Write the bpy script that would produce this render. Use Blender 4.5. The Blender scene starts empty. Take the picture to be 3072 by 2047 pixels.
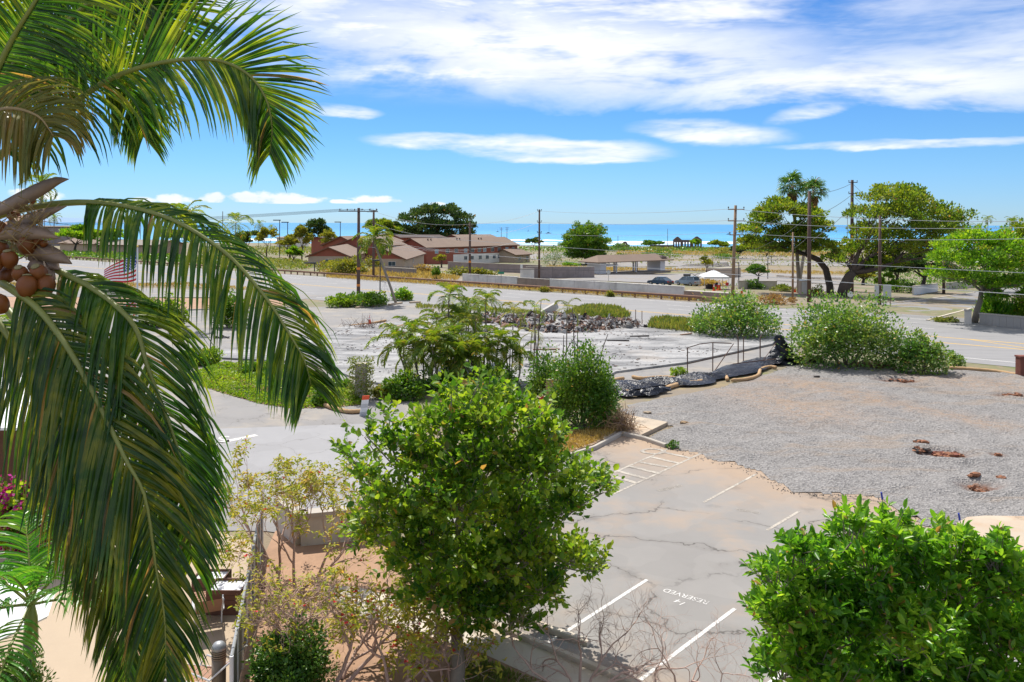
import bpy, bmesh, math, random
import numpy as np
from mathutils import Vector, Matrix
rad = math.radians
SC = bpy.context.scene
COL = SC.collection
# ------------------------------------------------------------------ camera
F, CX, HY, H, ROLL = 2450.0, 1536.0, 671.0, 9.5, 0.0041   # focal length in photo pixels, horizon row, eye height
cam_d = bpy.data.cameras.new('camera'); cam = bpy.data.objects.new('camera', cam_d); COL.objects.link(cam)
cam_d.sensor_width = 36; cam_d.lens = 36 * F / 3072; cam_d.shift_y = -(1023.5 - HY) / 3072
cam_d.clip_start = 0.2; cam_d.clip_end = 200000
cam.location = (0, 0, H)
cam.rotation_euler = (rad(90), -ROLL, 0)
SC.camera = cam
# ------------------------------------------------------------------ world, sun, exposure
SUN_EL, SUN_AZ = 58.0, -25.0            # sun stands beyond the scene, a little left of the view axis
v_sun = Vector((math.sin(rad(SUN_AZ)) * math.cos(rad(SUN_EL)), math.cos(rad(SUN_AZ)) * math.cos(rad(SUN_EL)), math.sin(rad(SUN_EL))))
sun_d = bpy.data.lights.new('sun', 'SUN'); sun = bpy.data.objects.new('sun', sun_d); COL.objects.link(sun)
sun_d.energy = 4.5; sun_d.angle = rad(0.53); sun_d.color = (1.0, 0.955, 0.88)
sun.rotation_euler = v_sun.to_track_quat('Z', 'Y').to_euler(); sun.location = (0, 0, 60)
SC.view_settings.view_transform = 'Standard'; SC.view_settings.look = 'None'
SC.view_settings.gamma = 1; SC.view_settings.exposure = 0.50; SC.view_settings.use_curve_mapping = False
W = bpy.data.worlds.new('World'); SC.world = W; W.use_nodes = True
W.cycles.sampling_method = 'NONE'
SC.cycles.max_bounces = 5; SC.cycles.transparent_max_bounces = 4
SC.cycles.diffuse_bounces = 3; SC.cycles.glossy_bounces = 1; SC.cycles.transmission_bounces = 3
SC.cycles.caustics_reflective = False; SC.cycles.caustics_refractive = False
SC.cycles.use_denoising = True

class NT:
    """short-hand for building shader nodes"""
    def __init__(s, nt): s.t = nt; s.n = nt.nodes; s.l = nt.links
    def node(s, kind, **kw):
        n = s.n.new(kind)
        for k, v in kw.items(): setattr(n, k, v)
        return n
    def put(s, sock, v):
        if isinstance(v, bpy.types.NodeSocket): s.l.new(v, sock)
        elif v is not None:
            try: sock.default_value = v
            except Exception: sock.default_value = (*v, 1.0)
    def m(s, op, a, b=None, c=None, clamp=False):
        n = s.n.new('ShaderNodeMath'); n.operation = op; n.use_clamp = clamp
        s.put(n.inputs[0], a)
        if b is not None: s.put(n.inputs[1], b)
        if c is not None: s.put(n.inputs[2], c)
        return n.outputs[0]
    def step(s, v, lo, hi, a=0.0, b=1.0):
        n = s.n.new('ShaderNodeMapRange'); n.interpolation_type = 'SMOOTHSTEP'
        s.put(n.inputs[0], v)
        for i, q in enumerate((lo, hi, a, b)): s.put(n.inputs[i + 1], q)
        return n.outputs[0]
    def noise(s, vec, scale, detail=4, rough=0.55, dist=0.0, out=0):
        n = s.n.new('ShaderNodeTexNoise'); n.inputs['Scale'].default_value = scale
        n.inputs['Detail'].default_value = detail; n.inputs['Roughness'].default_value = rough
        n.inputs['Distortion'].default_value = dist
        if vec is not None: s.l.new(vec, n.inputs['Vector'])
        return n.outputs[out]
    def vor(s, vec, scale, feature='F1', rnd=1.0):
        n = s.n.new('ShaderNodeTexVoronoi'); n.feature = feature; n.inputs['Scale'].default_value = scale
        n.inputs['Randomness'].default_value = rnd
        if vec is not None: s.l.new(vec, n.inputs['Vector'])
        return n.outputs[0]
    def mix(s, f, a, b, blend='MIX'):
        n = s.n.new('ShaderNodeMix'); n.data_type = 'RGBA'; n.blend_type = blend
        s.put(n.inputs[0], f); s.put(n.inputs[6], a if not isinstance(a, tuple) else (*a[:3], 1)); s.put(n.inputs[7], b if not isinstance(b, tuple) else (*b[:3], 1))
        return n.outputs[2]
    def xyz(s, v):
        n = s.n.new('ShaderNodeSeparateXYZ'); s.l.new(v, n.inputs[0]); return n.outputs
    def comb(s, x, y, z=0.0):
        n = s.n.new('ShaderNodeCombineXYZ')
        for i, q in enumerate((x, y, z)): s.put(n.inputs[i], q)
        return n.outputs[0]
    def mapping(s, v, scale=(1, 1, 1), rot=(0, 0, 0), loc=(0, 0, 0)):
        n = s.n.new('ShaderNodeMapping'); s.l.new(v, n.inputs[0])
        n.inputs['Scale'].default_value = scale; n.inputs['Rotation'].default_value = rot; n.inputs['Location'].default_value = loc
        return n.outputs[0]

def build_sky():
    t = NT(W.node_tree); t.n.clear()
    sky = t.node('ShaderNodeTexSky', sky_type='NISHITA', sun_disc=False)
    sky.sun_elevation = rad(SUN_EL); sky.sun_rotation = rad(SUN_AZ)
    sky.altitude = 10; sky.air_density = 1.0; sky.dust_density = 0.0; sky.ozone_density = 4.0
    d = t.node('ShaderNodeTexCoord').outputs['Generated']
    x, y, z = t.xyz(d)
    az = t.m('ARCTAN2', x, y); el = t.m('ARCSINE', z)
    def A(px): return math.atan((px - CX) / F)
    def E(px, py): return math.atan((HY - py) / F * math.cos(A(px)))
    base = t.comb(az, el, 0.0)
    # long wind-drawn streaks: noise squeezed along the elevation, tilted a little
    sv = t.mapping(base, scale=(1.6, 5.2, 1.0), rot=(0, 0, rad(7)))
    n1 = t.noise(sv, 2.1, 6, 0.62, 0.35)
    sv2 = t.mapping(base, scale=(3.0, 17.0, 1.0), rot=(0, 0, rad(9)), loc=(3.1, 1.7, 0))
    n2 = t.noise(sv2, 2.3, 4, 0.65, 0.3)
    streak = t.m('ADD', t.m('MULTIPLY', n1, 0.62), t.m('MULTIPLY', n2, 0.38))
    warp = t.m('MULTIPLY', t.m('SUBTRACT', n1, 0.5), 0.10)
    def blob(px, py, rx, ry, tilt=0.0, k=1.0):
        a0, e0 = A(px), E(px, py)
        da = t.m('SUBTRACT', az, a0); de = t.m('ADD', t.m('SUBTRACT', el, e0), t.m('MULTIPLY', warp, k))
        de = t.m('SUBTRACT', de, t.m('MULTIPLY', da, tilt))
        q = t.m('ADD', t.m('POWER', t.m('ABSOLUTE', t.m('DIVIDE', da, rx / F)), 2.0), t.m('POWER', t.m('ABSOLUTE', t.m('DIVIDE', de, ry / F)), 2.0))
        return t.m('SUBTRACT', 1.0, t.m('MULTIPLY', q, 0.5), clamp=True)
    # the broad veil over the upper sky: above ~8 degrees, everywhere round the horizon
    veil = t.step(el, E(1900, 335), E(1900, 230))
    gap = t.m('MAXIMUM', blob(2900, 10, 620, 110, 0.10), blob(760, 210, 240, 190, 0.0))
    gap2 = blob(1150, 300, 420, 60, 0.02)
    body = t.m('MULTIPLY', veil, t.step(streak, 0.37, 0.62))
    body = t.m('MULTIPLY', body, t.m('SUBTRACT', 1.0, t.m('MULTIPLY', t.m('MAXIMUM', gap, gap2), 0.62)))
    core = t.m('MAXIMUM', blob(1650, 150, 760, 120, -0.10), blob(2550, 250, 640, 62, -0.03))
    body = t.m('MAXIMUM', body, t.m('MULTIPLY', core, t.step(streak, 0.30, 0.5)))
    low = blob(1640, 445, 330, 34, -0.03, 0.45)
    for a in ((1330, 428, 210, 26, -0.02, 0.4), (2130, 400, 210, 32, -0.10, 0.45), (2430, 345, 110, 22, 0.16, 0.4), (2750, 432, 330, 12, 0.0, 0.3), (1020, 338, 110, 16, -0.03, 0.3), (1700, 474, 230, 16, -0.02, 0.3)):
        low = t.m('MAXIMUM', low, blob(*a))
    lowc = t.m('MULTIPLY', t.step(low, 0.2, 0.9), t.step(streak, 0.33, 0.58))
    # small fair-weather cumulus near the horizon: lumpy tops, level bases
    pn = t.noise(t.mapping(base, scale=(40, 70, 1)), 1.0, 3, 0.6)
    cum = None
    for px, py, rx, ry in ((430, 607, 40, 13), (520, 602, 52, 20), (640, 600, 38, 18), (740, 598, 60, 20), (840, 598, 95, 26), (930, 604, 60, 14), (1120, 600, 85, 15), (1030, 608, 60, 8), (1310, 612, 30, 8), (110, 590, 70, 20), (3500, 600, 120, 20), (-600, 604, 140, 24), (4100, 597, 90, 22)):
        a0, e0 = A(px), E(px, py)
        da = t.m('DIVIDE', t.m('SUBTRACT', az, a0), rx / F); de = t.m('DIVIDE', t.m('SUBTRACT', el, e0), ry / F)
        q = t.m('SUBTRACT', 1.0, t.m('ADD', t.m('MULTIPLY', da, da), t.m('MULTIPLY', de, de)))
        q = t.m('ADD', q, t.m('MULTIPLY', t.m('SUBTRACT', pn, 0.5), 2.6))
        cut = t.m('GREATER_THAN', de, -0.62)
        q = t.m('MULTIPLY', t.step(q, 0.05, 0.8), cut)
        cum = q if cum is None else t.m('MAXIMUM', cum, q)
    cov = t.m('MAXIMUM', t.m('MULTIPLY', t.m('MAXIMUM', body, lowc), 0.95), t.m('MULTIPLY', cum, 0.85), clamp=True)
    hs = t.node('ShaderNodeHueSaturation'); hs.inputs['Saturation'].default_value = 1.12; hs.inputs['Value'].default_value = 1.0
    hs.inputs['Hue'].default_value = 0.497
    t.l.new(sky.outputs[0], hs.inputs['Color'])
    lift = t.mix(1.0, hs.outputs[0], t.mix(t.step(el, 0.0, 0.10), (0.40, 0.62, 1.05), (0.41, 0.635, 0.92)), 'MULTIPLY')
    cloudc = t.mix(t.step(n2, 0.3, 0.7), (7.0, 7.15, 7.4), (8.3, 8.3, 8.35))
    c = t.mix(cov, lift, cloudc)
    bg = t.node('ShaderNodeBackground'); bg.inputs['Strength'].default_value = 0.10
    t.l.new(c, bg.inputs['Color'])
    out = t.node('ShaderNodeOutputWorld'); t.l.new(bg.outputs[0], out.inputs['Surface'])
build_sky()

# ------------------------------------------------------------------ where things stand
RO = np.array([3.0, 115.6]); RT = np.array([0.784, -0.621]); RN = np.array([0.621, 0.784])   # highway: far edge line, its direction, its far side
SEA = -7.2
def road_d(x, y): return (x - RO[0]) * RN[0] + (y - RO[1]) * RN[1]
def terrain(x, y):
    """height of the land: level up to the highway, then falling gently to the sea"""
    d = road_d(x, y)
    z = -0.036 * np.clip(d - 4, 0, 95) - 0.0075 * np.clip(d - 99, 0, 500)
    z = np.maximum(z, SEA + 0.35)
    z = np.where(y > 560, np.minimum(z, SEA + 0.35 - 0.03 * (y - 560)), z)
    return z
def terrain1(x, y):
    d = (x - 3.0) * 0.621 + (y - 115.6) * 0.784
    z = max(-0.036 * min(max(d - 4, 0), 95) - 0.0075 * max(d - 99, 0), SEA + 0.35)
    return min(z, SEA + 0.35 - 0.03 * (y - 560)) if y > 560 else z
def RP(s, d, z=0.0): return Vector((RO[0] + RT[0] * s + RN[0] * d, RO[1] + RT[1] * s + RN[1] * d, z))
def ray(px, py): return (px - CX) / F, (py - HY + (px - CX) * ROLL) / F
def G(px, py, dz=0.0):
    """ground point seen at a photo position"""
    u, v = ray(px, py); v = max(v, 1e-4)
    lo, hi = 2.0, 3000.0
    y = 2.0
    while y < hi:
        if H - v * y <= (terrain1(u * y, y)): break
        y *= 1.02
    a, b = y / 1.02, y
    for _ in range(24):
        m = (a + b) / 2
        if H - v * m <= (terrain1(u * m, m)): b = m
        else: a = m
    y = (a + b) / 2
    return Vector((u * y, y, (terrain1(u * y, y)) + dz))
def P(px, py, Y):
    """point at a photo position and a given distance"""
    u, v = ray(px, py); return Vector((u * Y, Y, H - v * Y))
def PPM(Y): return Y / F      # metres per photo pixel at that distance

# ------------------------------------------------------------------ materials
MATS = {}
def newmat(name):
    m = bpy.data.materials.new(name); m.use_nodes = True; t = NT(m.node_tree); t.n.clear()
    out = t.node('ShaderNodeOutputMaterial'); b = t.node('ShaderNodeBsdfPrincipled')
    t.l.new(b.outputs[0], out.inputs[0]); MATS[name] = m
    return m, t, b, out
def bump(t, b, h, strength=0.3, dist=0.02):
    n = t.node('ShaderNodeBump'); n.inputs['Strength'].default_value = strength; n.inputs['Distance'].default_value = dist
    t.l.new(h, n.inputs['Height']); t.l.new(n.outputs[0], b.inputs['Normal'])
def obj_vec(t): return t.node('ShaderNodeTexCoord').outputs['Object']
def geo_vec(t): return t.node('ShaderNodeNewGeometry').outputs['Position']
def plain(name, c, rough=0.6, var=0.12, scale=6.0, metal=0.0, bmp=0.15, spec=0.5):
    """a painted or weathered plain surface: colour wanders a little, fine relief"""
    m, t, b, o = newmat(name)
    g = geo_vec(t); n = t.noise(g, scale, 5, 0.6); n2 = t.noise(g, scale * 0.13, 3)
    k = t.m('ADD', t.m('MULTIPLY', t.m('SUBTRACT', n, 0.5), var * 2), t.m('MULTIPLY', t.m('SUBTRACT', n2, 0.5), var * 2))
    f = t.m('ADD', 1.0, k)
    col = t.mix(1.0, (*c, 1), t.comb(f, f, f), 'MULTIPLY')
    t.l.new(col, b.inputs['Base Color']); b.inputs['Roughness'].default_value = rough; b.inputs['Metallic'].default_value = metal
    b.inputs['Specular IOR Level'].default_value = spec
    if bmp: bump(t, b, n, bmp, 0.02)
    return m
def leafmat(name, c0, c1, c2, trans=0.35, rough=0.42, tr_gain=1.5, spec=0.45, patch=1.2, dead=0.025):
    """foliage: every leaf has its own tint, light shows through it"""
    m, t, b, o = newmat(name)
    gi = t.node('ShaderNodeNewGeometry'); oi = t.node('ShaderNodeObjectInfo')
    r = t.m('FRACT', t.m('ADD', gi.outputs['Random Per Island'], oi.outputs['Random']))
    n = t.noise(gi.outputs['Position'], patch, 3, 0.6)
    k = t.m('ADD', t.m('MULTIPLY', r, 0.55), t.m('MULTIPLY', t.step(n, 0.3, 0.7), 0.45))
    cr = t.node('ShaderNodeValToRGB'); cr.color_ramp.elements[0].color = (*c0, 1); cr.color_ramp.elements[1].color = (*c2, 1)
    e = cr.color_ramp.elements.new(0.5); e.color = (*c1, 1)
    cr.color_ramp.elements[0].position = 0.08; cr.color_ramp.elements[2].position = 0.95
    t.l.new(k, cr.inputs[0]); r2 = t.m('FRACT', t.m('MULTIPLY', r, 17.3)); crc = t.mix(t.step(r2, 1 - dead, 1 - dead * 0.4), cr.outputs[0], (0.34, 0.20, 0.07))
    t.l.new(crc, b.inputs['Base Color']); b.inputs['Roughness'].default_value = rough; b.inputs['Specular IOR Level'].default_value = spec
    tr = t.node('ShaderNodeBsdfTranslucent')
    g = t.mix(1.0, crc, (tr_gain * 1.05, tr_gain, tr_gain * 0.45), 'MULTIPLY')
    t.l.new(g, tr.inputs[0])
    ms = t.node('ShaderNodeMixShader'); ms.inputs[0].default_value = trans
    t.l.new(b.outputs[0], ms.inputs[1]); t.l.new(tr.outputs[0], ms.inputs[2]); t.l.new(ms.outputs[0], o.inputs[0])
    return m

# ------------------------------------------------------------------ mesh helpers
def link(o, parent=None):
    COL.objects.link(o)
    if parent is not None: o.parent = parent
    return o
def empty(name, loc, label=None, cat=None, group=None, rz=0.0):
    o = bpy.data.objects.new(name, None); o.location = loc; o.rotation_euler.z = rz; link(o); o.empty_display_size = 0.2
    tag(o, label, cat, group); return o
def tag(o, label=None, cat=None, group=None, kind=None):
    if label: o['label'] = label
    if cat: o['category'] = cat
    if group: o['group'] = group
    if kind or cat: o['kind'] = kind or 'thing'
    return o
class MB:
    """collects boxes, tubes and faces; build() links them as ONE mesh object"""
    def __init__(s): s.v = []; s.f = []; s.mi = []; s.k = 0
    def add(s, vs, fs):
        o = len(s.v); s.v += [tuple(p) for p in vs]; s.f += [tuple(i + o for i in f) for f in fs]; s.mi += [s.k] * len(fs)
        return s
    def mat(s, k): s.k = k; return s
    def box(s, x0, x1, y0, y1, z0, z1):
        return s.add([(x0, y0, z0), (x1, y0, z0), (x1, y1, z0), (x0, y1, z0), (x0, y0, z1), (x1, y0, z1), (x1, y1, z1), (x0, y1, z1)],
                     [(0, 3, 2, 1), (4, 5, 6, 7), (0, 1, 5, 4), (1, 2, 6, 5), (2, 3, 7, 6), (3, 0, 4, 7)])
    def obox(s, c, ux, uy, uz):
        """box by centre and three half-axis vectors"""
        c, ux, uy, uz = map(Vector, (c, ux, uy, uz))
        vs = [c + ux * a + uy * b + uz * d for d in (-1, 1) for a, b in ((-1, -1), (1, -1), (1, 1), (-1, 1))]
        return s.add(vs, [(0, 3, 2, 1), (4, 5, 6, 7), (0, 1, 5, 4), (1, 2, 6, 5), (2, 3, 7, 6), (3, 0, 4, 7)])
    def tube(s, pts, radii, n=6, caps=True):
        pts = [Vector(p) for p in pts]; m = len(pts)
        if not hasattr(radii, '__len__'): radii = [radii] * m
        t0 = (pts[1] - pts[0]).normalized()
        a = t0.orthogonal().normalized(); vs = []
        for i, p in enumerate(pts):
            t = (pts[min(i + 1, m - 1)] - pts[max(i - 1, 0)]).normalized()
            a = (a - t * a.dot(t)); a = a.normalized() if a.length > 1e-6 else t.orthogonal().normalized()
            b = t.cross(a)
            for j in range(n):
                q = 2 * math.pi * j / n; vs.append(p + (a * math.cos(q) + b * math.sin(q)) * radii[i])
        fs = [(i * n + j, i * n + (j + 1) % n, (i + 1) * n + (j + 1) % n, (i + 1) * n + j) for i in range(m - 1) for j in range(n)]
        if caps: fs += [tuple(range(n - 1, -1, -1)), tuple((m - 1) * n + j for j in range(n))]
        return s.add(vs, fs)
    def lathe(s, c, prof, n=12):
        """profile [(r, z)] turned about a vertical axis at c"""
        c = Vector(c); vs = []
        for r, z in prof:
            for j in range(n): q = 2 * math.pi * j / n; vs.append(c + Vector((r * math.cos(q), r * math.sin(q), z)))
        m = len(prof)
        fs = [(i * n + j, i * n + (j + 1) % n, (i + 1) * n + (j + 1) % n, (i + 1) * n + j) for i in range(m - 1) for j in range(n)]
        fs += [tuple(range(n - 1, -1, -1)), tuple((m - 1) * n + j for j in range(n))]
        return s.add(vs, fs)
    def blob(s, c, r, seed=0, k=0.25, squash=1.0):
        """a rough stone: a jittered cube-sphere of 24 faces"""
        rg = random.Random(seed); c = Vector(c); vs = []; idx = {}
        fs = []
        def vert(p):
            key = tuple(p)
            if key not in idx:
                q = Vector(p).normalized() * (1 + rg.uniform(-k, k)); q = Vector((q.x * r[0], q.y * r[1], q.z * r[2]))
                idx[key] = len(vs); vs.append(c + q)
            return idx[key]
        for ax in range(3):
            for sg in (-1, 1):
                for i in (-1, 0):
                    for j in (-1, 0):
                        qd = []
                        for di, dj in ((0, 0), (1, 0), (1, 1), (0, 1)):
                            p = [0, 0, 0]; p[ax] = sg; p[(ax + 1) % 3] = i + di; p[(ax + 2) % 3] = j + dj; qd.append(vert(p))
                        fs.append(tuple(qd if sg > 0 else qd[::-1]))
        return s.add(vs, fs)
    def mesh(s, name, mats, smooth=False):
        me = bpy.data.meshes.new(name); me.from_pydata(s.v, [], s.f)
        for m in (mats if isinstance(mats, (list, tuple)) else [mats]): me.materials.append(m)
        me.polygons.foreach_set('material_index', s.mi)
        if smooth: me.polygons.foreach_set('use_smooth', [True] * len(me.polygons))
        me.update(); return me
    def build(s, name, mats, parent=None, smooth=False, loc=None):
        o = bpy.data.objects.new(name, s.mesh(name, mats, smooth)); link(o, parent)
        if loc is not None: o.location = loc
        return o
def rel(pts, o): return [Vector(p) - Vector(o) for p in pts]
def np_mesh(name, V, faces_flat, per, mats, parent=None, smooth=False):
    """big mesh from numpy arrays; every face has `per` corners"""
    me = bpy.data.meshes.new(name); nf = len(faces_flat) // per
    me.vertices.add(len(V)); me.vertices.foreach_set('co', np.asarray(V, np.float32).ravel())
    me.loops.add(len(faces_flat)); me.loops.foreach_set('vertex_index', np.asarray(faces_flat, np.int32))
    me.polygons.add(nf); me.polygons.foreach_set('loop_start', np.arange(0, nf * per, per, dtype=np.int32))
    me.polygons.foreach_set('loop_total', np.full(nf, per, np.int32))
    for m in (mats if isinstance(mats, (list, tuple)) else [mats]): me.materials.append(m)
    if smooth: me.polygons.foreach_set('use_smooth', np.ones(nf, bool))
    me.update(); me.validate()
    o = bpy.data.objects.new(name, me); link(o, parent); return o
def poly_sheet(name, pts, z, mat, parent=None, kind='structure', thick=0.0, follow=False):
    """flat sheet (or slab with sides) over a ground outline"""
    bm = bmesh.new(); vs = [bm.verts.new((p[0], p[1], (p[2] if follow else 0) + z)) for p in pts]
    f = bm.faces.new(vs); bmesh.ops.recalc_face_normals(bm, faces=[f])
    if f.normal.z < 0: f.normal_flip()
    if thick:
        r = bmesh.ops.extrude_face_region(bm, geom=[f])
        tv = [g for g in r['geom'] if isinstance(g, bmesh.types.BMVert)]
        bmesh.ops.translate(bm, verts=tv, vec=(0, 0, thick)); bmesh.ops.recalc_face_normals(bm, faces=bm.faces)
    bmesh.ops.triangulate(bm, faces=bm.faces)
    me = bpy.data.meshes.new(name); bm.to_mesh(me); bm.free(); me.materials.append(mat)
    o = bpy.data.objects.new(name, me); link(o, parent)
    if kind and parent is None: o['kind'] = kind
    return o
def rand_dirs(rg, n):
    v = rg.normal(size=(n, 3)); return v / np.linalg.norm(v, axis=1)[:, None]
def leaf_arrays(pos, dirs, size, wid, rg, rich=False, fold=0.25):
    """leaf-shaped faces at pos, pointing along dirs; rich leaves are rounder and folded on the midrib"""
    n = len(pos); d = dirs / np.linalg.norm(dirs, axis=1)[:, None]
    up = np.array([0, 0, 1.0]) + rg.normal(size=(n, 3)) * 0.55
    sd = np.cross(d, up); sd /= (np.linalg.norm(sd, axis=1)[:, None] + 1e-9)
    nm = np.cross(sd, d); L = size[:, None]; w = L * wid
    if rich:
        tip = pos + d * L - nm * L * 0.16
        P_ = [pos, pos + d * L * .3 + sd * w * .9 + nm * w * fold, pos + d * L * .68 + sd * w * .8 + nm * w * fold * .7, tip,
              pos + d * L * .68 - sd * w * .8 + nm * w * fold * .7, pos + d * L * .3 - sd * w * .9 + nm * w * fold]
        V = np.stack(P_, 1).reshape(-1, 3); b = (np.arange(n) * 6)[:, None]
        Fc = np.stack([b + np.array([[0, 3, 2, 1]]), b + np.array([[0, 5, 4, 3]])], 1).reshape(-1)
        return V, Fc, 4
    V = np.stack([pos, pos + d * L * .5 + sd * w + nm * w * fold, pos + d * L, pos + d * L * .5 - sd * w + nm * w * fold], 1).reshape(-1, 3)
    b = (np.arange(n) * 4)[:, None]
    Fc = np.stack([b + np.array([[0, 2, 1]]), b + np.array([[0, 3, 2]])], 1).reshape(-1)
    return V, Fc, 3
def curve3(a, b, rg, bend=0.15, n=5, lift=0.0):
    a, b = np.array(a, float), np.array(b, float); L = np.linalg.norm(b - a)
    m = (a + b) / 2 + rg.normal(size=3) * L * bend + np.array([0, 0, lift * L])
    return [Vector((1 - q) ** 2 * a + 2 * q * (1 - q) * m + q * q * b) for q in np.linspace(0, 1, n)]
# ================================================================== surfaces of the setting
def m_ground():
    m, t, b, o = newmat('dry_ground'); g = geo_vec(t)
    n = t.noise(g, 0.06, 5, 0.6); n2 = t.noise(g, 0.9, 5, 0.65); n3 = t.noise(g, 9.0, 4, 0.6)
    c = t.mix(t.step(n, 0.36, 0.62), (0.225, 0.17, 0.10), (0.205, 0.175, 0.14))
    c = t.mix(t.step(n2, 0.5, 0.72), c, (0.33, 0.255, 0.115))
    c = t.mix(t.m('MULTIPLY', t.step(t.noise(g, 0.08, 5), 0.46, 0.58), t.step(n2, 0.35, 0.6)), c, (0.115, 0.15, 0.04))
    c = t.mix(t.m('MULTIPLY', n3, 0.35), c, (0.18, 0.14, 0.09))
    t.l.new(c, b.inputs['Base Color']); b.inputs['Roughness'].default_value = 0.95; bump(t, b, n3, 0.5, 0.05); return m
def m_asphalt(name, c, crack=0.0, streak=False, stain=None, fine=0.5, crack_scale=0.27, band=None):
    """old bleached asphalt: patches, fine aggregate, cracks, rust-coloured stains"""
    m, t, b, o = newmat(name); g = geo_vec(t)
    big = t.noise(g, 0.16, 4, 0.6); mid = t.noise(g, 1.3, 5, 0.65); fin = t.noise(g, 34.0, 3, 0.7)
    k = t.m('ADD', 0.80, t.m('ADD', t.m('MULTIPLY', big, 0.22), t.m('ADD', t.m('MULTIPLY', mid, 0.14), t.m('MULTIPLY', fin, 0.12 * fine))))
    col = t.mix(1.0, c, t.comb(k, k, k), 'MULTIPLY')
    if stain:
        s = t.m('MULTIPLY', t.step(t.noise(g, 0.33, 5, 0.62), 0.47, 0.66), 0.75)
        if band:
            gx, gy, gz = t.xyz(g); dd = t.m('ADD', t.m('MULTIPLY', t.m('SUBTRACT', gx, band[0]), band[2]), t.m('MULTIPLY', t.m('SUBTRACT', gy, band[1]), band[3]))
            dd = t.m('ADD', dd, t.m('MULTIPLY', t.m('SUBTRACT', t.noise(g, 0.5, 5, 0.65), 0.5), 7.0)); s = t.m('MAXIMUM', t.m('MULTIPLY', s, 0.6), t.m('MULTIPLY', t.step(dd, -5.5, 0.5), 0.9))
        col = t.mix(s, col, stain)
    if fine > 0.4 and crack:
        ov = t.vor(t.mapping(g, scale=(0.42, 0.42, 0.0)), 1.0); on = t.noise(g, 2.6, 4, 0.65)
        oil = t.m('SUBTRACT', 1.0, t.step(t.m('ADD', ov, t.m('MULTIPLY', on, 0.35)), 0.16, 0.36)); col = t.mix(t.m('MULTIPLY', oil, 0.34), col, (0.075, 0.07, 0.066))
        seam = t.step(t.noise(g, 0.5, 2, 0.4), 0.50, 0.515); col = t.mix(t.m('MULTIPLY', seam, 0.10), col, (0.13, 0.125, 0.12))
    if streak:
        sv = t.mapping(g, scale=(0.16, 1.6, 1), rot=(0, 0, -math.atan2(RT[1], RT[0])))
        s = t.noise(sv, 1.0, 4, 0.55); col = t.mix(t.m('MULTIPLY', t.step(s, 0.45, 0.7), 0.30), col, (c[0] * .62, c[1] * .62, c[2] * .64))
    if crack:
        w = t.node('ShaderNodeVectorMath', operation='ADD'); t.l.new(g, w.inputs[0])
        wn = t.node('ShaderNodeVectorMath', operation='SCALE'); t.l.new(t.noise(g, 0.7, 4, 0.6, 0, 1), wn.inputs[0]); wn.inputs['Scale'].default_value = 1.6
        t.l.new(wn.outputs[0], w.inputs[1])
        e = t.vor(w.outputs[0], crack_scale, 'DISTANCE_TO_EDGE')
        keep = t.step(t.noise(g, 0.22, 3), 0.38, 0.52)
        cr = t.m('MULTIPLY', t.m('SUBTRACT', 1.0, t.step(e, 0.001, 0.007)), keep)
        wide = t.m('MULTIPLY', t.m('SUBTRACT', 1.0, t.step(e, 0.0, 0.05)), t.m('MULTIPLY', keep, 0.25))
        col = t.mix(t.m('MULTIPLY', cr, crack), col, (0.055, 0.05, 0.045)); col = t.mix(t.m('MULTIPLY', wide, crack), col, (0.12, 0.105, 0.09))
    t.l.new(col, b.inputs['Base Color']); b.inputs['Roughness'].default_value = 0.9; b.inputs['Specular IOR Level'].default_value = 0.25
    bump(t, b, t.m('ADD', fin, t.m('MULTIPLY', mid, 0.6)), 0.25, 0.01); return m
def m_slab():
    """burned concrete floor: white ash and soot dragged in long streaks"""
    m, t, b, o = newmat('burned_slab'); g = geo_vec(t)
    sv = t.mapping(g, scale=(0.16, 0.42, 1), rot=(0, 0, rad(8))); s1 = t.noise(sv, 1.6, 6, 0.62, 0.6)
    sv2 = t.mapping(g, scale=(0.22, 0.8, 1), rot=(0, 0, rad(-14))); s2 = t.noise(sv2, 2.2, 5, 0.6, 0.3)
    f = t.noise(g, 6.0, 5, 0.7)
    c = t.mix(t.step(s1, 0.36, 0.62), (0.17, 0.17, 0.173), (0.36, 0.355, 0.35))
    c = t.mix(t.m('MULTIPLY', t.step(s2, 0.54, 0.72), 0.6), c, (0.12, 0.12, 0.125))
    c = t.mix(t.m('MULTIPLY', t.step(f, 0.5, 0.7), 0.6), c, (0.10, 0.095, 0.09))
    c = t.mix(t.m('MULTIPLY', t.step(t.noise(g, 0.25, 4), 0.55, 0.7), 0.35), c, (0.42, 0.36, 0.30))
    t.l.new(c, b.inputs['Base Color']); b.inputs['Roughness'].default_value = 0.95; b.inputs['Specular IOR Level'].default_value = 0.2
    bump(t, b, f, 0.3, 0.02); return m
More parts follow.
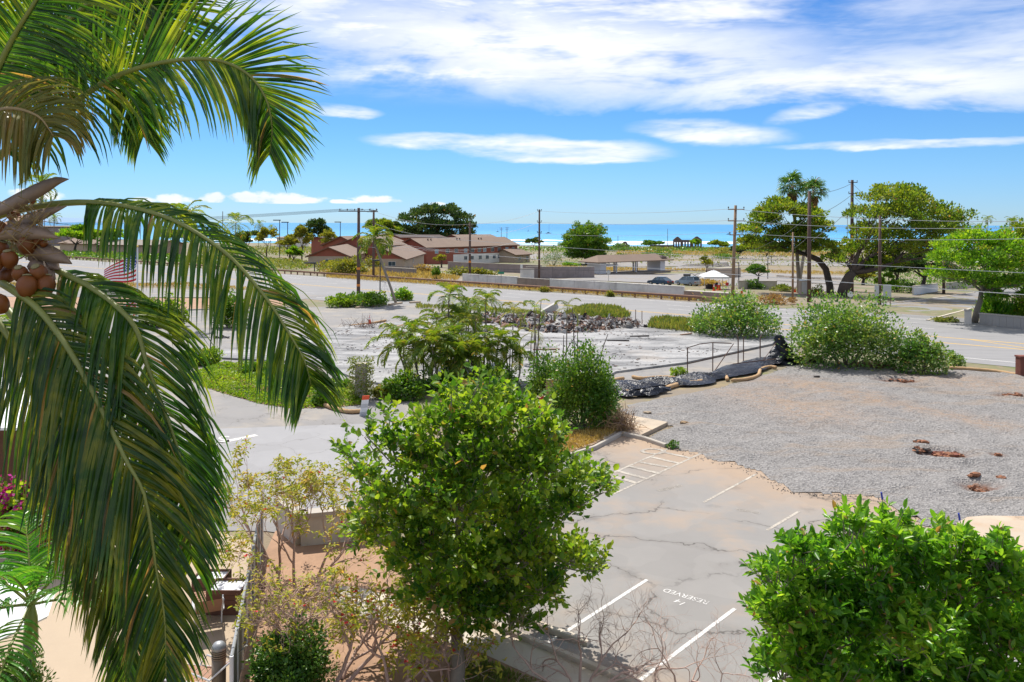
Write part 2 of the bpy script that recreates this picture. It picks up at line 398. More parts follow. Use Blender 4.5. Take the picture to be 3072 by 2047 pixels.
def m_gravel():
    m, t, b, o = newmat('grey_gravel'); g = geo_vec(t)
    vn = t.node('ShaderNodeTexVoronoi'); vn.inputs['Scale'].default_value = 14.0; t.l.new(g, vn.inputs['Vector'])
    bw = t.node('ShaderNodeRGBToBW'); t.l.new(vn.outputs['Color'], bw.inputs[0])
    n = t.noise(g, 0.35, 5, 0.6); n2 = t.noise(g, 3.0, 4, 0.7)
    k = t.m('ADD', 0.28, t.m('ADD', t.m('MULTIPLY', bw.outputs[0], 0.85), t.m('ADD', t.m('MULTIPLY', n, 0.55), t.m('MULTIPLY', n2, 0.30))))
    c = t.mix(1.0, (0.198, 0.188, 0.180), t.comb(k, k, k), 'MULTIPLY')
    sv = t.mapping(g, scale=(0.11, 0.55, 1), rot=(0, 0, rad(24)))
    st = t.step(t.noise(sv, 1.3, 4, 0.6, 0.3), 0.53, 0.66)
    c = t.mix(t.m('MULTIPLY', st, 0.35), c, (0.30, 0.22, 0.15))
    at = t.node('ShaderNodeAttribute', attribute_name='dirt'); ar, ag, ab = t.xyz(at.outputs['Color'])
    c = t.mix(t.m('MULTIPLY', ag, t.step(n2, 0.3, 0.65)), c, (0.33, 0.215, 0.13)); c = t.mix(t.m('MULTIPLY', ar, t.step(n2, 0.25, 0.6)), c, (0.13, 0.055, 0.03))
    t.l.new(c, b.inputs['Base Color']); b.inputs['Roughness'].default_value = 0.95; b.inputs['Specular IOR Level'].default_value = 0.2
    bump(t, b, t.m('ADD', vn.outputs[0], t.m('MULTIPLY', n2, 1.0)), 1.0, 0.05); return m
def m_sea():
    m, t, b, o = newmat('sea_water'); g = geo_vec(t); x, y, z = t.xyz(g)
    sv = t.mapping(g, scale=(0.012, 0.05, 1)); n = t.noise(sv, 1.0, 6, 0.6, 0.4); sm = t.noise(t.mapping(g, scale=(0.10, 0.35, 1)), 1.0, 4, 0.65)
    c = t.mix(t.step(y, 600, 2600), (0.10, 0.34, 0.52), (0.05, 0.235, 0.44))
    c = t.mix(t.m('MULTIPLY', t.step(n, 0.4, 0.66), 0.55), c, (0.02, 0.16, 0.40))
    fo = t.m('MULTIPLY', t.step(t.noise(t.mapping(g, scale=(0.02, 0.09, 1)), 1.0, 6, 0.7, 0.6), 0.60, 0.66), t.m('SUBTRACT', 1.0, t.step(y, 640, 1000)))
    c = t.mix(fo, c, (0.8, 0.84, 0.86))
    t.l.new(c, b.inputs['Base Color']); b.inputs['Roughness'].default_value = 0.5; b.inputs['Specular IOR Level'].default_value = 0.12
    bump(t, b, t.m('ADD', n, t.m('MULTIPLY', sm, 0.4)), 0.35, 1.0); return m
_a, _b = G(2030, 1344), G(2640, 1488); _n = Vector((-(_b - _a).y, (_b - _a).x, 0)).normalized(); PARK_BAND = (_a.x, _a.y, _n.x, _n.y)
m_ground(); m_slab(); m_gravel(); m_sea()
ROADC = (0.245, 0.24, 0.238)
m_asphalt('road_asphalt', ROADC, streak=True); m_asphalt('side_asphalt', (0.22, 0.215, 0.215), crack=0.25)
m_asphalt('lot_asphalt', (0.235, 0.225, 0.217), crack=0.5, crack_scale=0.5, stain=(0.33, 0.29, 0.24))
m_asphalt('parking_asphalt', (0.245, 0.232, 0.217), crack=0.75, stain=(0.37, 0.265, 0.18), crack_scale=0.19, band=PARK_BAND)
m_asphalt('drive_asphalt', (0.285, 0.28, 0.282), crack=0.3)
m_asphalt('far_paving', (0.235, 0.225, 0.22), stain=(0.25, 0.20, 0.13)); m_asphalt('far_concrete', (0.23, 0.205, 0.18), stain=(0.25, 0.19, 0.11))
m_asphalt('tan_concrete', (0.40, 0.315, 0.225), fine=0.8); m_asphalt('pale_concrete', (0.52, 0.46, 0.38), fine=0.8, stain=(0.46, 0.36, 0.26))
m_asphalt('kerb_concrete', (0.40, 0.36, 0.31)); m_asphalt('stained_concrete', (0.46, 0.38, 0.29), stain=(0.44, 0.27, 0.15), crack=0.3)
def m_paint(name, c, under, wear):
    """road paint worn through to the asphalt in flecks"""
    m, t, b, o = newmat(name); g = geo_vec(t); n = t.m('ADD', t.m('MULTIPLY', t.noise(g, 9.0, 5, 0.7), 0.6), t.m('MULTIPLY', t.noise(g, 1.1, 3, 0.6), 0.4))
    t.l.new(t.mix(t.step(n, wear - 0.05, wear + 0.06), under, c), b.inputs['Base Color']); b.inputs['Roughness'].default_value = 0.85; return m
m_paint('white_line', (0.60, 0.58, 0.55), (0.25, 0.235, 0.22), 0.43); m_paint('worn_line', (0.43, 0.385, 0.32), (0.27, 0.24, 0.205), 0.50); m_paint('yellow_line', (0.60, 0.36, 0.05), (0.26, 0.23, 0.19), 0.40)
plain('garden_soil', (0.33, 0.20, 0.125), 0.95, 0.3, 4.0, bmp=0.6); plain('red_dirt', (0.24, 0.105, 0.055), 0.95, 0.35, 5.0, bmp=0.7)
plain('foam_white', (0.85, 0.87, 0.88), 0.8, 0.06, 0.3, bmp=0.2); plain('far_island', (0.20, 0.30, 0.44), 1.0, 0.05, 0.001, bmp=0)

# ------------------------------------------------------------------ land, sea, far island
def make_ground():
    ys = np.concatenate([np.linspace(-60, 60, 25), np.linspace(63, 261, 100), np.linspace(267, 640, 65), [700, 900]])
    xs = np.concatenate([[-2500, -1500, -900], np.concatenate([np.linspace(-600, -210, 40), np.linspace(-200, 200, 161), np.linspace(210, 600, 40)]), [900, 1500, 2500]])
    X, Y = np.meshgrid(xs, ys); Z = terrain(X, Y)
    rg = np.random.default_rng(3); Z = Z + np.where(road_d(X, Y) > 6, rg.normal(size=Z.shape) * 0.025, 0)
    Z = np.where((road_d(X, Y) < 4), np.minimum(Z, -0.02), Z)
    nx, ny = len(xs), len(ys); i = np.arange(ny - 1)[:, None] * nx + np.arange(nx - 1)[None]
    Q = np.stack([i, i + 1, i + nx + 1, i + nx], -1).reshape(-1)
    o = np_mesh('ground', np.stack([X, Y, Z], -1).reshape(-1, 3), Q, 4, MATS['dry_ground'], smooth=True); o['kind'] = 'structure'
make_ground()
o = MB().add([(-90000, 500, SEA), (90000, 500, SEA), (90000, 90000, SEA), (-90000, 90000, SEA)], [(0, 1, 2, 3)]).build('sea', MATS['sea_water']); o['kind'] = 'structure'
def breaker(y, x0, x1, wid, seed, h):
    """a rolling line of surf: crest of foam with a ragged front"""
    rg = random.Random(seed); mb = MB(); n = 90; vs = []
    for i in range(n):
        x = x0 + (x1 - x0) * i / (n - 1); a = wid * (0.35 + 0.65 * rg.random()) * min(1, i / 6, (n - 1 - i) / 6); c = y + rg.uniform(-2, 2) + 6 * math.sin(x * 0.01)
        hh = h * (0.6 + 0.4 * rg.random())
        vs += [(x, c - a, SEA + 0.03), (x, c - a * 0.3, SEA + hh * min(1, i / 4, (n - 1 - i) / 4) + 0.04), (x, c + a * 0.5, SEA + 0.04)]
    fs = []
    for i in range(n - 1):
        k = i * 3; fs += [(k, k + 3, k + 4, k + 1), (k + 1, k + 4, k + 5, k + 2)]
    o = mb.add(vs, fs).build('sea_foam', MATS['foam_white'], smooth=True); o['kind'] = 'structure'
for a in ((800, -330, 60, 17, 1, 1.3), (752, -300, -20, 8, 2, 0.8), (700, -60, 330, 6, 3, 0.6), (790, 230, 520, 8, 4, 0.8), (655, -260, 140, 4, 5, 0.4), (735, 60, 240, 6, 6, 0.6), (770, 90, 330, 5, 7, 0.6)): breaker(*a)
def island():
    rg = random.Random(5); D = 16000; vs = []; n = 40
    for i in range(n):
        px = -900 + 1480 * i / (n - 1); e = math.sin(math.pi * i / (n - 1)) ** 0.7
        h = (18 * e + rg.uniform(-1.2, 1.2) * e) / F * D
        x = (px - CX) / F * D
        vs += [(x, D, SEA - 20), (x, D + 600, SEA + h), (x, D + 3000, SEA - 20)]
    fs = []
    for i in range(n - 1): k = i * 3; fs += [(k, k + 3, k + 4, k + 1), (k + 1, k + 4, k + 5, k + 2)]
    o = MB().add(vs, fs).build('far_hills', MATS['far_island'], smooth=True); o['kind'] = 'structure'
island()

# ------------------------------------------------------------------ highway and side street
def strip(name, s0, s1, d0, d1, z, mat, kind='structure', n=1):
    mb = MB(); vs = []
    for i in range(n + 1):
        s = s0 + (s1 - s0) * i / n; vs += [RP(s, d0, z), RP(s, d1, z)]
    mb.add(vs, [(2 * i, 2 * i + 2, 2 * i + 3, 2 * i + 1) for i in range(n)])
    o = mb.build(name, mat)
    if kind: o['kind'] = kind
    return o
strip('highway', -460, 170, -28.5, -0.4, 0.0, MATS['road_asphalt'])
strip('road_line', -460, 170, -2.2, -2.06, 0.005, MATS['white_line'])
strip('road_line', -460, 170, -26.4, -26.25, 0.005, MATS['white_line'])
strip('road_line', -460, 34, -14.0, -13.85, 0.005, MATS['yellow_line']); strip('road_line', -460, 34, -14.5, -14.35, 0.005, MATS['yellow_line'])
for d in (-15.4, -19.0): strip('road_line', 34, 170, d - 0.12, d + 0.12, 0.005, MATS['yellow_line'])
def cross_line(s0, d0, s1, d1, w, mat):
    a, b = RP(s0, d0, 0.006), RP(s1, d1, 0.006); n = (b - a).cross(Vector((0, 0, 1))).normalized() * w
    o = MB().add([a - n, b - n, b + n, a + n], [(0, 3, 2, 1)]).build('road_line', mat); o['kind'] = 'structure'
cross_line(46.0, -15.4, 52.5, -19.0, 0.09, MATS['yellow_line']); cross_line(57.0, -15.4, 63.0, -19.0, 0.09, MATS['yellow_line'])
cross_line(34, -14.1, 40, -15.4, 0.09, MATS['yellow_line']); cross_line(34, -14.4, 40, -19.0, 0.09, MATS['yellow_line'])
for i in range(-24, 14):
    for d in (-5.9, -9.7, -22.7):
        strip('road_line', i * 12.0 + (d % 3), i * 12.0 + 3 + (d % 3), d - 0.06, d + 0.06, 0.005, MATS['white_line'])
poly_sheet('side_road', [RP(36.5, -0.45), RP(55, -0.45), G(2791, 950), G(2850, 932), G(2925, 912), G(3072, 868), G(3300, 832), G(3300, 808), G(3060, 838), G(2925, 866), G(2800, 884), G(2700, 893), G(2640, 900)], 0.006, MATS['side_asphalt'], follow=True)

# ------------------------------------------------------------------ lot surfaces (outlines on the ground)
def Gs(*pp): return [G(*p) for p in pp]
poly_sheet('upper_driveway', Gs((-1500, 880), (500, 874), (760, 884), (980, 892), (900, 905), (640, 902), (-1500, 905)), 0.006, MATS['lot_asphalt'])
poly_sheet('driveway', Gs((-1500, 938), (600, 938), (1000, 925), (1240, 914), (1420, 925), (1330, 960), (1250, 1130), (1230, 1300), (1350, 1520), (1120, 1640), (800, 1600), (-1500, 1600)), 0.006, MATS['lot_asphalt'])
poly_sheet('driveway_patch', Gs((-500, 1330), (520, 1308), (620, 1296), (900, 1284), (1240, 1270), (1350, 1520), (1120, 1580), (700, 1500), (-500, 1560)), 0.011, MATS['drive_asphalt'])
poly_sheet('burned_slab', Gs((585, 1082), (860, 1020), (1060, 984), (1330, 962), (1560, 946), (1900, 962), (2345, 1003), (2318, 1030), (2062, 1088), (1850, 1118), (1790, 1150), (1500, 1168), (1190, 1170), (1090, 1150), (930, 1098), (760, 1090)), -0.02, MATS['burned_slab'], thick=0.16)
poly_sheet('lower_yard', Gs((2318, 1032), (2400, 1020), (2390, 1060), (2080, 1140), (1830, 1175), (1700, 1200), (1790, 1150), (1850, 1118), (2062, 1090)), 0.008, MATS['lot_asphalt'])
poly_sheet('parking_lot', Gs((1350, 1520), (1500, 1450), (1785, 1345), (1866, 1302), (2010, 1330), (2400, 1330), (3072, 1420), (3600, 1600), (3600, 2400), (1900, 2400), (1905, 2052), (1480, 1872), (1200, 1680)), 0.008, MATS['parking_asphalt'])
poly_sheet('concrete_apron', Gs((2872, 1575), (2905, 1556), (2960, 1551), (3400, 1556), (3400, 1850), (2960, 1760)), 0.17, MATS['stained_concrete'])
poly_sheet('garden_bed', Gs((690, 2600), (726, 2040), (752, 1840), (775, 1720), (830, 1600), (1120, 1600), (1300, 1690), (1480, 1872), (1905, 2052), (1905, 2600)), 0.012, MATS['garden_soil'])
poly_sheet('patio', Gs((-700, 1560), (300, 1560), (640, 1600), (790, 1640), (770, 1715), (740, 1850), (712, 2047), (690, 2600), (-900, 2600)), 0.016, MATS['tan_concrete'])
poly_sheet('garden_path', Gs((985, 1765), (1080, 1768), (1250, 1810), (1480, 1872), (1905, 2052), (2100, 2140), (1960, 2180), (1600, 2030), (1440, 1958), (1200, 1885), (1040, 1840)), 0.02, MATS['pale_concrete'])
poly_sheet('garden_lawn', Gs((1350, 1985), (1440, 1972), (1570, 2025), (1900, 2180), (1500, 2200), (1330, 2060)), 0.022, MATS['garden_soil'])
poly_sheet('sidewalk', Gs((1640, 1330), (1700, 1290), (1830, 1285), (1880, 1250), (2006, 1272), (1925, 1312), (1866, 1298), (1785, 1340), (1660, 1385)), -0.02, MATS['stained_concrete'], thick=0.17)
# verge between highway and lots: bare soil strip
poly_sheet('soil_verge', Gs((-1500, 905), (640, 903), (900, 906), (820, 930), (600, 936), (-1500, 936)), 0.012, MATS['garden_soil'])
# streets and house floors of the burned town beyond the highway
def far_sheet(pts, mat, name='far_street', z=0.08):
    """paved ground draped over the falling land: a fine strip between two outlines"""
    a, b = pts; n = 24; mb = MB(); vs = []
    def along(pl, q):
        q = q * (len(pl) - 1); i = min(int(q), len(pl) - 2); f = q - i
        return (pl[i][0] + (pl[i + 1][0] - pl[i][0]) * f, pl[i][1] + (pl[i + 1][1] - pl[i][1]) * f)
    for i in range(n + 1):
        p, r = G(*along(a, i / n)), G(*along(b, i / n))
        for k in range(5):
            w = p.lerp(r, k / 4); vs.append((w.x, w.y, float(terrain(w.x, w.y)) + z))
    fs = [(i * 5 + k, (i + 1) * 5 + k, (i + 1) * 5 + k + 1, i * 5 + k + 1) for i in range(n) for k in range(4)]
    o = mb.add(vs, fs).build(name, mat, smooth=True); o['kind'] = 'structure'
FS = [(((1680, 838), (2000, 848), (2300, 855), (2560, 876)), ((1790, 824), (2030, 818), (2250, 812), (2560, 822)), 'far_paving'),
      (((2000, 806), (2250, 790), (2620, 792)), ((2060, 790), (2250, 778), (2620, 776)), 'far_paving'),
      (((1700, 802), (2010, 796), (2190, 796)), ((1840, 786), (2000, 780), (2180, 778)), 'far_paving'),
      (((1880, 772), (2150, 776), (2560, 770)), ((1900, 763), (2150, 764), (2560, 758)), 'far_concrete'),
      (((1540, 782), (1640, 776), (1760, 768)), ((1580, 764), (1660, 758), (1760, 755)), 'far_paving'),
      (((2330, 838), (2420, 845), (2540, 850)), ((2330, 820), (2420, 826), (2540, 826)), 'far_concrete'),
      (((1240, 846), (1320, 851), (1390, 856)), ((1240, 838), (1320, 838), (1390, 838)), 'far_concrete'),
      (((1850, 760), (2100, 756), (2500, 750)), ((1850, 755), (2100, 752), (2500, 746)), 'far_concrete')]
for a, b, m in FS: far_sheet((a, b), MATS[m])
# ------------------------------------------------------------------ gravel yard with hollows and mounds
HOLES = []   # (centre, radius_x, radius_y, depth)
for px, py, rx, ry, dp in ((2690, 1137, 1.6, 0.8, 0.22), (2835, 1360, 1.25, 0.75, 0.28), (2945, 1455, 0.85, 0.65, 0.26), (3045, 1185, 1.3, 0.6, 0.16), (2995, 1365, 0.4, 0.25, 0.1), (2180, 1310, 1.8, 1.0, 0.10)):
    g = G(px, py); HOLES.append((g.x, g.y, rx, ry, dp))
GRAVEL_EDGE = Gs((1862, 1236), (1880, 1212), (1990, 1190), (2160, 1158), (2300, 1115), (2400, 1082), (2500, 1085), (2740, 1108), (2870, 1096), (3072, 1114), (3700, 1150), (3700, 1560), (3200, 1558), (2960, 1554), (2905, 1558), (2868, 1580), (2790, 1578), (2700, 1532), (2640, 1488), (2560, 1476), (2480, 1482), (2430, 1476), (2370, 1470), (2310, 1432), (2270, 1412), (2210, 1388), (2160, 1384), (2090, 1360), (2030, 1344), (1995, 1335), (1925, 1316), (2010, 1276), (1900, 1252))
def inside(poly, X, Y):
    r = np.zeros(X.shape, bool); n = len(poly)
    for i in range(n):
        x0, y0, x1, y1 = poly[i].x, poly[i].y, poly[(i + 1) % n].x, poly[(i + 1) % n].y
        c = ((y0 > Y) != (y1 > Y)) & (X < (x1 - x0) * (Y - y0) / (y1 - y0 + 1e-12) + x0); r ^= c
    return r
def edge_dist(poly, X, Y):
    d = np.full(X.shape, 1e9); n = len(poly)
    for i in range(n):
        a = np.array(poly[i])[:2]; b = np.array(poly[(i + 1) % n])[:2]; ab = b - a
        q = np.clip(((X - a[0]) * ab[0] + (Y - a[1]) * ab[1]) / (ab @ ab + 1e-12), 0, 1)
        d = np.minimum(d, np.hypot(X - a[0] - q * ab[0], Y - a[1] - q * ab[1]))
    return d
def lumps(X, Y, seed, waves):
    rg = np.random.default_rng(seed); z = np.zeros(X.shape)
    for wl, amp in waves:
        for _ in range(7):
            a = rg.uniform(0, 2 * np.pi); k = 2 * np.pi / (wl * rg.uniform(0.7, 1.4))
            z += amp / 3.0 * np.sin(k * (X * np.cos(a) + Y * np.sin(a)) + rg.uniform(0, 6.28))
    return z
def make_gravel():
    st = 0.17
    xs = np.arange(3.0, 42, st); ys = np.arange(24, 58.5, st); X, Y = np.meshgrid(xs, ys)
    rg = np.random.default_rng(8)
    ins = inside(GRAVEL_EDGE, X, Y); ed = edge_dist(GRAVEL_EDGE, X, Y); sgn = np.where(ins, ed, -ed)
    rag = sgn + lumps(X, Y, 9, ((1.2, 0.10), (0.5, 0.06)))
    Z = 0.07 * np.clip(rag / 1.4, 0, 1) + 0.012 + np.clip(rag, 0, 1) * (0.05 + lumps(X, Y, 4, ((7, 0.05), (2.6, 0.045), (1.0, 0.03))) + rg.normal(size=X.shape) * 0.010)
    for hx, hy, rx, ry, dp in HOLES:
        q = ((X - hx) / rx) ** 2 + ((Y - hy) / ry) ** 2
        Z += -dp * np.exp(-q * 1.4) + dp * 0.45 * np.exp(-(np.sqrt(q) - 1.35) ** 2 * 5)
    Z = np.maximum(Z, 0.011)
    nx, ny = len(xs), len(ys); i = np.arange(ny - 1)[:, None] * nx + np.arange(nx - 1)[None]
    ok = (rag > 0)[:-1, :-1] & (rag > 0)[1:, 1:] & (rag > 0)[:-1, 1:] & (rag > 0)[1:, :-1]
    Q = np.stack([i, i + 1, i + nx + 1, i + nx], -1)[ok].reshape(-1)
    used, Q = np.unique(Q, return_inverse=True)
    o = np_mesh('gravel_yard', np.stack([X, Y, Z], -1).reshape(-1, 3)[used], Q, 4, MATS['grey_gravel'], smooth=True); o['kind'] = 'structure'
    dirt = np.zeros(X.shape)
    for hx, hy, rx, ry, dp in HOLES[:5]: dirt = np.maximum(dirt, np.exp(-(((X - hx) / (rx * 0.75)) ** 2 + ((Y - hy) / (ry * 0.75)) ** 2) ** 1.5))
    band = np.zeros(X.shape)
    for a, b, w in (((2330, 1138), (2620, 1195), 1.6), ((2620, 1195), (3000, 1275), 1.1), ((2790, 1130), (3000, 1150), 2.6), ((2250, 1180), (2450, 1240), 2.4)):
        a, b = np.array(G(*a))[:2], np.array(G(*b))[:2]; ab = b - a; q = np.clip(((X - a[0]) * ab[0] + (Y - a[1]) * ab[1]) / (ab @ ab), 0, 1); band = np.maximum(band, np.exp(-(np.hypot(X - a[0] - q * ab[0], Y - a[1] - q * ab[1]) / w) ** 2) * 0.55)
    ca = o.data.color_attributes.new('dirt', 'FLOAT_COLOR', 'POINT'); buf = np.zeros((len(used), 4), np.float32); buf[:, 0] = dirt.reshape(-1)[used]; buf[:, 1] = band.reshape(-1)[used]; buf[:, 3] = 1; ca.data.foreach_set('color', buf.ravel())
    return X, Y, Z
GX, GY, GZ = make_gravel()
def loose_gravel():
    """single stones kicked out over the edge of the gravel"""
    rg = np.random.default_rng(77); mb = MB(); E = GRAVEL_EDGE; n = len(E)
    for i in range(12, n):
        a, b = E[i], E[(i + 1) % n]
        for k in range(int((b - a).length * 30)):
            p = a.lerp(b, rg.random()) + Vector((rg.normal() * 0.16, -abs(rg.normal()) * 0.30 + 0.1, 0)); s = rg.uniform(0.007, 0.02); mb.obox((p.x, p.y, 0.012 + s * 0.4), Vector(rand_dirs(rg, 1)[0]) * s, Vector(rand_dirs(rg, 1)[0]) * s, (0, 0, s * 0.6))
    o = mb.build('loose_gravel', MATS['grey_gravel']); tag(o, 'loose grey stones strewn along the gravel edge', 'gravel', None, 'stuff')
loose_gravel()
def gravel_z(x, y):
    i = int(np.clip(round((y - GY[0, 0]) / 0.17), 0, GZ.shape[0] - 1)); j = int(np.clip(round((x - GX[0, 0]) / 0.17), 0, GZ.shape[1] - 1)); return float(GZ[i, j])
# ================================================================== plants: materials
leafmat('coconut_leaf', (0.012, 0.050, 0.006), (0.045, 0.12, 0.010), (0.26, 0.30, 0.022), 0.42, 0.28, 2.3, 0.5, 3.0, dead=0.03)
leafmat('coconut_leaf_dark', (0.010, 0.042, 0.006), (0.045, 0.10, 0.010), (0.25, 0.235, 0.02), 0.42, 0.28, 2.2, 0.5, 3.0, dead=0.06)
leafmat('coconut_leaf_old', (0.10, 0.13, 0.02), (0.20, 0.20, 0.04), (0.34, 0.22, 0.06), 0.42, 0.4, 1.4, 0.4, 1.5)
leafmat('bright_leaf', (0.028, 0.105, 0.010), (0.135, 0.25, 0.020), (0.37, 0.44, 0.045), 0.46, 0.40, 1.8, 0.32, 0.9)
leafmat('glossy_leaf', (0.03, 0.125, 0.012), (0.125, 0.29, 0.020), (0.32, 0.46, 0.05), 0.47, 0.34, 1.9, 0.38, 1.0)
leafmat('sparse_leaf', (0.17, 0.24, 0.03), (0.36, 0.38, 0.05), (0.55, 0.38, 0.11), 0.45, 0.5, 1.5, 0.3, 2.0)
leafmat('hedge_leaf', (0.025, 0.095, 0.015), (0.08, 0.19, 0.025), (0.21, 0.32, 0.05), 0.3, 0.38, 1.5, 0.5, 2.0)
leafmat('roadside_leaf', (0.05, 0.14, 0.03), (0.12, 0.235, 0.04), (0.30, 0.34, 0.09), 0.40, 0.36, 1.7, 0.45, 0.5)
leafmat('vine_leaf', (0.03, 0.10, 0.01), (0.095, 0.21, 0.016), (0.24, 0.34, 0.03), 0.3, 0.42, 1.5, 0.45, 0.8)
leafmat('cover_leaf', (0.08, 0.17, 0.015), (0.19, 0.31, 0.02), (0.33, 0.42, 0.04), 0.42, 0.5, 1.5, 0.35, 0.5)
leafmat('areca_leaf', (0.06, 0.13, 0.015), (0.16, 0.25, 0.02), (0.36, 0.33, 0.045), 0.45, 0.4, 1.5, 0.45, 1.0)
leafmat('patio_palm_leaf', (0.03, 0.14, 0.012), (0.08, 0.27, 0.02), (0.22, 0.36, 0.04), 0.4, 0.34, 1.7, 0.55, 1.4)
leafmat('rain_tree_leaf', (0.05, 0.115, 0.012), (0.14, 0.22, 0.02), (0.30, 0.32, 0.04), 0.45, 0.5, 1.5, 0.35, 0.25)
leafmat('lime_tree_leaf', (0.05, 0.15, 0.012), (0.15, 0.31, 0.016), (0.33, 0.43, 0.03), 0.45, 0.45, 1.6, 0.4, 0.3)
leafmat('banyan_leaf', (0.018, 0.055, 0.016), (0.05, 0.105, 0.025), (0.15, 0.19, 0.05), 0.28, 0.5, 1.4, 0.4, 0.12)
leafmat('yellow_leaf', (0.11, 0.15, 0.02), (0.24, 0.26, 0.035), (0.38, 0.32, 0.05), 0.38, 0.5, 1.3, 0.35, 0.4)
leafmat('dry_leaf', (0.22, 0.13, 0.06), (0.36, 0.22, 0.10), (0.48, 0.30, 0.13), 0.3, 0.7, 1.1, 0.2, 1.5)
leafmat('dry_grass_leaf', (0.30, 0.21, 0.07), (0.46, 0.32, 0.10), (0.56, 0.42, 0.16), 0.35, 0.7, 1.1, 0.2, 0.6)
leafmat('grass_leaf', (0.10, 0.16, 0.03), (0.20, 0.25, 0.05), (0.36, 0.33, 0.09), 0.35, 0.6, 1.2, 0.3, 0.5)
leafmat('pink_petal', (0.42, 0.06, 0.10), (0.62, 0.14, 0.18), (0.75, 0.35, 0.32), 0.3, 0.6, 1.0, 0.2, 2.0)
leafmat('magenta_petal', (0.38, 0.01, 0.20), (0.55, 0.02, 0.30), (0.70, 0.10, 0.42), 0.35, 0.6, 1.0, 0.2, 2.0)
leafmat('red_petal', (0.55, 0.02, 0.03), (0.65, 0.05, 0.06), (0.70, 0.10, 0.14), 0.3, 0.5, 1.0, 0.3, 2.0)
leafmat('white_petal', (0.8, 0.78, 0.72), (0.85, 0.83, 0.8), (0.85, 0.8, 0.75), 0.3, 0.5, 1.0, 0.3, 2.0)
plain('bark_grey', (0.20, 0.165, 0.13), 0.9, 0.3, 12, bmp=0.7); plain('bark_dark', (0.085, 0.062, 0.05), 0.95, 0.3, 3, bmp=0.8)
plain('bark_palm', (0.27, 0.225, 0.18), 0.9, 0.25, 8, bmp=0.6); plain('twig_pink', (0.46, 0.31, 0.25), 0.85, 0.2, 14, bmp=0.3)
plain('rachis_green', (0.22, 0.235, 0.05), 0.45, 0.2, 7, bmp=0.1); plain('rachis_brown', (0.30, 0.20, 0.08), 0.6, 0.25, 7, bmp=0.2)
plain('spathe_brown', (0.30, 0.20, 0.14), 0.65, 0.25, 9, bmp=0.4); plain('coconut_husk', (0.22, 0.062, 0.008), 0.5, 0.22, 5, bmp=0.15)
plain('husk_cap', (0.25, 0.20, 0.09), 0.7, 0.2, 12, bmp=0.3)

def catmull(pts, n):
    pts = [np.array(p, float) for p in pts]; pts = [2 * pts[0] - pts[1]] + pts + [2 * pts[-1] - pts[-2]]
    m = len(pts) - 3; out = []
    for k in range(n):
        q = k / (n - 1) * m; i = min(int(q), m - 1); t = q - i; a, b, c, d = pts[i:i + 4]
        out.append(0.5 * ((2 * b) + (c - a) * t + (2 * a - 5 * b + 4 * c - d) * t * t + (3 * b - a - 3 * c + d) * t ** 3))
    return np.array(out)
def unit(v): return v / (np.linalg.norm(v) + 1e-12)
def leaflet_geo(p, d, nrm, L, w, g, segs, rg, kink=0.0):
    """one palm leaflet: a folded strip that leaves along d and is pulled down by its weight"""
    vs = []; fs = []; q = np.array(p, float); d = unit(d); st = L / segs
    kp = rg.uniform(0.35, 0.7)
    for i in range(segs + 1):
        f = i / segs; c = unit(np.cross(d, nrm)); n2 = np.cross(c, d)
        ww = w * (0.55 + 1.2 * f if f < 0.3 else (1 - ((f - 0.3) / 0.7) ** 1.7) * 0.91 + 0.03)
        vs += [q + c * ww + n2 * ww * 0.45, q, q - c * ww + n2 * ww * 0.45]
        if i < segs:
            k = i * 3; fs += [(k, k + 3, k + 4, k + 1), (k + 1, k + 4, k + 5, k + 2)]
        q = q + d * st; gg = g * (0.5 + 1.1 * f)
        if kink and abs(f - kp) < 0.5 / segs: gg += kink
        d = unit(d + np.array([0, 0, -1.0]) * gg / segs * 4)
    return vs, fs
def frond_geo(R, nrm, n, Lf, w, rg, sides=(1, 1), grav=(0.25, 0.25), q0=0.16, fwd=(0.35, 1.3), vee=0.15, segs=4, kink=0.0, jit=0.08, gf=1.0):
    """leaflets of one frond along the rachis points R; blade normal nrm; sides scales left / right leaflets"""
    out = []; m = len(R)
    for i in range(n):
        f = (i + 0.5) / n; q = q0 + (1 - q0) * f; k = q * (m - 1); a = min(int(k), m - 2); p = R[a] + (R[a + 1] - R[a]) * (k - a)
        t = unit(R[min(a + 2, m - 1)] - R[max(a - 1, 0)]); s = unit(np.cross(nrm, t))
        prof = min(1.0, 0.55 + f * 2.2) * (1 - max(0, f - 0.55) / 0.45 * 0.55)
        for sd, sc, g in ((1, sides[0], grav[0]), (-1, sides[1], grav[1])):
            if sc <= 0 or rg.random() < 0.03: continue
            d = s * sd + t * (fwd[0] + (fwd[1] - fwd[0]) * f ** 1.5) + nrm * vee + rg.normal(size=3) * jit
            out.append(leaflet_geo(p, d, unit(nrm + rg.normal(size=3) * 0.22), Lf * prof * sc * rg.uniform(0.86, 1.06), w * rg.uniform(0.8, 1.15), g * (1 - (1 - gf) * f) * rg.uniform(0.7, 1.35), segs, rg, kink * (rg.random() < 0.35)))
    return out
def geo_join(geos):
    mb = MB()
    for v, f in geos: mb.add(v, f)
    return mb
def taper(n, a, b, k=1.0): return [a + (b - a) * (i / (n - 1)) ** k for i in range(n)]

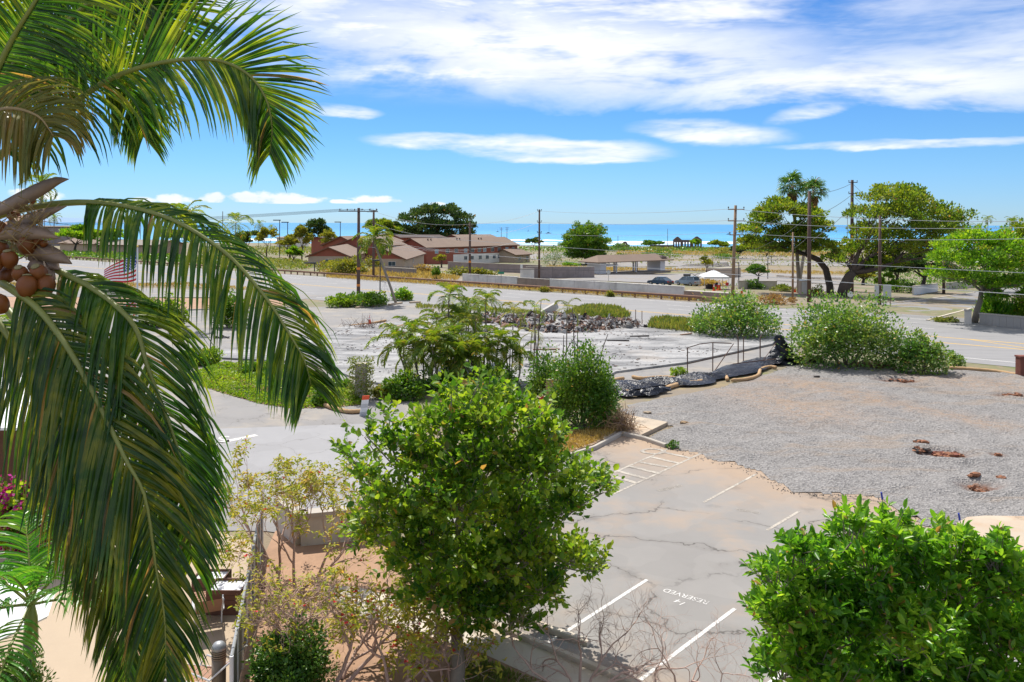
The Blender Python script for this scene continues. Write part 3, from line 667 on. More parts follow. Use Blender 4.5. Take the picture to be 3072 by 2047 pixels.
# ------------------------------------------------------------------ the coconut palm at the balcony
def coconut_palm():
    rg = np.random.default_rng(21)
    hub = P(-60, 735, 9.0); base = Vector((hub.x - 0.5, hub.y + 0.4, 0.0))
    root = empty('coconut_palm', base, 'tall coconut palm with arching fronds and a bunch of orange-brown coconuts', 'palm tree')
    O = Vector(base)
    n = 16; tp = [base.lerp(hub + Vector((0, 0, -0.25)), i / (n - 1)) + Vector((math.sin(i * 0.35) * 0.06, 0, 0)) for i in range(n)]
    MB().tube(rel(tp, O), taper(n, 0.24, 0.15), 10).build('trunk', MATS['bark_palm'], root, True)
    MB().lathe(hub - O + Vector((0, 0, -0.55)), [(0.15, 0), (0.22, 0.25), (0.24, 0.5), (0.16, 0.8), (0.05, 1.0)], 10).build('crown_shaft', MATS['rachis_brown'], root, True)
    # rachis courses in photo positions with their distance; blade normal; leaflet length; how the two sides hang
    FR = [
     # the great arching frond
     dict(p=[(-60, 560, 8.9), (0, 478, 8.9), (130, 392, 8.8), (290, 270, 8.7), (420, 212, 8.65), (560, 186, 8.6), (665, 192, 8.6), (745, 232, 8.6), (795, 300, 8.6), (815, 385, 8.65), (808, 470, 8.7)], nrm=(0.1, -1, 0.15), L=1.06, n=76, s=(0.95, 0.92), g=(0.10, 0.55), fwd=(0.55, 1.5), ind=True, q0=0.11),
     # frond drooping across the road
     dict(p=[(-60, 690, 8.9), (0, 658, 8.85), (120, 630, 8.7), (260, 618, 8.5), (400, 634, 8.3), (540, 680, 8.15), (680, 770, 8.05), (790, 890, 8.0), (870, 1010, 8.0), (915, 1090, 8.0), (936, 1165, 8.0)], nrm=(0.12, -0.5, 0.85), L=1.02, n=74, s=(1.0, 1.0), g=(1.15, 1.15), fwd=(0.55, 1.3), ind=True, q0=0.30, v=-0.12, gf=0.12),
     # long frond hanging right of the stem
     dict(p=[(-40, 730, 8.8), (80, 770, 8.6), (180, 826, 8.4), (270, 872, 8.2), (350, 930, 8.0), (410, 1000, 7.9), (445, 1112, 7.8), (500, 1255, 7.8), (544, 1384, 7.8), (566, 1523, 7.8), (578, 1690, 7.8)], nrm=(0.25, -0.6, 0.75), L=1.15, n=78, s=(1.0, 1.0), g=(0.75, 0.75), fwd=(1.0, 1.7), q0=0.2, gf=0.25, v=-0.05),
     # long frond hanging in front
     dict(p=[(-60, 830, 8.6), (7, 862, 8.3), (102, 928, 8.0), (173, 1010, 7.8), (245, 1122, 7.6), (323, 1272, 7.5), (381, 1391, 7.4), (439, 1503, 7.4), (471, 1706, 7.4), (498, 1860, 7.4), (504, 2040, 7.4)], nrm=(0.25, -0.8, 0.55), L=1.25, n=84, s=(1.0, 1.0), g=(0.55, 0.55), gf=0.3, fwd=(1.25, 2.0), q0=0.15, m='coconut_leaf_dark'),
     dict(p=[(-60, 880, 8.9), (40, 960, 8.6), (130, 1120, 8.3), (220, 1320, 8.1), (300, 1520, 8.0), (350, 1680, 8.0), (376, 1820, 8.0), (384, 2050, 8.0)], nrm=(-0.05, -0.9, 0.4), L=1.2, n=78, s=(1.0, 0.95), g=(0.45, 0.45), gf=0.3, fwd=(1.2, 2.0), q0=0.15, m='coconut_leaf_dark'),
     dict(p=[(-80, 900, 8.9), (20, 1010, 8.7), (120, 1180, 8.5), (210, 1360, 8.4), (270, 1540, 8.3), (300, 1720, 8.3)], nrm=(-0.2, -0.9, 0.4), L=1.2, n=64, s=(1.0, 1.0), g=(0.45, 0.45), gf=0.3, fwd=(1.1, 2.0), q0=0.15, m='coconut_leaf_dark'),
     # fronds across the top of the picture
     dict(p=[(-80, 520, 9.3), (40, 300, 9.4), (160, 120, 9.5), (290, 5, 9.6), (390, -5, 9.6), (450, 24, 9.6), (495, 70, 9.6), (525, 140, 9.6)], nrm=(0.15, -1, 0.1), L=1.1, n=72, s=(1.0, 1.0), g=(0.1, 0.45), fwd=(0.7, 1.6), q0=0.2),
     dict(p=[(-120, 480, 8.8), (-40, 290, 8.6), (30, 140, 8.5), (98, 25, 8.4), (190, -120, 8.4), (330, -230, 8.4)], nrm=(0.1, -1, -0.2), L=1.15, n=60, s=(0.6, 1.05), g=(0.1, 0.3), fwd=(0.35, 1.2), q0=0.2),
     dict(p=[(-80, 540, 9.6), (20, 330, 9.9), (110, 200, 10.2), (230, 150, 10.5), (340, 200, 10.6), (400, 300, 10.7), (430, 420, 10.8)], nrm=(0.0, -1, 0.1), L=1.1, n=66, s=(1.0, 1.0), g=(0.2, 0.5), fwd=(0.7, 1.6), q0=0.2),
     dict(p=[(-100, 560, 9.4), (-40, 360, 9.8), (20, 230, 10.0), (100, 160, 10.2), (190, 170, 10.3), (250, 240, 10.4)], nrm=(-0.1, -1, 0.2), L=1.15, n=56, s=(1.0, 1.0), g=(0.3, 0.6), fwd=(0.6, 1.5), q0=0.2),
     dict(p=[(-120, 470, 8.7), (-60, 380, 8.4), (20, 340, 8.2), (110, 360, 8.1), (160, 420, 8.0)], nrm=(0.0, -0.8, 0.6), L=0.95, n=46, s=(0.9, 1.0), g=(0.7, 0.9), fwd=(0.4, 1.2), q0=0.15, old=True),
     dict(p=[(-140, 420, 9.4), (-90, 180, 9.6), (-10, 20, 9.8), (110, -60, 10.0), (250, -40, 10.1), (330, 60, 10.1)], nrm=(0.2, -1, 0.1), L=1.1, n=56, s=(1.0, 1.0), g=(0.2, 0.5), fwd=(0.6, 1.5), q0=0.2),
    ]
    for fr in FR:
        R = catmull([P(*q) for q in fr['p']], 40) - np.array(O); nrm = unit(np.array(fr['nrm'], float))
        fo = MB().tube([Vector(r) for r in R], taper(40, 0.052, 0.007, 0.75), 6).build('frond', MATS['rachis_green' if not fr.get('old') else 'rachis_brown'], root, True)
        gs = frond_geo(R, nrm, int(fr['n'] * 1.75), fr['L'], 0.0195, rg, fr['s'], fr['g'], fr['q0'], fr['fwd'], fr.get('v', 0.12), 5, 0.5, gf=fr.get('gf', 1.0))
        mat = MATS['coconut_leaf_old' if fr.get('old') else fr.get('m', 'coconut_leaf')]
        if fr.get('ind'):
            for v, f in gs[::2][:100] + gs[1::2][:50]: MB().add(v, f).build('leaflet', mat, fo)
            o = geo_join(gs[1::2][50:] + gs[::2][100:]).build('leaflets', mat, fo); o['kind'] = 'stuff'
        else:
            o = geo_join(gs).build('leaflets', mat, fo); o['kind'] = 'stuff'
    # woody flower sheaths
    for a in ([(-40, 660, 8.7), (40, 622, 8.6), (120, 580, 8.5), (170, 556, 8.45), (206, 549, 8.4)], [(-30, 715, 8.7), (60, 685, 8.6), (130, 655, 8.5), (200, 630, 8.4)],
              [(-30, 715, 8.5), (60, 708, 8.4), (120, 712, 8.3), (178, 727, 8.25)], [(60, 750, 8.5), (130, 768, 8.4), (180, 785, 8.3), (217, 803, 8.3)], [(90, 775, 8.5), (150, 800, 8.4), (180, 820, 8.3)], [(90, 800, 8.4), (140, 830, 8.35), (168, 850, 8.3)]):
        R = catmull([P(*q) for q in a], 12) - np.array(O); mb = MB(); vs = []
        for i, r in enumerate(R):
            f = i / 11; ww = 0.085 * math.sin(math.pi * (0.12 + 0.88 * f) ** 0.8) + 0.004
            t = unit(R[min(i + 1, 11)] - R[max(i - 1, 0)]); c = unit(np.cross(t, (0.1, -1, 0.3))); nn = np.cross(c, t)
            vs += [r + c * ww, r - nn * ww * 0.35, r - c * ww, r + nn * ww * 0.25]
        fs = [(i * 4 + j, i * 4 + (j + 1) % 4, i * 4 + 4 + (j + 1) % 4, i * 4 + 4 + j) for i in range(11) for j in range(4)]
        mb.add(vs, fs + [(0, 1, 2, 3)[::-1], tuple(44 + j for j in range(4))]).build('spathe', MATS['spathe_brown'], root, True)
    # bare flower stalks
    st = MB()
    for i in range(70):
        a = P(rg.uniform(-20, 90), rg.uniform(600, 800), rg.uniform(8.2, 8.7)); b = P(a.x / a.y * F + CX + rg.uniform(20, 120), 690 + rg.uniform(-90, 120), rg.uniform(8.2, 8.6))
        st.tube(rel(curve3(a, b, rg, 0.12), O), [0.006, 0.005, 0.004, 0.004, 0.003], 3)
    o = st.build('flower_stalks', MATS['rachis_brown'], root); o['kind'] = 'stuff'
    prof = [(0.02, -1.0), (0.35, -0.93), (0.72, -0.62), (0.93, -0.2), (0.95, 0.2), (0.76, 0.62), (0.42, 0.9), (0.06, 1.0)]
    for i, (px, py, r, Y) in enumerate(((28, 792, 30, 8.25), (82, 748, 32, 8.4), (62, 835, 28, 8.2), (117, 832, 30, 8.2), (82, 872, 36, 8.1), (22, 838, 29, 8.35), (138, 868, 33, 8.2), (118, 886, 30, 8.35), (60, 700, 20, 8.6), (95, 612, 14, 8.6), (42, 660, 22, 8.7), (-4, 925, 36, 8.0), (0, 700, 26, 8.5), (-20, 800, 34, 8.2), (-35, 870, 32, 8.1), (112, 733, 15, 8.4), (132, 742, 14, 8.4), (128, 805, 20, 8.5), (2, 760, 26, 8.5), (45, 720, 24, 8.6))):
        c = P(px, py, Y) - O; rr = r * 0.88 * Y / F
        q = MB().lathe((0, 0, 0), [(a * rr, b * rr * 1.12) for a, b in prof], 12).build('coconut', MATS['coconut_husk'], root, True)
        q.location = c; q.rotation_euler = (rg.uniform(-0.7, 0.7), rg.uniform(-0.7, 0.7), rg.uniform(0, 6))
        MB().lathe((0, 0, rr * 1.02), [(0.5 * rr, 0), (0.42 * rr, 0.12 * rr), (0.1 * rr, 0.2 * rr)], 8).build('husk_cap', MATS['husk_cap'], q, True)
coconut_palm()

# ------------------------------------------------------------------ generic plants
def sprays(centre, radius, n, tlen, per, size, rg, up=0.5, inner=0.55, whorl=False, droop=0.0):
    """leafy twigs in a lobe: leaf positions, directions and twig lines"""
    c = np.array(centre, float); r = np.array(radius, float) * np.ones(3)
    o = rand_dirs(rg, n); o[:, 2] = np.where(o[:, 2] < -0.35, -o[:, 2], o[:, 2])
    k = rg.uniform(inner, 1.0, n)[:, None]
    st = c + o * r * (k - 0.25); d = o + np.array([0, 0, up]) + rg.normal(size=(n, 3)) * 0.35; d /= np.linalg.norm(d, axis=1)[:, None]
    L = tlen * rg.uniform(0.6, 1.2, n)
    pos, dr, tw = [], [], []
    for j in range(per):
        f = (j + 1.0) / per if not whorl else 0.45 + 0.55 * (j + 1.0) / per
        p = st + d * (L * f)[:, None]; p[:, 2] -= droop * (L * f) ** 2
        sd = np.cross(d, rand_dirs(rg, n)); sd /= np.linalg.norm(sd, axis=1)[:, None]
        lean = 0.55 if j < per - 1 else 1.6
        pos.append(p); dr.append(sd * (1.0 if j < per - 1 else 0.3) + d * lean + np.array([0, 0, 0.15 - droop]))
    return np.concatenate(pos), np.concatenate(dr), st, d, L
def limb_mesh(base, trunk, tr, ends, rg, O, limbs=6, tip=0.012, sides=6):
    """trunk, then main limbs to clusters of crown lobes, then branches to every lobe"""
    mb = MB(); T = [Vector(p) for p in trunk]; mb.tube(rel(T, O), taper(len(T), tr, tr * 0.62), 8)
    E = np.array(ends, float); top = np.array(T[-1])
    k = min(limbs, len(E)); cen = E[rg.choice(len(E), k, replace=False)]
    for _ in range(6):
        lab = np.argmin(((E[:, None] - cen[None]) ** 2).sum(-1), 1)
        cen = np.array([E[lab == i].mean(0) if (lab == i).any() else cen[i] for i in range(k)])
    for i in range(k):
        mid = top + (cen[i] - top) * 0.55
        pts = curve3(top, mid, rg, 0.10, 6, -0.04); r0 = tr * 0.42
        mb.tube(rel(pts, O), taper(6, r0, r0 * 0.5), sides)
        for e in E[lab == i]:
            p2 = curve3(pts[int(rg.integers(3, 6))], e, rg, 0.14, 6, 0.03)
            mb.tube(rel(p2, O), taper(6, min(r0 * 0.30, 0.035 + r0 * 0.12), tip), 5)
    return mb
def leafy_tree(name, label, cat, base, trunk, tr, lobes, leaf_mat, bark, size, wid, twigs, tlen, per, seed, group=None, up=0.5, rich=True, ind=0, whorl=False, droop=0.0, flower=None, limbs=6, inner=0.5, fold=0.25, crown='crown'):
    """near tree or bush made of leafy twigs; lobes = [(centre, radius)]; ind = leaves built one by one"""
    rg = np.random.default_rng(seed); O = Vector(base); root = empty(name, O, label, cat, group)
    tb = limb_mesh(base, trunk, tr, [c for c, r in lobes], rg, O, limbs)
    ps, ds = [], []; Rm = np.mean([np.mean(r) ** 2 for c, r in lobes])
    for c, r in lobes:
        k = max(4, int(twigs / len(lobes) * np.mean(r) ** 2 / Rm))
        p, d, st, td, L = sprays(c, r, k, tlen, per, size, rg, up, inner, whorl, droop)
        ps.append(p); ds.append(d)
        for i in range(len(st)):
            if rg.random() < 0.6: a = Vector(st[i] - np.array(O)); b = a + Vector(td[i] * L[i]); tb.tube([a, b], [0.008, 0.004], 3, False)
    tb.build('trunk', bark, root, True)
    pos = np.concatenate(ps) - np.array(O); dr = np.concatenate(ds); n = len(pos); sz = size * rg.uniform(0.45, 1.2, n)
    if ind:   # the leaves nearest the viewer stand as objects of their own
        key = (pos + np.array(O))[:, 1] + rg.normal(size=n) * 0.4; order = np.argsort(key); near, rest = order[:ind], order[ind:]
        metas = []
        for q in range(6):
            V, Fc, per_ = leaf_arrays(np.zeros((1, 3)), np.array([[0, 1.0, 0]]), np.array([1.0]), wid, np.random.default_rng(q + 1), rich, fold)
            me = bpy.data.meshes.new('leaf'); me.from_pydata(V.tolist(), [], Fc.reshape(-1, per_).tolist()); me.materials.append(leaf_mat); metas.append(me)
        for i in near:
            o = bpy.data.objects.new('leaf', metas[int(rg.integers(6))]); link(o, root); o.location = pos[i]; o.scale = (sz[i],) * 3
            o.rotation_euler = Vector(dr[i]).to_track_quat('Y', 'Z').to_euler()
        pos, dr, sz = pos[rest], dr[rest], sz[rest]
    V, Fc, per_ = leaf_arrays(pos, dr, sz, wid, rg, rich, fold)
    o = np_mesh(crown, V, Fc, per_, leaf_mat, root); o['kind'] = 'stuff'
    if flower:
        fm, fn, fs = flower; idx = rg.choice(len(pos), fn); pp = np.repeat(pos[idx], 5, 0); dd = rand_dirs(rg, fn * 5); dd[:, 2] = np.abs(dd[:, 2])
        V, Fc, per_ = leaf_arrays(pp, dd, np.full(fn * 5, fs), 0.35, rg); o = np_mesh('blossoms', V, Fc, per_, fm, root); o['kind'] = 'stuff'
    return root
def lobes_px(L, Y, dy, seed, squash=0.9):
    """crown lobes given as photo circles, spread over a depth like a rounded crown"""
    rg = np.random.default_rng(seed); cx = np.mean([a[0] for a in L]); cy = np.mean([a[1] for a in L])
    mx = max(math.hypot(a[0] - cx, a[1] - cy) for a in L); out = []
    for i, (x, y, r) in enumerate(L):
        q = math.sqrt(max(0.05, 1 - (math.hypot(x - cx, y - cy) / mx) ** 2))
        for s in (-1, 1):
            Yk = Y + s * dy * q * rg.uniform(0.35, 1.0); rr = r * Yk / F
            out.append((P(x + rg.uniform(-12, 12), y + rg.uniform(-12, 12), Yk), (rr, rr, rr * squash)))
    return out
# bright green tree between the drive and the parking bays
L = [(1400, 1235, 60), (1540, 1245, 70), (1320, 1290, 62), (1480, 1310, 90), (1640, 1330, 62), (1190, 1350, 44), (1270, 1400, 90), (1430, 1420, 120), (1600, 1430, 110), (1740, 1455, 62), (1095, 1450, 42), (1160, 1520, 75), (1340, 1540, 130), (1530, 1570, 130), (1690, 1545, 75), (1810, 1475, 34), (1120, 1610, 62), (1280, 1680, 115), (1450, 1710, 130), (1600, 1690, 105), (1720, 1690, 60), (1790, 1715, 34), (1390, 1820, 90), (1520, 1825, 85), (1290, 1790, 70), (1620, 1790, 70), (1440, 1870, 50), (1560, 1870, 44), (1210, 1590, 75), (1360, 1190, 26), (1480, 1185, 28), (1250, 1300, 30), (1610, 1270, 32), (1060, 1380, 26), (1100, 1310, 24), (1180, 1270, 24), (1440, 1160, 20)]
b = G(1372, 2110)
leafy_tree('broadleaf_tree', 'bright green round-leaved tree between the driveway and the cracked parking bays', 'tree', b,
           [b, b + Vector((0.05, 0.1, 0.7)), P(1375, 1900, 17.0), P(1400, 1760, 17.2)], 0.16, lobes_px(L, 17.6, 2.2, 3), MATS['bright_leaf'], MATS['bark_grey'], 0.16, 0.37, 4400, 0.44, 7, 11, inner=0.4, ind=300, flower=(MATS['pink_petal'], 16, 0.06), limbs=7)
# glossy bush at the lower right
L = [(2550, 1620, 58), (2690, 1640, 72), (2860, 1655, 68), (2430, 1690, 72), (2990, 1715, 78), (2340, 1760, 66), (2300, 1850, 52), (2480, 1770, 120), (2680, 1740, 125), (2880, 1770, 130), (3050, 1800, 110), (2370, 1900, 95), (2560, 1920, 140), (2780, 1930, 150), (3000, 1950, 140), (2340, 2020, 80), (2500, 2080, 130), (2720, 2090, 150), (2960, 2100, 150), (3150, 1900, 140), (3180, 2080, 140), (2600, 1700, 90), (2760, 1690, 90), (2950, 1720, 90), (2440, 1760, 80), (2650, 1830, 110), (2860, 1860, 110), (3060, 1900, 100), (2450, 1850, 100), (2420, 1990, 100), (2640, 2000, 110), (2880, 2020, 110), (2555, 1560, 24), (2690, 1590, 22), (2850, 1605, 24), (3010, 1650, 30), (2310, 1740, 28), (2260, 1850, 24), (2390, 1660, 24)]
b = Vector((5.6, 13.0, 0.0))
leafy_tree('glossy_bush', 'dense glossy green bush filling the lower right corner beside the parking lot', 'bush', b,
           [b, b + Vector((0, 0, 0.7)), b + Vector((0.1, 0, 1.3)), b + Vector((0, 0.1, 1.9))], 0.13, lobes_px(L, 12.6, 1.9, 5), MATS['glossy_leaf'], MATS['bark_grey'], 0.165, 0.22, 5600, 0.30, 8, 12, ind=300, up=0.9, whorl=True, inner=0.3, flower=(MATS['white_petal'], 10, 0.05), limbs=8)

# ------------------------------------------------------------------ sparse flowering shrubs and bare shrubs of the garden
def branching(p, d, L, r, depth, rg, out, tips, spread=0.55, up=0.18, ratio=0.74):
    n = 5; pts = [np.array(p)]; d = unit(np.array(d))
    for i in range(n - 1):
        d = unit(d + rg.normal(size=3) * 0.17 + np.array([0, 0, up * 0.3])); pts.append(pts[-1] + d * L / (n - 1))
    out.append((pts, taper(n, r, r * 0.62)))
    if depth == 0: tips.append((pts[-1], d)); return
    for k in range(int(rg.integers(2, 4))):
        nd = unit(d + rand_dirs(rg, 1)[0] * spread * 1.3 + np.array([0, 0, up]))
        branching(pts[-1] if k < 2 else pts[2], nd, L * ratio * rg.uniform(0.8, 1.15), r * 0.6, depth - 1, rg, out, tips, spread, up, ratio)
def branchy_shrub(name, label, base, stems, seed, bark, leaf_mat=None, leaf=0.09, per=6, keep=0.75, flower=None, depth=4, L=0.8, r=0.05, spread=0.55, up=0.18, cat='shrub', group=None, ratio=0.74):
    rg = np.random.default_rng(seed); O = Vector(base); root = empty(name, O, label, cat, group); out, tips = [], []
    for off, d in stems: branching(np.array(off, float), d, L, r, depth, rg, out, tips, spread, up, ratio)
    mb = MB()
    for pts, rr in out: mb.tube([Vector(p) for p in pts], rr, 5 if rr[0] > 0.015 else 3, False)
    mb.build('branches', bark, root, True)
    if leaf_mat:
        T = [t for t in tips if rg.random() < keep]; ps, ds = [], []
        for p, d in T:
            k = int(rg.integers(per // 2, per + 1)); o = rand_dirs(rg, k); o[:, 2] = o[:, 2] * 0.5 - 0.25
            ps.append(p + rg.normal(size=(k, 3)) * 0.05); ds.append(o + d * 0.4)
        ps, ds = np.concatenate(ps), np.concatenate(ds)
        V, Fc, q = leaf_arrays(ps, ds, leaf * rg.uniform(0.6, 1.2, len(ps)), 0.2, rg, True); o = np_mesh('foliage', V, Fc, q, leaf_mat, root); o['kind'] = 'stuff'
        if flower:
            idx = rg.choice(len(tips), flower); pp = np.repeat(np.array([tips[i][0] for i in idx]), 5, 0); dd = rand_dirs(rg, flower * 5); dd[:, 2] = np.abs(dd[:, 2])
            V, Fc, q = leaf_arrays(pp, dd, np.full(flower * 5, 0.06), 0.35, rg); o = np_mesh('blossoms', V, Fc, q, MATS['red_petal'], root); o['kind'] = 'stuff'
    return root
SL = MATS['sparse_leaf']; TW = MATS['twig_pink']
branchy_shrub('flowering_shrub', 'tall sparse shrub with yellow-green leaf tips before the low pale wall', G(850, 1770), [((-0.4, 0, 0), (-0.5, 0.1, 1)), ((0.3, 0.1, 0), (0.35, 0.1, 1)), ((0, -0.1, 0), (-0.1, -0.1, 1)), ((0.8, 0.4, 0), (0.5, 0.2, 1)), ((-0.2, 0.3, 0), (0.1, 0.2, 1)), ((0.5, -0.3, 0), (0.7, 0, 0.9))], 31, TW, SL, 0.13, 7, 0.62, 40, 6, 1.1, 0.045, 0.55, 0.16, ratio=0.72)
branchy_shrub('flowering_shrub', 'tangled pinkish-brown shrub beside the screened fence with few leaves', G(850, 2100), [((-0.1, 0, 0), (-0.3, 0.2, 1)), ((0.35, 0, 0), (0.1, 0.2, 1)), ((0.5, 0.2, 0), (0.5, 0.3, 1)), ((0.1, 0.3, 0), (-0.4, 0.5, 1))], 32, TW, SL, 0.11, 6, 0.30, 16, 6, 0.95, 0.06, 0.7, 0.04, ratio=0.73)
branchy_shrub('flowering_shrub', 'crooked red-flowered shrub over the pale garden path', G(1010, 2060), [((0, 0, 0), (0.5, 0.2, 0.9)), ((0.2, 0, 0), (0.9, 0.2, 0.7)), ((0.1, 0.2, 0), (0.2, 0.5, 0.8))], 33, TW, SL, 0.13, 7, 0.6, 30, 5, 0.85, 0.055, 0.6, 0.08, ratio=0.75)
branchy_shrub('flowering_shrub', 'low red-flowered shrub under the bright green tree', G(1180, 2090), [((0, 0, 0), (-0.4, 0.2, 0.9)), ((0.1, 0, 0), (0.5, 0.1, 0.9)), ((0.3, 0.1, 0), (0.2, 0.3, 1)), ((0.5, 0.2, 0), (0.8, 0.2, 0.7))], 34, TW, SL, 0.13, 7, 0.65, 40, 5, 0.72, 0.045, 0.6, 0.1, ratio=0.75)
branchy_shrub('flowering_shrub', 'small leafy red-flowered shrub at the foot of the grey tree trunk', G(1330, 2090), [((0, 0, 0), (-0.5, 0.3, 0.8)), ((0, 0.1, 0), (0.1, 0.3, 1)), ((0.2, 0, 0), (-0.1, 0.1, 1))], 36, TW, SL, 0.13, 7, 0.7, 20, 5, 0.62, 0.04, 0.6, 0.1, ratio=0.74)
branchy_shrub('bare_shrub', 'leafless brown shrub before the stall marked 14', G(1745, 2090), [((0, 0, 0), (-0.5, 0.1, 0.8)), ((0.15, 0, 0), (0.2, 0, 1)), ((0.3, 0, 0), (0.6, 0.1, 0.8)), ((-0.3, 0.1, 0), (-0.9, 0.1, 0.6)), ((0, 0.2, 0), (-0.1, 0.3, 1))], 35, TW, None, depth=6, L=0.78, r=0.035, spread=0.7, up=0.05, ratio=0.76)
branchy_shrub('bare_shrub', 'leafless brown shrub leaning over the right-hand stall line', G(2030, 2130), [((0, 0, 0), (0.4, 0.1, 0.9)), ((0.1, 0, 0), (-0.2, 0.1, 1)), ((0.2, 0, 0), (0.9, 0, 0.6)), ((-0.2, 0, 0), (-0.7, 0.1, 0.8))], 37, TW, None, depth=6, L=0.72, r=0.03, spread=0.7, up=0.05, ratio=0.77)
def clump(name, label, px, py, wpx, hpx, mat, seed, n=900, leaf=0.1, wid=0.3, cat='shrub', group=None, depth=0.8, rich=False, base_z=None, flower=None, Y=None, up=0.4, top=1.0, stems=True, sink=0.0, bark='bark_grey'):
    """rounded bush seen as wpx by hpx with its foot at (px, py)"""
    rg = np.random.default_rng(seed); g = G(px, py) if Y is None else P(px, py, Y); Y = g.y; O = Vector(g); root = empty(name, O, label, cat, group)
    a, h = wpx / 2 * Y / F, hpx * Y / F; dpt = max(a * depth, 0.3)
    n = int(n * 1.5); m = max(8, n // 90); lc = []
    for i in range(m):
        q = rand_dirs(rg, 1)[0]; q[2] = abs(q[2]); k = rg.uniform(0.35, 0.95); lc.append((q[0] * a * k, q[1] * dpt * k, h * (0.22 + rg.uniform(0.52, 0.74) * q[2] * k * top)))
    lc = np.array(lc); li = rg.integers(0, m, n); o = rand_dirs(rg, n)
    lr = np.array([a, dpt, h * 0.55]) * 0.34
    pos = lc[li] + o * lr * (0.55 + 0.75 * rg.random(m)[li])[:, None] * rg.uniform(0.4, 1.1, n)[:, None]
    low = rg.random(n) < 0.22; th = rg.uniform(0, 6.28, n)
    pos[low] = np.stack([np.cos(th) * a * rg.uniform(0.6, 0.95, n), np.sin(th) * dpt * rg.uniform(0.6, 0.95, n), rg.uniform(0.02, 0.45, n) * h], 1)[low]
    pos[:, 2] = np.clip(pos[:, 2], 0.03, None)
    V, Fc, q = leaf_arrays(pos, o + np.array([0, 0, up]) + rg.normal(size=(n, 3)) * 0.3, leaf * rg.uniform(0.6, 1.25, n), wid, rg, rich)
    f = np_mesh('foliage', V, Fc, q, mat, root); f['kind'] = 'stuff'
    if stems:
        mb = MB()
        for c in lc[:14]: mb.tube(curve3((c[0] * 0.15, c[1] * 0.15, -0.02), c, rg, 0.12), [0.03 + a * 0.012, 0.025 + a * .008, 0.02 + a * .006, 0.015, 0.01], 4)
        mb.build('stems', MATS[bark], root)
    if flower:
        fm, fn, fs = flower; idx = rg.choice(n, fn); pp = np.repeat(pos[idx] * 1.04, 4, 0); dd = rand_dirs(rg, fn * 4)
        V, Fc, q = leaf_arrays(pp, dd, np.full(fn * 4, fs), 0.45, rg); f = np_mesh('blossoms', V, Fc, q, MATS[fm], root); f['kind'] = 'stuff'
    return root
clump('clipped_shrub', 'low dense dark green shrub in the brown garden bed by the fence', 875, 2085, 225, 230, MATS['hedge_leaf'], 41, 5200, 0.085, 0.34, rich=True, depth=1.1)
clump('bougainvillea', 'magenta bougainvillea bush below the hanging coconut fronds', 40, 1650, 300, 230, MATS['bright_leaf'], 42, 2200, 0.10, 0.4, flower=('magenta_petal', 900, 0.075), Y=13.0)
clump('grey_green_shrub', 'grey-green feathery shrub at the foot of the patio palm', 50, 2120, 190, 190, MATS['roadside_leaf'], 43, 1500, 0.07, 0.2, Y=11.0)
clump('flowering_bush', 'pink oleander bush behind the white canopy roof', 60, 1225, 210, 80, MATS['bright_leaf'], 44, 900, 0.14, 0.25, flower=('pink_petal', 300, 0.12))
clump('flowering_bush', 'pink-red flowering bush seen between the hanging fronds', 330, 1290, 190, 130, MATS['bright_leaf'], 45, 900, 0.14, 0.25, flower=('pink_petal', 170, 0.12))
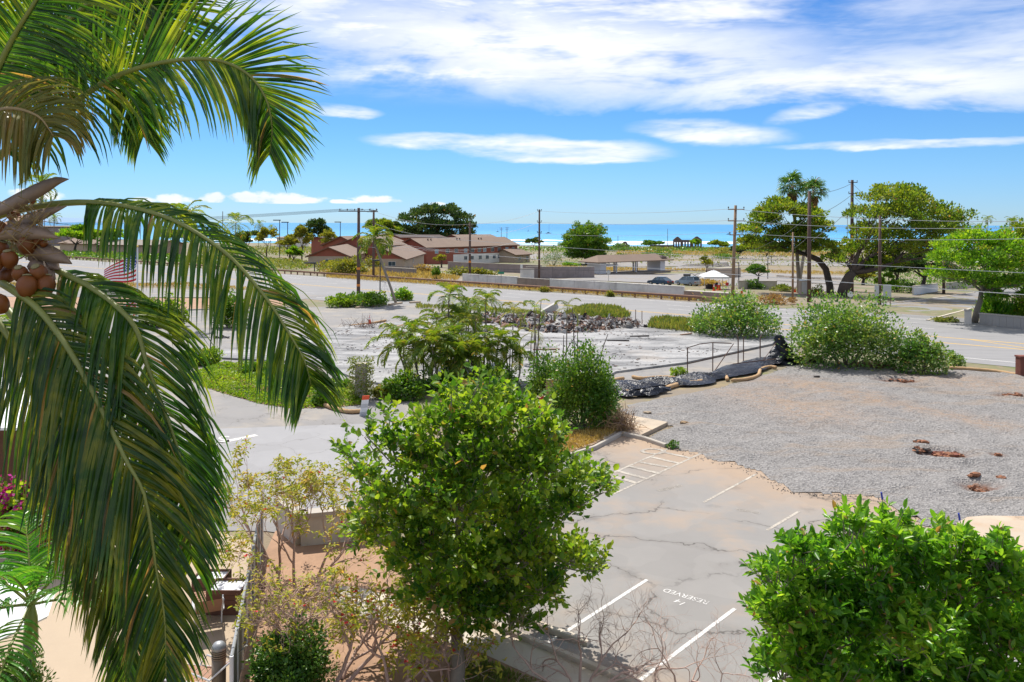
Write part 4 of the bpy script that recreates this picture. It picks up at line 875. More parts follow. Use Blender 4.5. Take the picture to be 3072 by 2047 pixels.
# ================================================================== palms, roadside bushes, far trees
def frond_arc(p, az, el, L, bend, n=12):
    """rachis course: leaves at elevation el, bends over by its weight"""
    pts = [np.array(p, float)]; e = el
    for i in range(n - 1):
        d = np.array([math.cos(az) * math.cos(e), math.sin(az) * math.cos(e), math.sin(e)]); pts.append(pts[-1] + d * L / (n - 1)); e -= bend / (n - 1) * (0.5 + i / n)
    return np.array(pts)
def feather_palm(name, label, base, height, nf, FL, seed, leaf_mat, trunk_r=0.12, lean=(0, 0), w=0.03, nl=26, Lf=0.5, bend=1.7, elr=(-0.1, 1.2), group=None, grav=0.4, trunk_mat='bark_palm', shaft=None, segs=3, stems=None, cat='palm tree', vee=0.3):
    rg = np.random.default_rng(seed); O = Vector(base); root = empty(name, O, label, cat, group)
    for sx, sy, hh in (stems or [(0, 0, 1.0)]):
        hgt = height * hh; top = Vector((sx + lean[0] * hh, sy + lean[1] * hh, hgt)); n = 8
        tp = [Vector((sx * (0.4 + 0.6 * i / 7), sy * (0.4 + 0.6 * i / 7), 0)).lerp(top, i / 7) + Vector((math.sin(i * 0.7) * 0.03, 0, 0)) for i in range(8)]
        MB().tube(tp, taper(8, trunk_r, trunk_r * 0.7), 7).build('trunk', MATS[trunk_mat], root, True)
        if shaft: MB().tube([top - Vector((0, 0, 0.05)), top + Vector((0, 0, shaft * 0.5)), top + Vector((0, 0, shaft))], [trunk_r * 0.9, trunk_r * 0.8, trunk_r * 0.3], 7).build('crown_shaft', MATS['rachis_green'], root, True)
        start = np.array(top) + np.array([0, 0, (shaft or 0) * 0.85])
        mb, lf = MB(), []
        k = max(3, int(nf * (0.6 + 0.4 * hh)))
        for i in range(k):
            az = i * 2.4 + rg.uniform(-0.3, 0.3); f = i / max(1, k - 1); el = elr[1] + (elr[0] - elr[1]) * f + rg.uniform(-0.12, 0.12)
            R = frond_arc(start, az, el, FL * rg.uniform(0.85, 1.1) * (0.75 + 0.25 * min(1, f * 2 + 0.4)), bend * rg.uniform(0.75, 1.2))
            mb.tube([Vector(r) for r in R], taper(len(R), trunk_r * 0.16 + 0.006, 0.004), 4, False)
            d = unit(R[5] - R[0]); sd = unit(np.cross(d, (0, 0, 1.0)) + 1e-6); nrm = unit(np.cross(sd, d))
            lf += frond_geo(R, nrm, nl, Lf, w, rg, (1, 1), (grav, grav), 0.14, (0.5, 1.4), vee, segs)
        for v, f in lf: mb.mat(1).add(v, f)
        o = mb.build('crown', [MATS['rachis_green'], MATS[leaf_mat]], root); o['kind'] = 'stuff'
    return root
# patio palm at the lower left
b = P(98, 2250, 11.6); b.z = 0.0
feather_palm('patio_palm', 'small bright green palm with a smooth trunk on the tan patio', b, P(98, 1925, 11.6).z, 11, 1.9, 51, 'patio_palm_leaf', 0.11, nl=30, Lf=0.62, w=0.024, bend=1.5, elr=(-0.15, 1.35), shaft=0.55, grav=0.35, segs=4)
b = G(20, 1420); feather_palm('patio_palm', 'pale palm standing in front of the white canopy roof', b, 1.7, 12, 1.9, 52, 'areca_leaf', 0.12, nl=28, Lf=0.55, w=0.028, bend=1.9, elr=(-0.2, 1.2), shaft=0.4)
b = G(-40, 1240); feather_palm('patio_palm', 'yellow-green palm drooping in from the left edge above the pink bush', b, 3.6, 12, 2.6, 53, 'areca_leaf', 0.12, nl=30, Lf=0.6, w=0.03, bend=2.3, elr=(0.0, 1.1), shaft=0.4)
# the areca clump among burned stems
AR = [(1345, 1105, 905, 5, 0.9, 'feathery palm with the widest fronds at the back of the burned palm group'),
      (1258, 1160, 1015, 5, 1.0, 'leaning palm at the left end of the burned palm group'),
      (1295, 1175, 1035, 4, 0.9, 'shaggy low palm second from the left of the burned palm group'),
      (1385, 1150, 1020, 4, 0.85, 'bright low palm in the middle of the burned palm group'),
      (1480, 1160, 1035, 4, 0.9, 'bright fan-headed palm right of the middle of the burned palm group'),
      (1320, 1180, 1050, 4, 0.8, 'bushy palm close to the bright green tree'),
      (1530, 1160, 1060, 3, 0.7, 'thin weak palm at the right of the burned palm group'),
      (1430, 1170, 1060, 4, 0.8, 'dark-stemmed palm behind the bright tree top'),
      (1395, 1090, 935, 4, 0.8, 'slim palm leaning over the ash slab')]
for i, (px, py, ty, st, sc, lab) in enumerate(AR):
    b = G(px, py); h = (py - ty) * b.y / F
    rg = random.Random(i); ss = [(0, 0, 1.0)] + [(rg.uniform(-1.3, 1.3), rg.uniform(-0.8, 0.8), rg.uniform(0.45, 0.9)) for _ in range(st - 2)]
    feather_palm('areca_palm', lab, b, h, 9, 2.1 * sc, 60 + i, 'areca_leaf', 0.06, (rg.uniform(-0.4, 0.4), 0), 0.045, 24, 0.55, 1.9, (-0.2, 1.25), 'palms among the burned stems', 0.45, 'bark_grey', 0.4, stems=ss)
# thin palms with tufts at the top of bare stems
for i, (px, py, ty, n, mat, lab) in enumerate(((1452, 1130, 915, 9, 'areca_leaf', 'tall bare-stemmed palm with a green and orange tuft'), (1466, 1130, 912, 7, 'areca_leaf', 'second bare-stemmed palm with an orange tuft beside the tallest one'),
        (1535, 1140, 948, 6, 'yellow_leaf', 'bare-stemmed palm with a small yellow tuft before the rubble'), (1612, 1130, 938, 5, 'areca_leaf', 'bare stem with a drooping dull tuft before the rubble heap'),
        (1697, 1110, 935, 6, 'yellow_leaf', 'bare-stemmed palm with an orange-yellow tuft left of the green verge'), (1408, 1110, 965, 6, 'areca_leaf', 'short bare-stemmed palm with a light green tuft'), (1590, 1100, 1010, 5, 'yellow_leaf', 'bent stem with a yellow tuft over the slab'))):
    b = G(px, py); feather_palm('young_palm', lab, b, (py - ty) * b.y / F, n, 1.35, 80 + i, mat, 0.045, (0.15 * (-1) ** i, 0), 0.03, 16, 0.45, 2.2, (-0.3, 1.3), 'bare-stemmed young palms', 0.5, 'bark_grey', 0.3)
STEM_LABELS = ['charred palm stem left of the palm group tufts', 'tallest charred palm stem before the rubble heap', 'charred palm stem close beside the tallest one', 'charred palm stem with a lean right of the yellow tuft', 'shorter charred palm stem beside the leaning one', 'charred palm stem leaning far right over the slab', 'thin charred palm stem above the vine thicket', 'short charred palm stem leaning left at the vine mound', 'slanting charred palm stem crossing the others', 'shortest charred palm stem on top of the thicket', 'charred palm stem at the foot of the thin palms']
for i, (px, py, ty, lx) in enumerate(((1428, 1135, 965, 0), (1610, 1130, 900, 0.3), (1602, 1130, 925, 0.15), (1728, 1130, 925, -0.2), (1734, 1130, 980, 0), (1793, 1110, 1000, 0.7), (1690, 1140, 1005, 0.05), (1660, 1140, 1040, -0.5), (1672, 1120, 1005, 1.2), (1738, 1130, 1048, 0), (1530, 1150, 1030, 0.05))):
    b = G(px, py); h = (py - ty) * b.y / F
    o = MB().tube([(0, 0, -0.05), (lx * 0.3, 0, h * 0.35), (lx * 0.62, 0, h * 0.7), (lx, 0, h)], [0.045, 0.04, 0.032, 0.02], 6).build('charred_stem', MATS['bark_dark'], None, True, b)  # burned palm stems left standing without their crowns
    tag(o, STEM_LABELS[i], 'pole', 'charred bare stems')
# feather palm before the highway (leaning) and the one left of the lot
b = G(1190, 916); feather_palm('lot_palm', 'leaning palm with ragged fronds before the red building', b, (916 - 735) * b.y / F, 13, 2.9, 54, 'areca_leaf', 0.17, (-2.6, 0.5), 0.09, 24, 1.0, 2.0, (-0.5, 1.35), None, 0.45, 'bark_palm', 0.7)
b = G(547, 988); feather_palm('lot_palm', 'slim grey-trunked palm behind the hanging fronds near the flags', b, 9.5, 12, 2.8, 55, 'areca_leaf', 0.17, (0.3, 0), 0.06, 20, 0.75, 2.0, (-0.5, 1.35), None, 0.45, 'bark_palm', 0.6)
# coconut palms on the skyline
for i, (px, py, Y, hpx, fl, lab) in enumerate(((420, 622, 330, 70, 30, 'distant coconut palm rising above the drooping frond'), (378, 630, 350, 60, 26, 'paler distant coconut palm beside the taller one'), (115, 570, 60, 140, 62, 'coconut palm behind the coconut bunch, its crown against the sky'),
        (705, 678, 260, 90, 62, 'coconut palm with brownish fronds left of the lamp posts'), (776, 680, 420, 50, 22, 'small far palm before the sea, left of the first lamp post'), (812, 690, 420, 40, 18, 'small far palm by the lamp post'), (2541, 638, 420, 72, 12, 'slender far palm between the utility pole and the rain tree'),
        (2962, 645, 330, 60, 20, 'far palm standing alone right of the big rain tree'), (2930, 672, 300, 40, 26, 'low far palm right of the big rain tree'), (3035, 650, 280, 50, 24, 'far palm over the dark tree at the right edge'), (160, 665, 240, 60, 24, 'thin dark palm under the coconut bunch'))):
    t = P(px, py, Y); gz = float(terrain(t.x, t.y)); h = t.z - gz
    feather_palm('skyline_palm', lab, (t.x, t.y, gz), max(h, 2), 13, fl * Y / F * 1.1, 100 + i, 'areca_leaf' if i not in (6,) else 'yellow_leaf', 0.16, (0.3, 0), fl * Y / F * 0.022 + 0.02, 14, fl * Y / F * 0.34, 2.1, (-0.6, 1.3), 'palms on the skyline', 0.5, 'bark_palm', None, 2)
def fan_palm(name, label, base, height, seed, lean, crown=2.2, group=None):
    rg = np.random.default_rng(seed); O = Vector(base); root = empty(name, O, label, 'palm tree', group); top = Vector((lean, 0, height))
    MB().tube([Vector((0, 0, 0)).lerp(top, i / 9) for i in range(10)], [0.42, 0.34, 0.31, 0.29, 0.28, 0.27, 0.26, 0.25, 0.24, 0.22], 8).build('trunk', MATS['bark_palm'], root, True)
    def fans(n, e0, e1, mat, nm, rad_, droop):
        mb = MB()
        for i in range(n):
            az = i * 2.4 + rg.uniform(-0.2, 0.2); el = e0 + (e1 - e0) * i / (n - 1) + rg.uniform(-0.2, 0.2); d = np.array([math.cos(az) * math.cos(el), math.sin(az) * math.cos(el), math.sin(el)])
            p0 = np.array(top) + np.array([0, 0, rg.uniform(-0.3, 0.2) if nm == 'crown' else rg.uniform(-2.4, -0.2)]); p1 = p0 + d * rad_ * 0.5; mb.mat(0).tube([Vector(p0), Vector(p1)], [0.03, 0.02], 3, False)
            s = unit(np.cross(d, (0, 0, 1.0)) + 1e-6); u = np.cross(s, d); mb.mat(1)
            for k in range(17):
                a = (k - 8) / 8 * 1.9; dd = d * math.cos(a) + s * math.sin(a) + u * rg.uniform(-0.25, 0.3)
                v, f = leaflet_geo(p1, dd, u, rad_ * 0.62 * (1 - 0.25 * abs(a) / 1.9), 0.09, droop, 3, rg); mb.add(v, f)
        o = mb.build(nm, [MATS['rachis_green'], mat], root); o['kind'] = 'stuff'
    fans(26, 1.35, -0.6, MATS['hedge_leaf'], 'crown', crown * 1.2, 0.7); fans(30, -1.05, -1.5, MATS['dry_leaf'], 'dead_skirt', crown * 0.7, 0.3)
g = G(2400, 872); fan_palm('fan_palm', 'tall fan palm with a brown skirt of dead leaves, the left of two', g, P(2378, 552, g.y).z - g.z, 91, -1.2, 2.3, 'pair of tall fan palms')
g = G(2396, 858); fan_palm('fan_palm', 'tall fan palm with a brown skirt of dead leaves, the right of two', g, P(2442, 566, g.y).z - g.z, 92, 2.6, 2.4, 'pair of tall fan palms')

# ------------------------------------------------------------------ big trees
def big_tree(name, label, base, trunk, tr, lobes, mat, bark, n, leaf, seed, limbs=7, group=None, wid=0.34, flat=0.5, cat='tree', tip=0.03, up=0.5):
    """mid and far tree: limbs to lobes, each lobe a cloud of leaf clumps with sky between"""
    rg = np.random.default_rng(seed); O = Vector(base); root = empty(name, O, label, cat, group); L = [np.array(c) for c, r in lobes]
    limb_mesh(base, trunk, tr, L, rg, O, limbs, tip).build('trunk', bark, root, True)
    vol = np.array([np.prod(np.array(r)) ** 0.66 for c, r in lobes]); vol /= vol.sum(); ps, ds = [], []
    for (c, r), v in zip(lobes, vol):
        k = max(40, int(n * 2.6 * v)); o = rand_dirs(rg, k); o[:, 2] = np.where(o[:, 2] < -0.2, -o[:, 2], o[:, 2])
        sub = max(5, k // 38); sc = rand_dirs(rg, sub) * rg.uniform(0.4, 0.95, sub)[:, None]; sc[:, 2] = np.abs(sc[:, 2]) - 0.15; si = rg.integers(0, sub, k)
        ps.append(np.array(c) + (sc[si] + o * 0.42 * rg.uniform(0.3, 1.1, k)[:, None]) * np.array(r)); ds.append(o + sc[si] * 0.6 + np.array([0, 0, up]))
    ps = np.concatenate(ps) - np.array(O); ds = np.concatenate(ds)
    V, Fc, q = leaf_arrays(ps, ds + rg.normal(size=ds.shape) * 0.4, leaf * 1.15 * rg.uniform(0.6, 1.3, len(ps)), wid, rg)
    o = np_mesh('crown', V, Fc, q, mat, root); o['kind'] = 'stuff'; return root
def lobes_flat(L, Y, dy, seed, flat):
    rg = np.random.default_rng(seed); out = []
    for x, y, r in L:
        for s in (-1, 0, 1):
            Yk = Y + s * dy * rg.uniform(0.4, 1.0) + rg.uniform(-0.8, 0.8); rr = r * 1.15 * Yk / F; out.append((P(x + rg.uniform(-0.3, 0.3) * r, y + rg.uniform(-0.2, 0.2) * r, Yk), (rr, rr, rr * flat)))
    return out
RT_, DK = MATS['rain_tree_leaf'], MATS['bark_dark']
# rain tree left: open flat tiers on bent limbs
Y = 122; b = G(2492, 876); Y = b.y
big_tree('rain_tree', 'rain tree with open flat tiers and a bent dark trunk', b, [b, P(2490, 850, Y), P(2478, 800, Y), P(2455, 772, Y), P(2420, 757, Y)], 0.62,
         lobes_flat([(2340, 630, 44), (2390, 640, 40), (2300, 660, 42), (2255, 690, 34), (2245, 720, 30), (2285, 735, 40), (2330, 710, 36), (2380, 690, 40), (2440, 650, 34), (2460, 680, 36), (2430, 715, 36), (2470, 735, 26), (2350, 745, 30), (2230, 740, 20), (2290, 640, 26), (2420, 745, 30)], Y, 3.6, 5, 0.7), RT_, DK, 8200, 0.34, 111, 7, 'rain trees across the highway')
b = G(2528, 884); Y = b.y
big_tree('rain_tree', 'largest rain tree with a wide domed crown and a forked leaning trunk', b, [b, P(2535, 850, Y), P(2548, 822, Y), P(2560, 810, Y)], 0.95,
         lobes_flat([(2640, 590, 45), (2700, 585, 48), (2750, 600, 48), (2620, 640, 40), (2580, 640, 30), (2680, 640, 50), (2760, 640, 50), (2820, 640, 46), (2870, 660, 40), (2890, 690, 32), (2830, 690, 46), (2760, 690, 50), (2690, 700, 46), (2620, 700, 42), (2570, 690, 28), (2590, 740, 40), (2650, 750, 46), (2540, 750, 36), (2510, 775, 36), (2720, 750, 46), (2790, 740, 46), (2850, 740, 36), (2600, 790, 36), (2500, 740, 24), (2680, 790, 34)], Y + 3, 5.0, 6, 0.85), RT_, DK, 9500, 0.36, 112, 9, 'rain trees across the highway')
b = G(2925, 957); Y = b.y
big_tree('shade_tree', 'lime green umbrella-shaped tree beside the stone wall at the street corner', b, [b, P(2932, 920, Y), P(2942, 890, Y), P(2945, 862, Y)], 0.33,
         lobes_flat([(2860, 730, 40), (2920, 712, 46), (2990, 722, 48), (3050, 750, 48), (3110, 780, 50), (2830, 775, 40), (2890, 780, 48), (2960, 780, 52), (3030, 800, 50), (2815, 815, 30), (2860, 830, 36), (2930, 835, 44), (3000, 850, 46), (3070, 850, 46), (3140, 830, 50), (3090, 880, 30), (2990, 885, 30)], Y, 3.4, 7, 0.75), MATS['lime_tree_leaf'], MATS['bark_grey'], 9000, 0.26, 113, 7)
DKM = MATS['banyan_leaf']
def round_tree(label, px, py, wpx, tpx, Y, mat, n, leaf, seed, name='tree', trunk=0.4, group=None, flat=0.85, bark='bark_dark', lob=9):
    """free-standing tree: foot at (px, py), crown wpx wide reaching up to tpx"""
    u, v = ray(px, py); z0 = float(terrain(u * Y, Y)); base = Vector((u * Y, Y, z0)); top = P(px, tpx, Y).z; h = max(2.0, top - z0); a = wpx / 2 * Y / F
    rg = np.random.default_rng(seed + 500); lo = []
    for i in range(lob):
        q = rand_dirs(rg, 1)[0]; q[2] = abs(q[2]); k = rg.uniform(0.55, 0.78)
        lo.append((np.array(base) + np.array([q[0] * a * k, q[1] * a * k * 0.8, h * 0.52 + q[2] * h * 0.36 * k / 0.7]), (a * 0.42, a * 0.42, max(h * 0.2, a * 0.26) * flat)))
    return big_tree(name, label, base, [base, base + Vector((0, 0, h * 0.2)), base + Vector((a * 0.05, 0, h * 0.36))], trunk, lo, mat, MATS[bark], n, leaf, seed, 5, group, tip=0.05)
b = G(1310, 745); Y = 345
big_tree('banyan_tree', 'huge dark green banyan tree behind the red roofs', Vector((P(1310, 760, Y).x, Y, float(terrain(-32, Y)))), [Vector((P(1310, 760, Y).x, Y, -6)), P(1310, 735, Y), P(1312, 715, Y)], 1.6,
         lobes_flat([(1225, 665, 26), (1260, 650, 30), (1300, 645, 32), (1345, 648, 30), (1385, 660, 30), (1400, 685, 26), (1215, 700, 30), (1265, 690, 34), (1310, 685, 36), (1355, 690, 34), (1230, 725, 30), (1280, 720, 34), (1340, 725, 34), (1395, 715, 26), (1410, 700, 16)], Y, 9, 8, 0.75), DKM, DK, 6500, 0.85, 114, 8)
b = G(1760, 792); Y = b.y
big_tree('monkeypod_tree', 'round dense green tree standing alone before the sea', b, [b, P(1762, 770, Y), P(1760, 750, Y)], 0.6,
         lobes_flat([(1735, 700, 24), (1765, 692, 24), (1795, 705, 24), (1712, 720, 24), (1745, 722, 28), (1780, 725, 28), (1810, 728, 20), (1700, 742, 20), (1730, 748, 26), (1770, 752, 28), (1805, 752, 20), (1745, 774, 24), (1780, 776, 22), (1715, 768, 20), (1805, 774, 18), (1760, 735, 30), (1735, 735, 26)], Y, 6, 9, 1.0), MATS['vine_leaf'], DK, 6500, 0.55, 115, 7)
for a in (('green tree with olive foliage left of the banyan', 1140, 745, 115, 662, 330, 'rain_tree_leaf', 2600, 0.7, 121), ('leafy tree peeping over the red roof beside the banyan', 1185, 745, 70, 672, 335, 'banyan_leaf', 1300, 0.7, 122),
          ('dark feathery tree before the sea left of the red building', 948, 735, 90, 668, 330, 'banyan_leaf', 1800, 0.65, 123), ('yellow-green tree left of the red building', 906, 745, 62, 688, 250, 'yellow_leaf', 1500, 0.5, 124), ('olive bushy tree at the corner of the red building', 985, 735, 60, 694, 300, 'yellow_leaf', 900, 0.5, 125),
          ('light green tree behind the left frond', 225, 760, 130, 690, 250, 'lime_tree_leaf', 1500, 0.7, 126), ('light green tree behind the flags', 330, 770, 110, 700, 260, 'lime_tree_leaf', 1300, 0.7, 127), ('yellowish low tree by the lamp posts', 800, 735, 70, 690, 300, 'yellow_leaf', 900, 0.6, 128),
          ('dark wide tree at the right edge behind the lime green one', 3100, 850, 330, 648, 150, 'rain_tree_leaf', 3800, 0.5, 129), ('dense dark tree behind the largest rain tree', 2770, 870, 190, 745, 140, 'banyan_leaf', 4200, 0.42, 130), ('dark round tree over the white street wall', 2690, 868, 120, 760, 150, 'banyan_leaf', 2200, 0.42, 131),
          ('small open tree with a crooked trunk beyond the tent', 2275, 842, 66, 788, 165, 'hedge_leaf', 1300, 0.3, 132), ('slim bare-stemmed tree beyond the tent', 2120, 818, 40, 760, 205, 'yellow_leaf', 260, 0.4, 133), ('green tree before the ruined walls', 2088, 748, 36, 716, 470, 'lime_tree_leaf', 420, 0.8, 134), ('dead-leaved scraggly tree before the red building', 1325, 812, 44, 768, 215, 'yellow_leaf', 300, 0.4, 135), ('tall hibiscus tree beside the dark-trunked street pole', 2660, 870, 60, 812, 120, 'lime_tree_leaf', 1100, 0.25, 136)):
    lab, px, py, w_, t_, Y, mt, n, lf, sd = a; round_tree(lab, px, py, w_, t_, Y, MATS[mt], n, lf, sd, trunk=0.25 if w_ < 80 else 0.45)
for a in (('light green tree beyond the highway at the far left', 60, 790, 150, 700, 230, 'lime_tree_leaf', 1500, 0.6, 141), ('broad green tree behind the drooping frond', 520, 775, 140, 690, 270, 'rain_tree_leaf', 1700, 0.65, 142), ('round green tree left of the brownish palm', 620, 775, 110, 695, 260, 'lime_tree_leaf', 1400, 0.6, 143), ('dark tree behind the lamp posts', 740, 760, 90, 700, 320, 'banyan_leaf', 1100, 0.7, 144), ('low green tree before the pale flat building', 870, 775, 80, 715, 260, 'yellow_leaf', 1000, 0.55, 145), ('green tree beside the left annex', 880, 800, 60, 750, 210, 'lime_tree_leaf', 900, 0.45, 146),
          ('dark tree on the shore right of the long red building', 1600, 745, 60, 716, 460, 'banyan_leaf', 500, 0.9, 147), ('bushy tree on the shore left of the ruin', 1960, 752, 70, 722, 470, 'hedge_leaf', 600, 0.9, 148), ('low tree on the shore right of the ruin', 2145, 756, 80, 722, 440, 'rain_tree_leaf', 700, 0.9, 149), ('dark low tree behind the light brown pole', 2215, 772, 70, 738, 330, 'banyan_leaf', 700, 0.7, 150), ('green tree at the shore behind the left rain tree', 2300, 770, 90, 738, 360, 'hedge_leaf', 700, 0.7, 151), ('bushy tree behind the leaning trunks', 2590, 850, 90, 800, 170, 'yellow_leaf', 900, 0.4, 152)):
    lab, px, py, w_, t_, Y, mt, n, lf, sd = a; round_tree(lab, px, py, w_, t_, Y, MATS[mt], n, lf, sd, trunk=0.25 if w_ < 80 else 0.4)
# ------------------------------------------------------------------ bushes along the highway and around the lots
RL = MATS['roadside_leaf']
for i, (lab, px, py, w_, h_, mat, n, lf, kw) in enumerate((
    ('broad leafy bush between the utility pole and the taller bush', 2212, 1002, 285, 138, RL, 5200, 0.24, {}),
    ('largest roadside bush, dense and rounded, behind the black plastic sheet', 2540, 1092, 365, 240, RL, 9500, 0.21, dict(depth=0.7, top=1.1)),
    ('leafy bush right of the largest roadside bush', 2768, 1112, 160, 145, RL, 2800, 0.20, {}),
    ('small silvery bush at the edge of the gravel', 2866, 1092, 66, 52, RL, 700, 0.15, {}),
    ('bright young bush at the wattle by the slab fence', 2036, 1128, 52, 46, MATS['cover_leaf'], 500, 0.13, {}),
    ('small weed sprouting at the corner of the parking lot', 2022, 1342, 44, 22, MATS['hedge_leaf'], 160, 0.10, {}),
    ('dense bright green bush on the verge before the highway', 1208, 904, 68, 42, MATS['lime_tree_leaf'], 1100, 0.26, {}),
    ('low green hedge at the edge of the upper lot', 1085, 922, 150, 48, MATS['vine_leaf'], 2000, 0.28, {}),
    ('leafy clump round the foot of the leaning palm', 1130, 918, 70, 46, MATS['cover_leaf'], 900, 0.26, {}),
    ('yellow-green shrub left end of the hedge by the highway', 1020, 926, 80, 44, MATS['cover_leaf'], 900, 0.26, {}),
    ('round green tree-like bush by the flagpole', 455, 990, 90, 92, MATS['vine_leaf'], 1900, 0.24, {}),
    ('round green bush beside the slim palm', 515, 988, 90, 100, MATS['cover_leaf'], 1900, 0.24, {}),
    ('leafy tree-like bush behind the central frond', 690, 990, 110, 120, MATS['vine_leaf'], 1800, 0.26, {}),
    ('low green bush by the upper driveway under the flag', 335, 876, 90, 34, MATS['hedge_leaf'], 700, 0.3, {}),
    ('rounded vine-grown bush beside the white sign', 604, 1102, 116, 58, MATS['cover_leaf'], 1900, 0.20, {}),
    ('dark mound of vines on the green island', 770, 1140, 100, 46, MATS['vine_leaf'], 1500, 0.18, {}),
    ('small dark bush under the tip of the central frond', 965, 1222, 60, 60, MATS['vine_leaf'], 800, 0.15, {}),
    ('leafy bush beside the vine-grown post', 1035, 1180, 60, 46, MATS['vine_leaf'], 700, 0.15, {}),
    ('yellow bush at the edge of the ash slab', 1150, 1198, 72, 46, MATS['yellow_leaf'], 900, 0.13, {}),
    ('bushy green plants at the foot of the burned palms', 1215, 1200, 130, 95, MATS['vine_leaf'], 2400, 0.16, {}),
    ('dark green plants behind the bright tree', 1330, 1180, 150, 80, MATS['vine_leaf'], 1800, 0.16, {}),
    ('dense plants at the foot of the thin palms', 1480, 1180, 180, 100, MATS['vine_leaf'], 2400, 0.16, {}),
    ('vine-grown mound left of the tall green thicket', 1650, 1200, 150, 165, MATS['vine_leaf'], 3800, 0.15, {}),
    ('tall thicket of dark green vines by the fire hydrant', 1748, 1284, 205, 262, MATS['vine_leaf'], 9000, 0.14, dict(depth=0.9, top=1.15)),
    ('pale-topped vines at the right side of the tall thicket', 1812, 1262, 95, 200, MATS['hedge_leaf'], 2600, 0.14, {}),
    ('dry weeds growing behind the guardrail', 2110, 852, 150, 20, MATS['dry_grass_leaf'], 900, 0.4, {}),
    ('green weed at the guardrail below the grey wall', 1985, 885, 52, 22, MATS['lime_tree_leaf'], 320, 0.3, {}),
    ('small green weed at the guardrail under the brown wall panel', 1635, 876, 34, 22, MATS['yellow_leaf'], 220, 0.3, {}),
    ('small weed at the guardrail below the middle of the wall', 1830, 888, 30, 20, MATS['yellow_leaf'], 200, 0.3, {}),
    ('low hedge before the dark grey yard wall', 1425, 830, 160, 32, MATS['yellow_leaf'], 1500, 0.4, dict(depth=0.25)),
    ('orange-tinged shrubs on the building frontage', 1270, 825, 110, 28, MATS['dry_grass_leaf'], 900, 0.4, dict(depth=0.4)),
    ('yellow-green bush heap before the red building', 1045, 830, 130, 62, MATS['yellow_leaf'], 2200, 0.42, {}),
    ('yellow-green bush left of the lamp post', 990, 822, 80, 44, MATS['yellow_leaf'], 900, 0.42, {}),
    ('yellow-green bush right of the leaning palm', 1125, 815, 60, 46, MATS['yellow_leaf'], 800, 0.42, {}),
    ('green vines over a post by the guardrail', 1311, 841, 28, 50, MATS['vine_leaf'], 700, 0.3, {}),
    ('palm-like bushes left of the round tree', 1660, 796, 70, 62, MATS['hedge_leaf'], 1200, 0.5, {}),
    ('bright low bush at the foot of the round tree', 1715, 798, 60, 22, MATS['lime_tree_leaf'], 500, 0.45, {}),
    ('dark hedge remnant beyond the bus shelter', 1880, 774, 70, 20, MATS['hedge_leaf'], 500, 0.6, {}),
    ('dark hedge line beyond the shelter roof', 1990, 768, 130, 22, MATS['vine_leaf'], 900, 0.7, {}),
    ('olive bushes below the ruined walls', 1990, 752, 120, 20, MATS['grass_leaf'], 700, 0.7, {}),
    ('green bushes right of the ruined walls', 2160, 758, 120, 28, MATS['yellow_leaf'], 800, 0.7, {}),
    ('dark green shrub under the far utility pole', 2180, 772, 80, 22, MATS['vine_leaf'], 500, 0.6, {}),
    ('green bushes on the shore by the small ruin', 1855, 752, 80, 26, MATS['hedge_leaf'], 600, 0.7, {}),
    ('dense green shrub before the low white wall', 2260, 862, 60, 34, MATS['hedge_leaf'], 700, 0.3, {}),
    ('olive ground shrub right of the low white wall', 2350, 868, 90, 24, MATS['grass_leaf'], 700, 0.3, {}),
    ('dry brown shrub on the far verge', 2330, 905, 130, 34, MATS['dry_leaf'], 500, 0.3, {}),
    ('green shrub at the foot of the leaning dark trunk', 2455, 882, 50, 40, MATS['yellow_leaf'], 500, 0.25, {}),
    ('spiky palm-like shrubs behind the stone wall', 2990, 950, 110, 80, MATS['glossy_leaf'], 2200, 0.5, dict(up=1.0)),
    ('yellow-green palm-like shrubs at the right edge', 3080, 950, 110, 82, MATS['cover_leaf'], 2200, 0.5, dict(up=1.0)),
    ('grass tuft at the street corner', 2840, 955, 80, 14, MATS['grass_leaf'], 700, 0.2, {}),
    ('lush bush under the dark street trees', 2690, 868, 120, 40, MATS['vine_leaf'], 1500, 0.3, {}))):
    clump('bush', lab, px, py, w_, h_, mat, 200 + i, n, lf, 0.34 if 'palm-like' not in lab and 'spiky' not in lab else 0.1, 'bush', None, **kw)
g = G(1085, 1205); root = empty('vine_post', g, 'stout concrete post overgrown with brownish vines at the edge of the green island', 'post')
MB().box(-0.28, 0.28, -0.28, 0.28, 0, 2.0).build('post', MATS['kerb_concrete'], root)
rg = np.random.default_rng(7); n = 2000; th = rg.uniform(0, 6.28, n); rr = rg.uniform(0.35, 0.72, n); pos = np.stack([np.cos(th) * rr, np.sin(th) * rr, rg.uniform(0.25, 2.3, n)], 1)
V, Fc, q = leaf_arrays(pos, rand_dirs(rg, n), 0.12 * rg.uniform(0.6, 1.2, n), 0.35, rg); o = np_mesh('vines', V, Fc, q, MATS['grass_leaf'], root); o['kind'] = 'stuff'

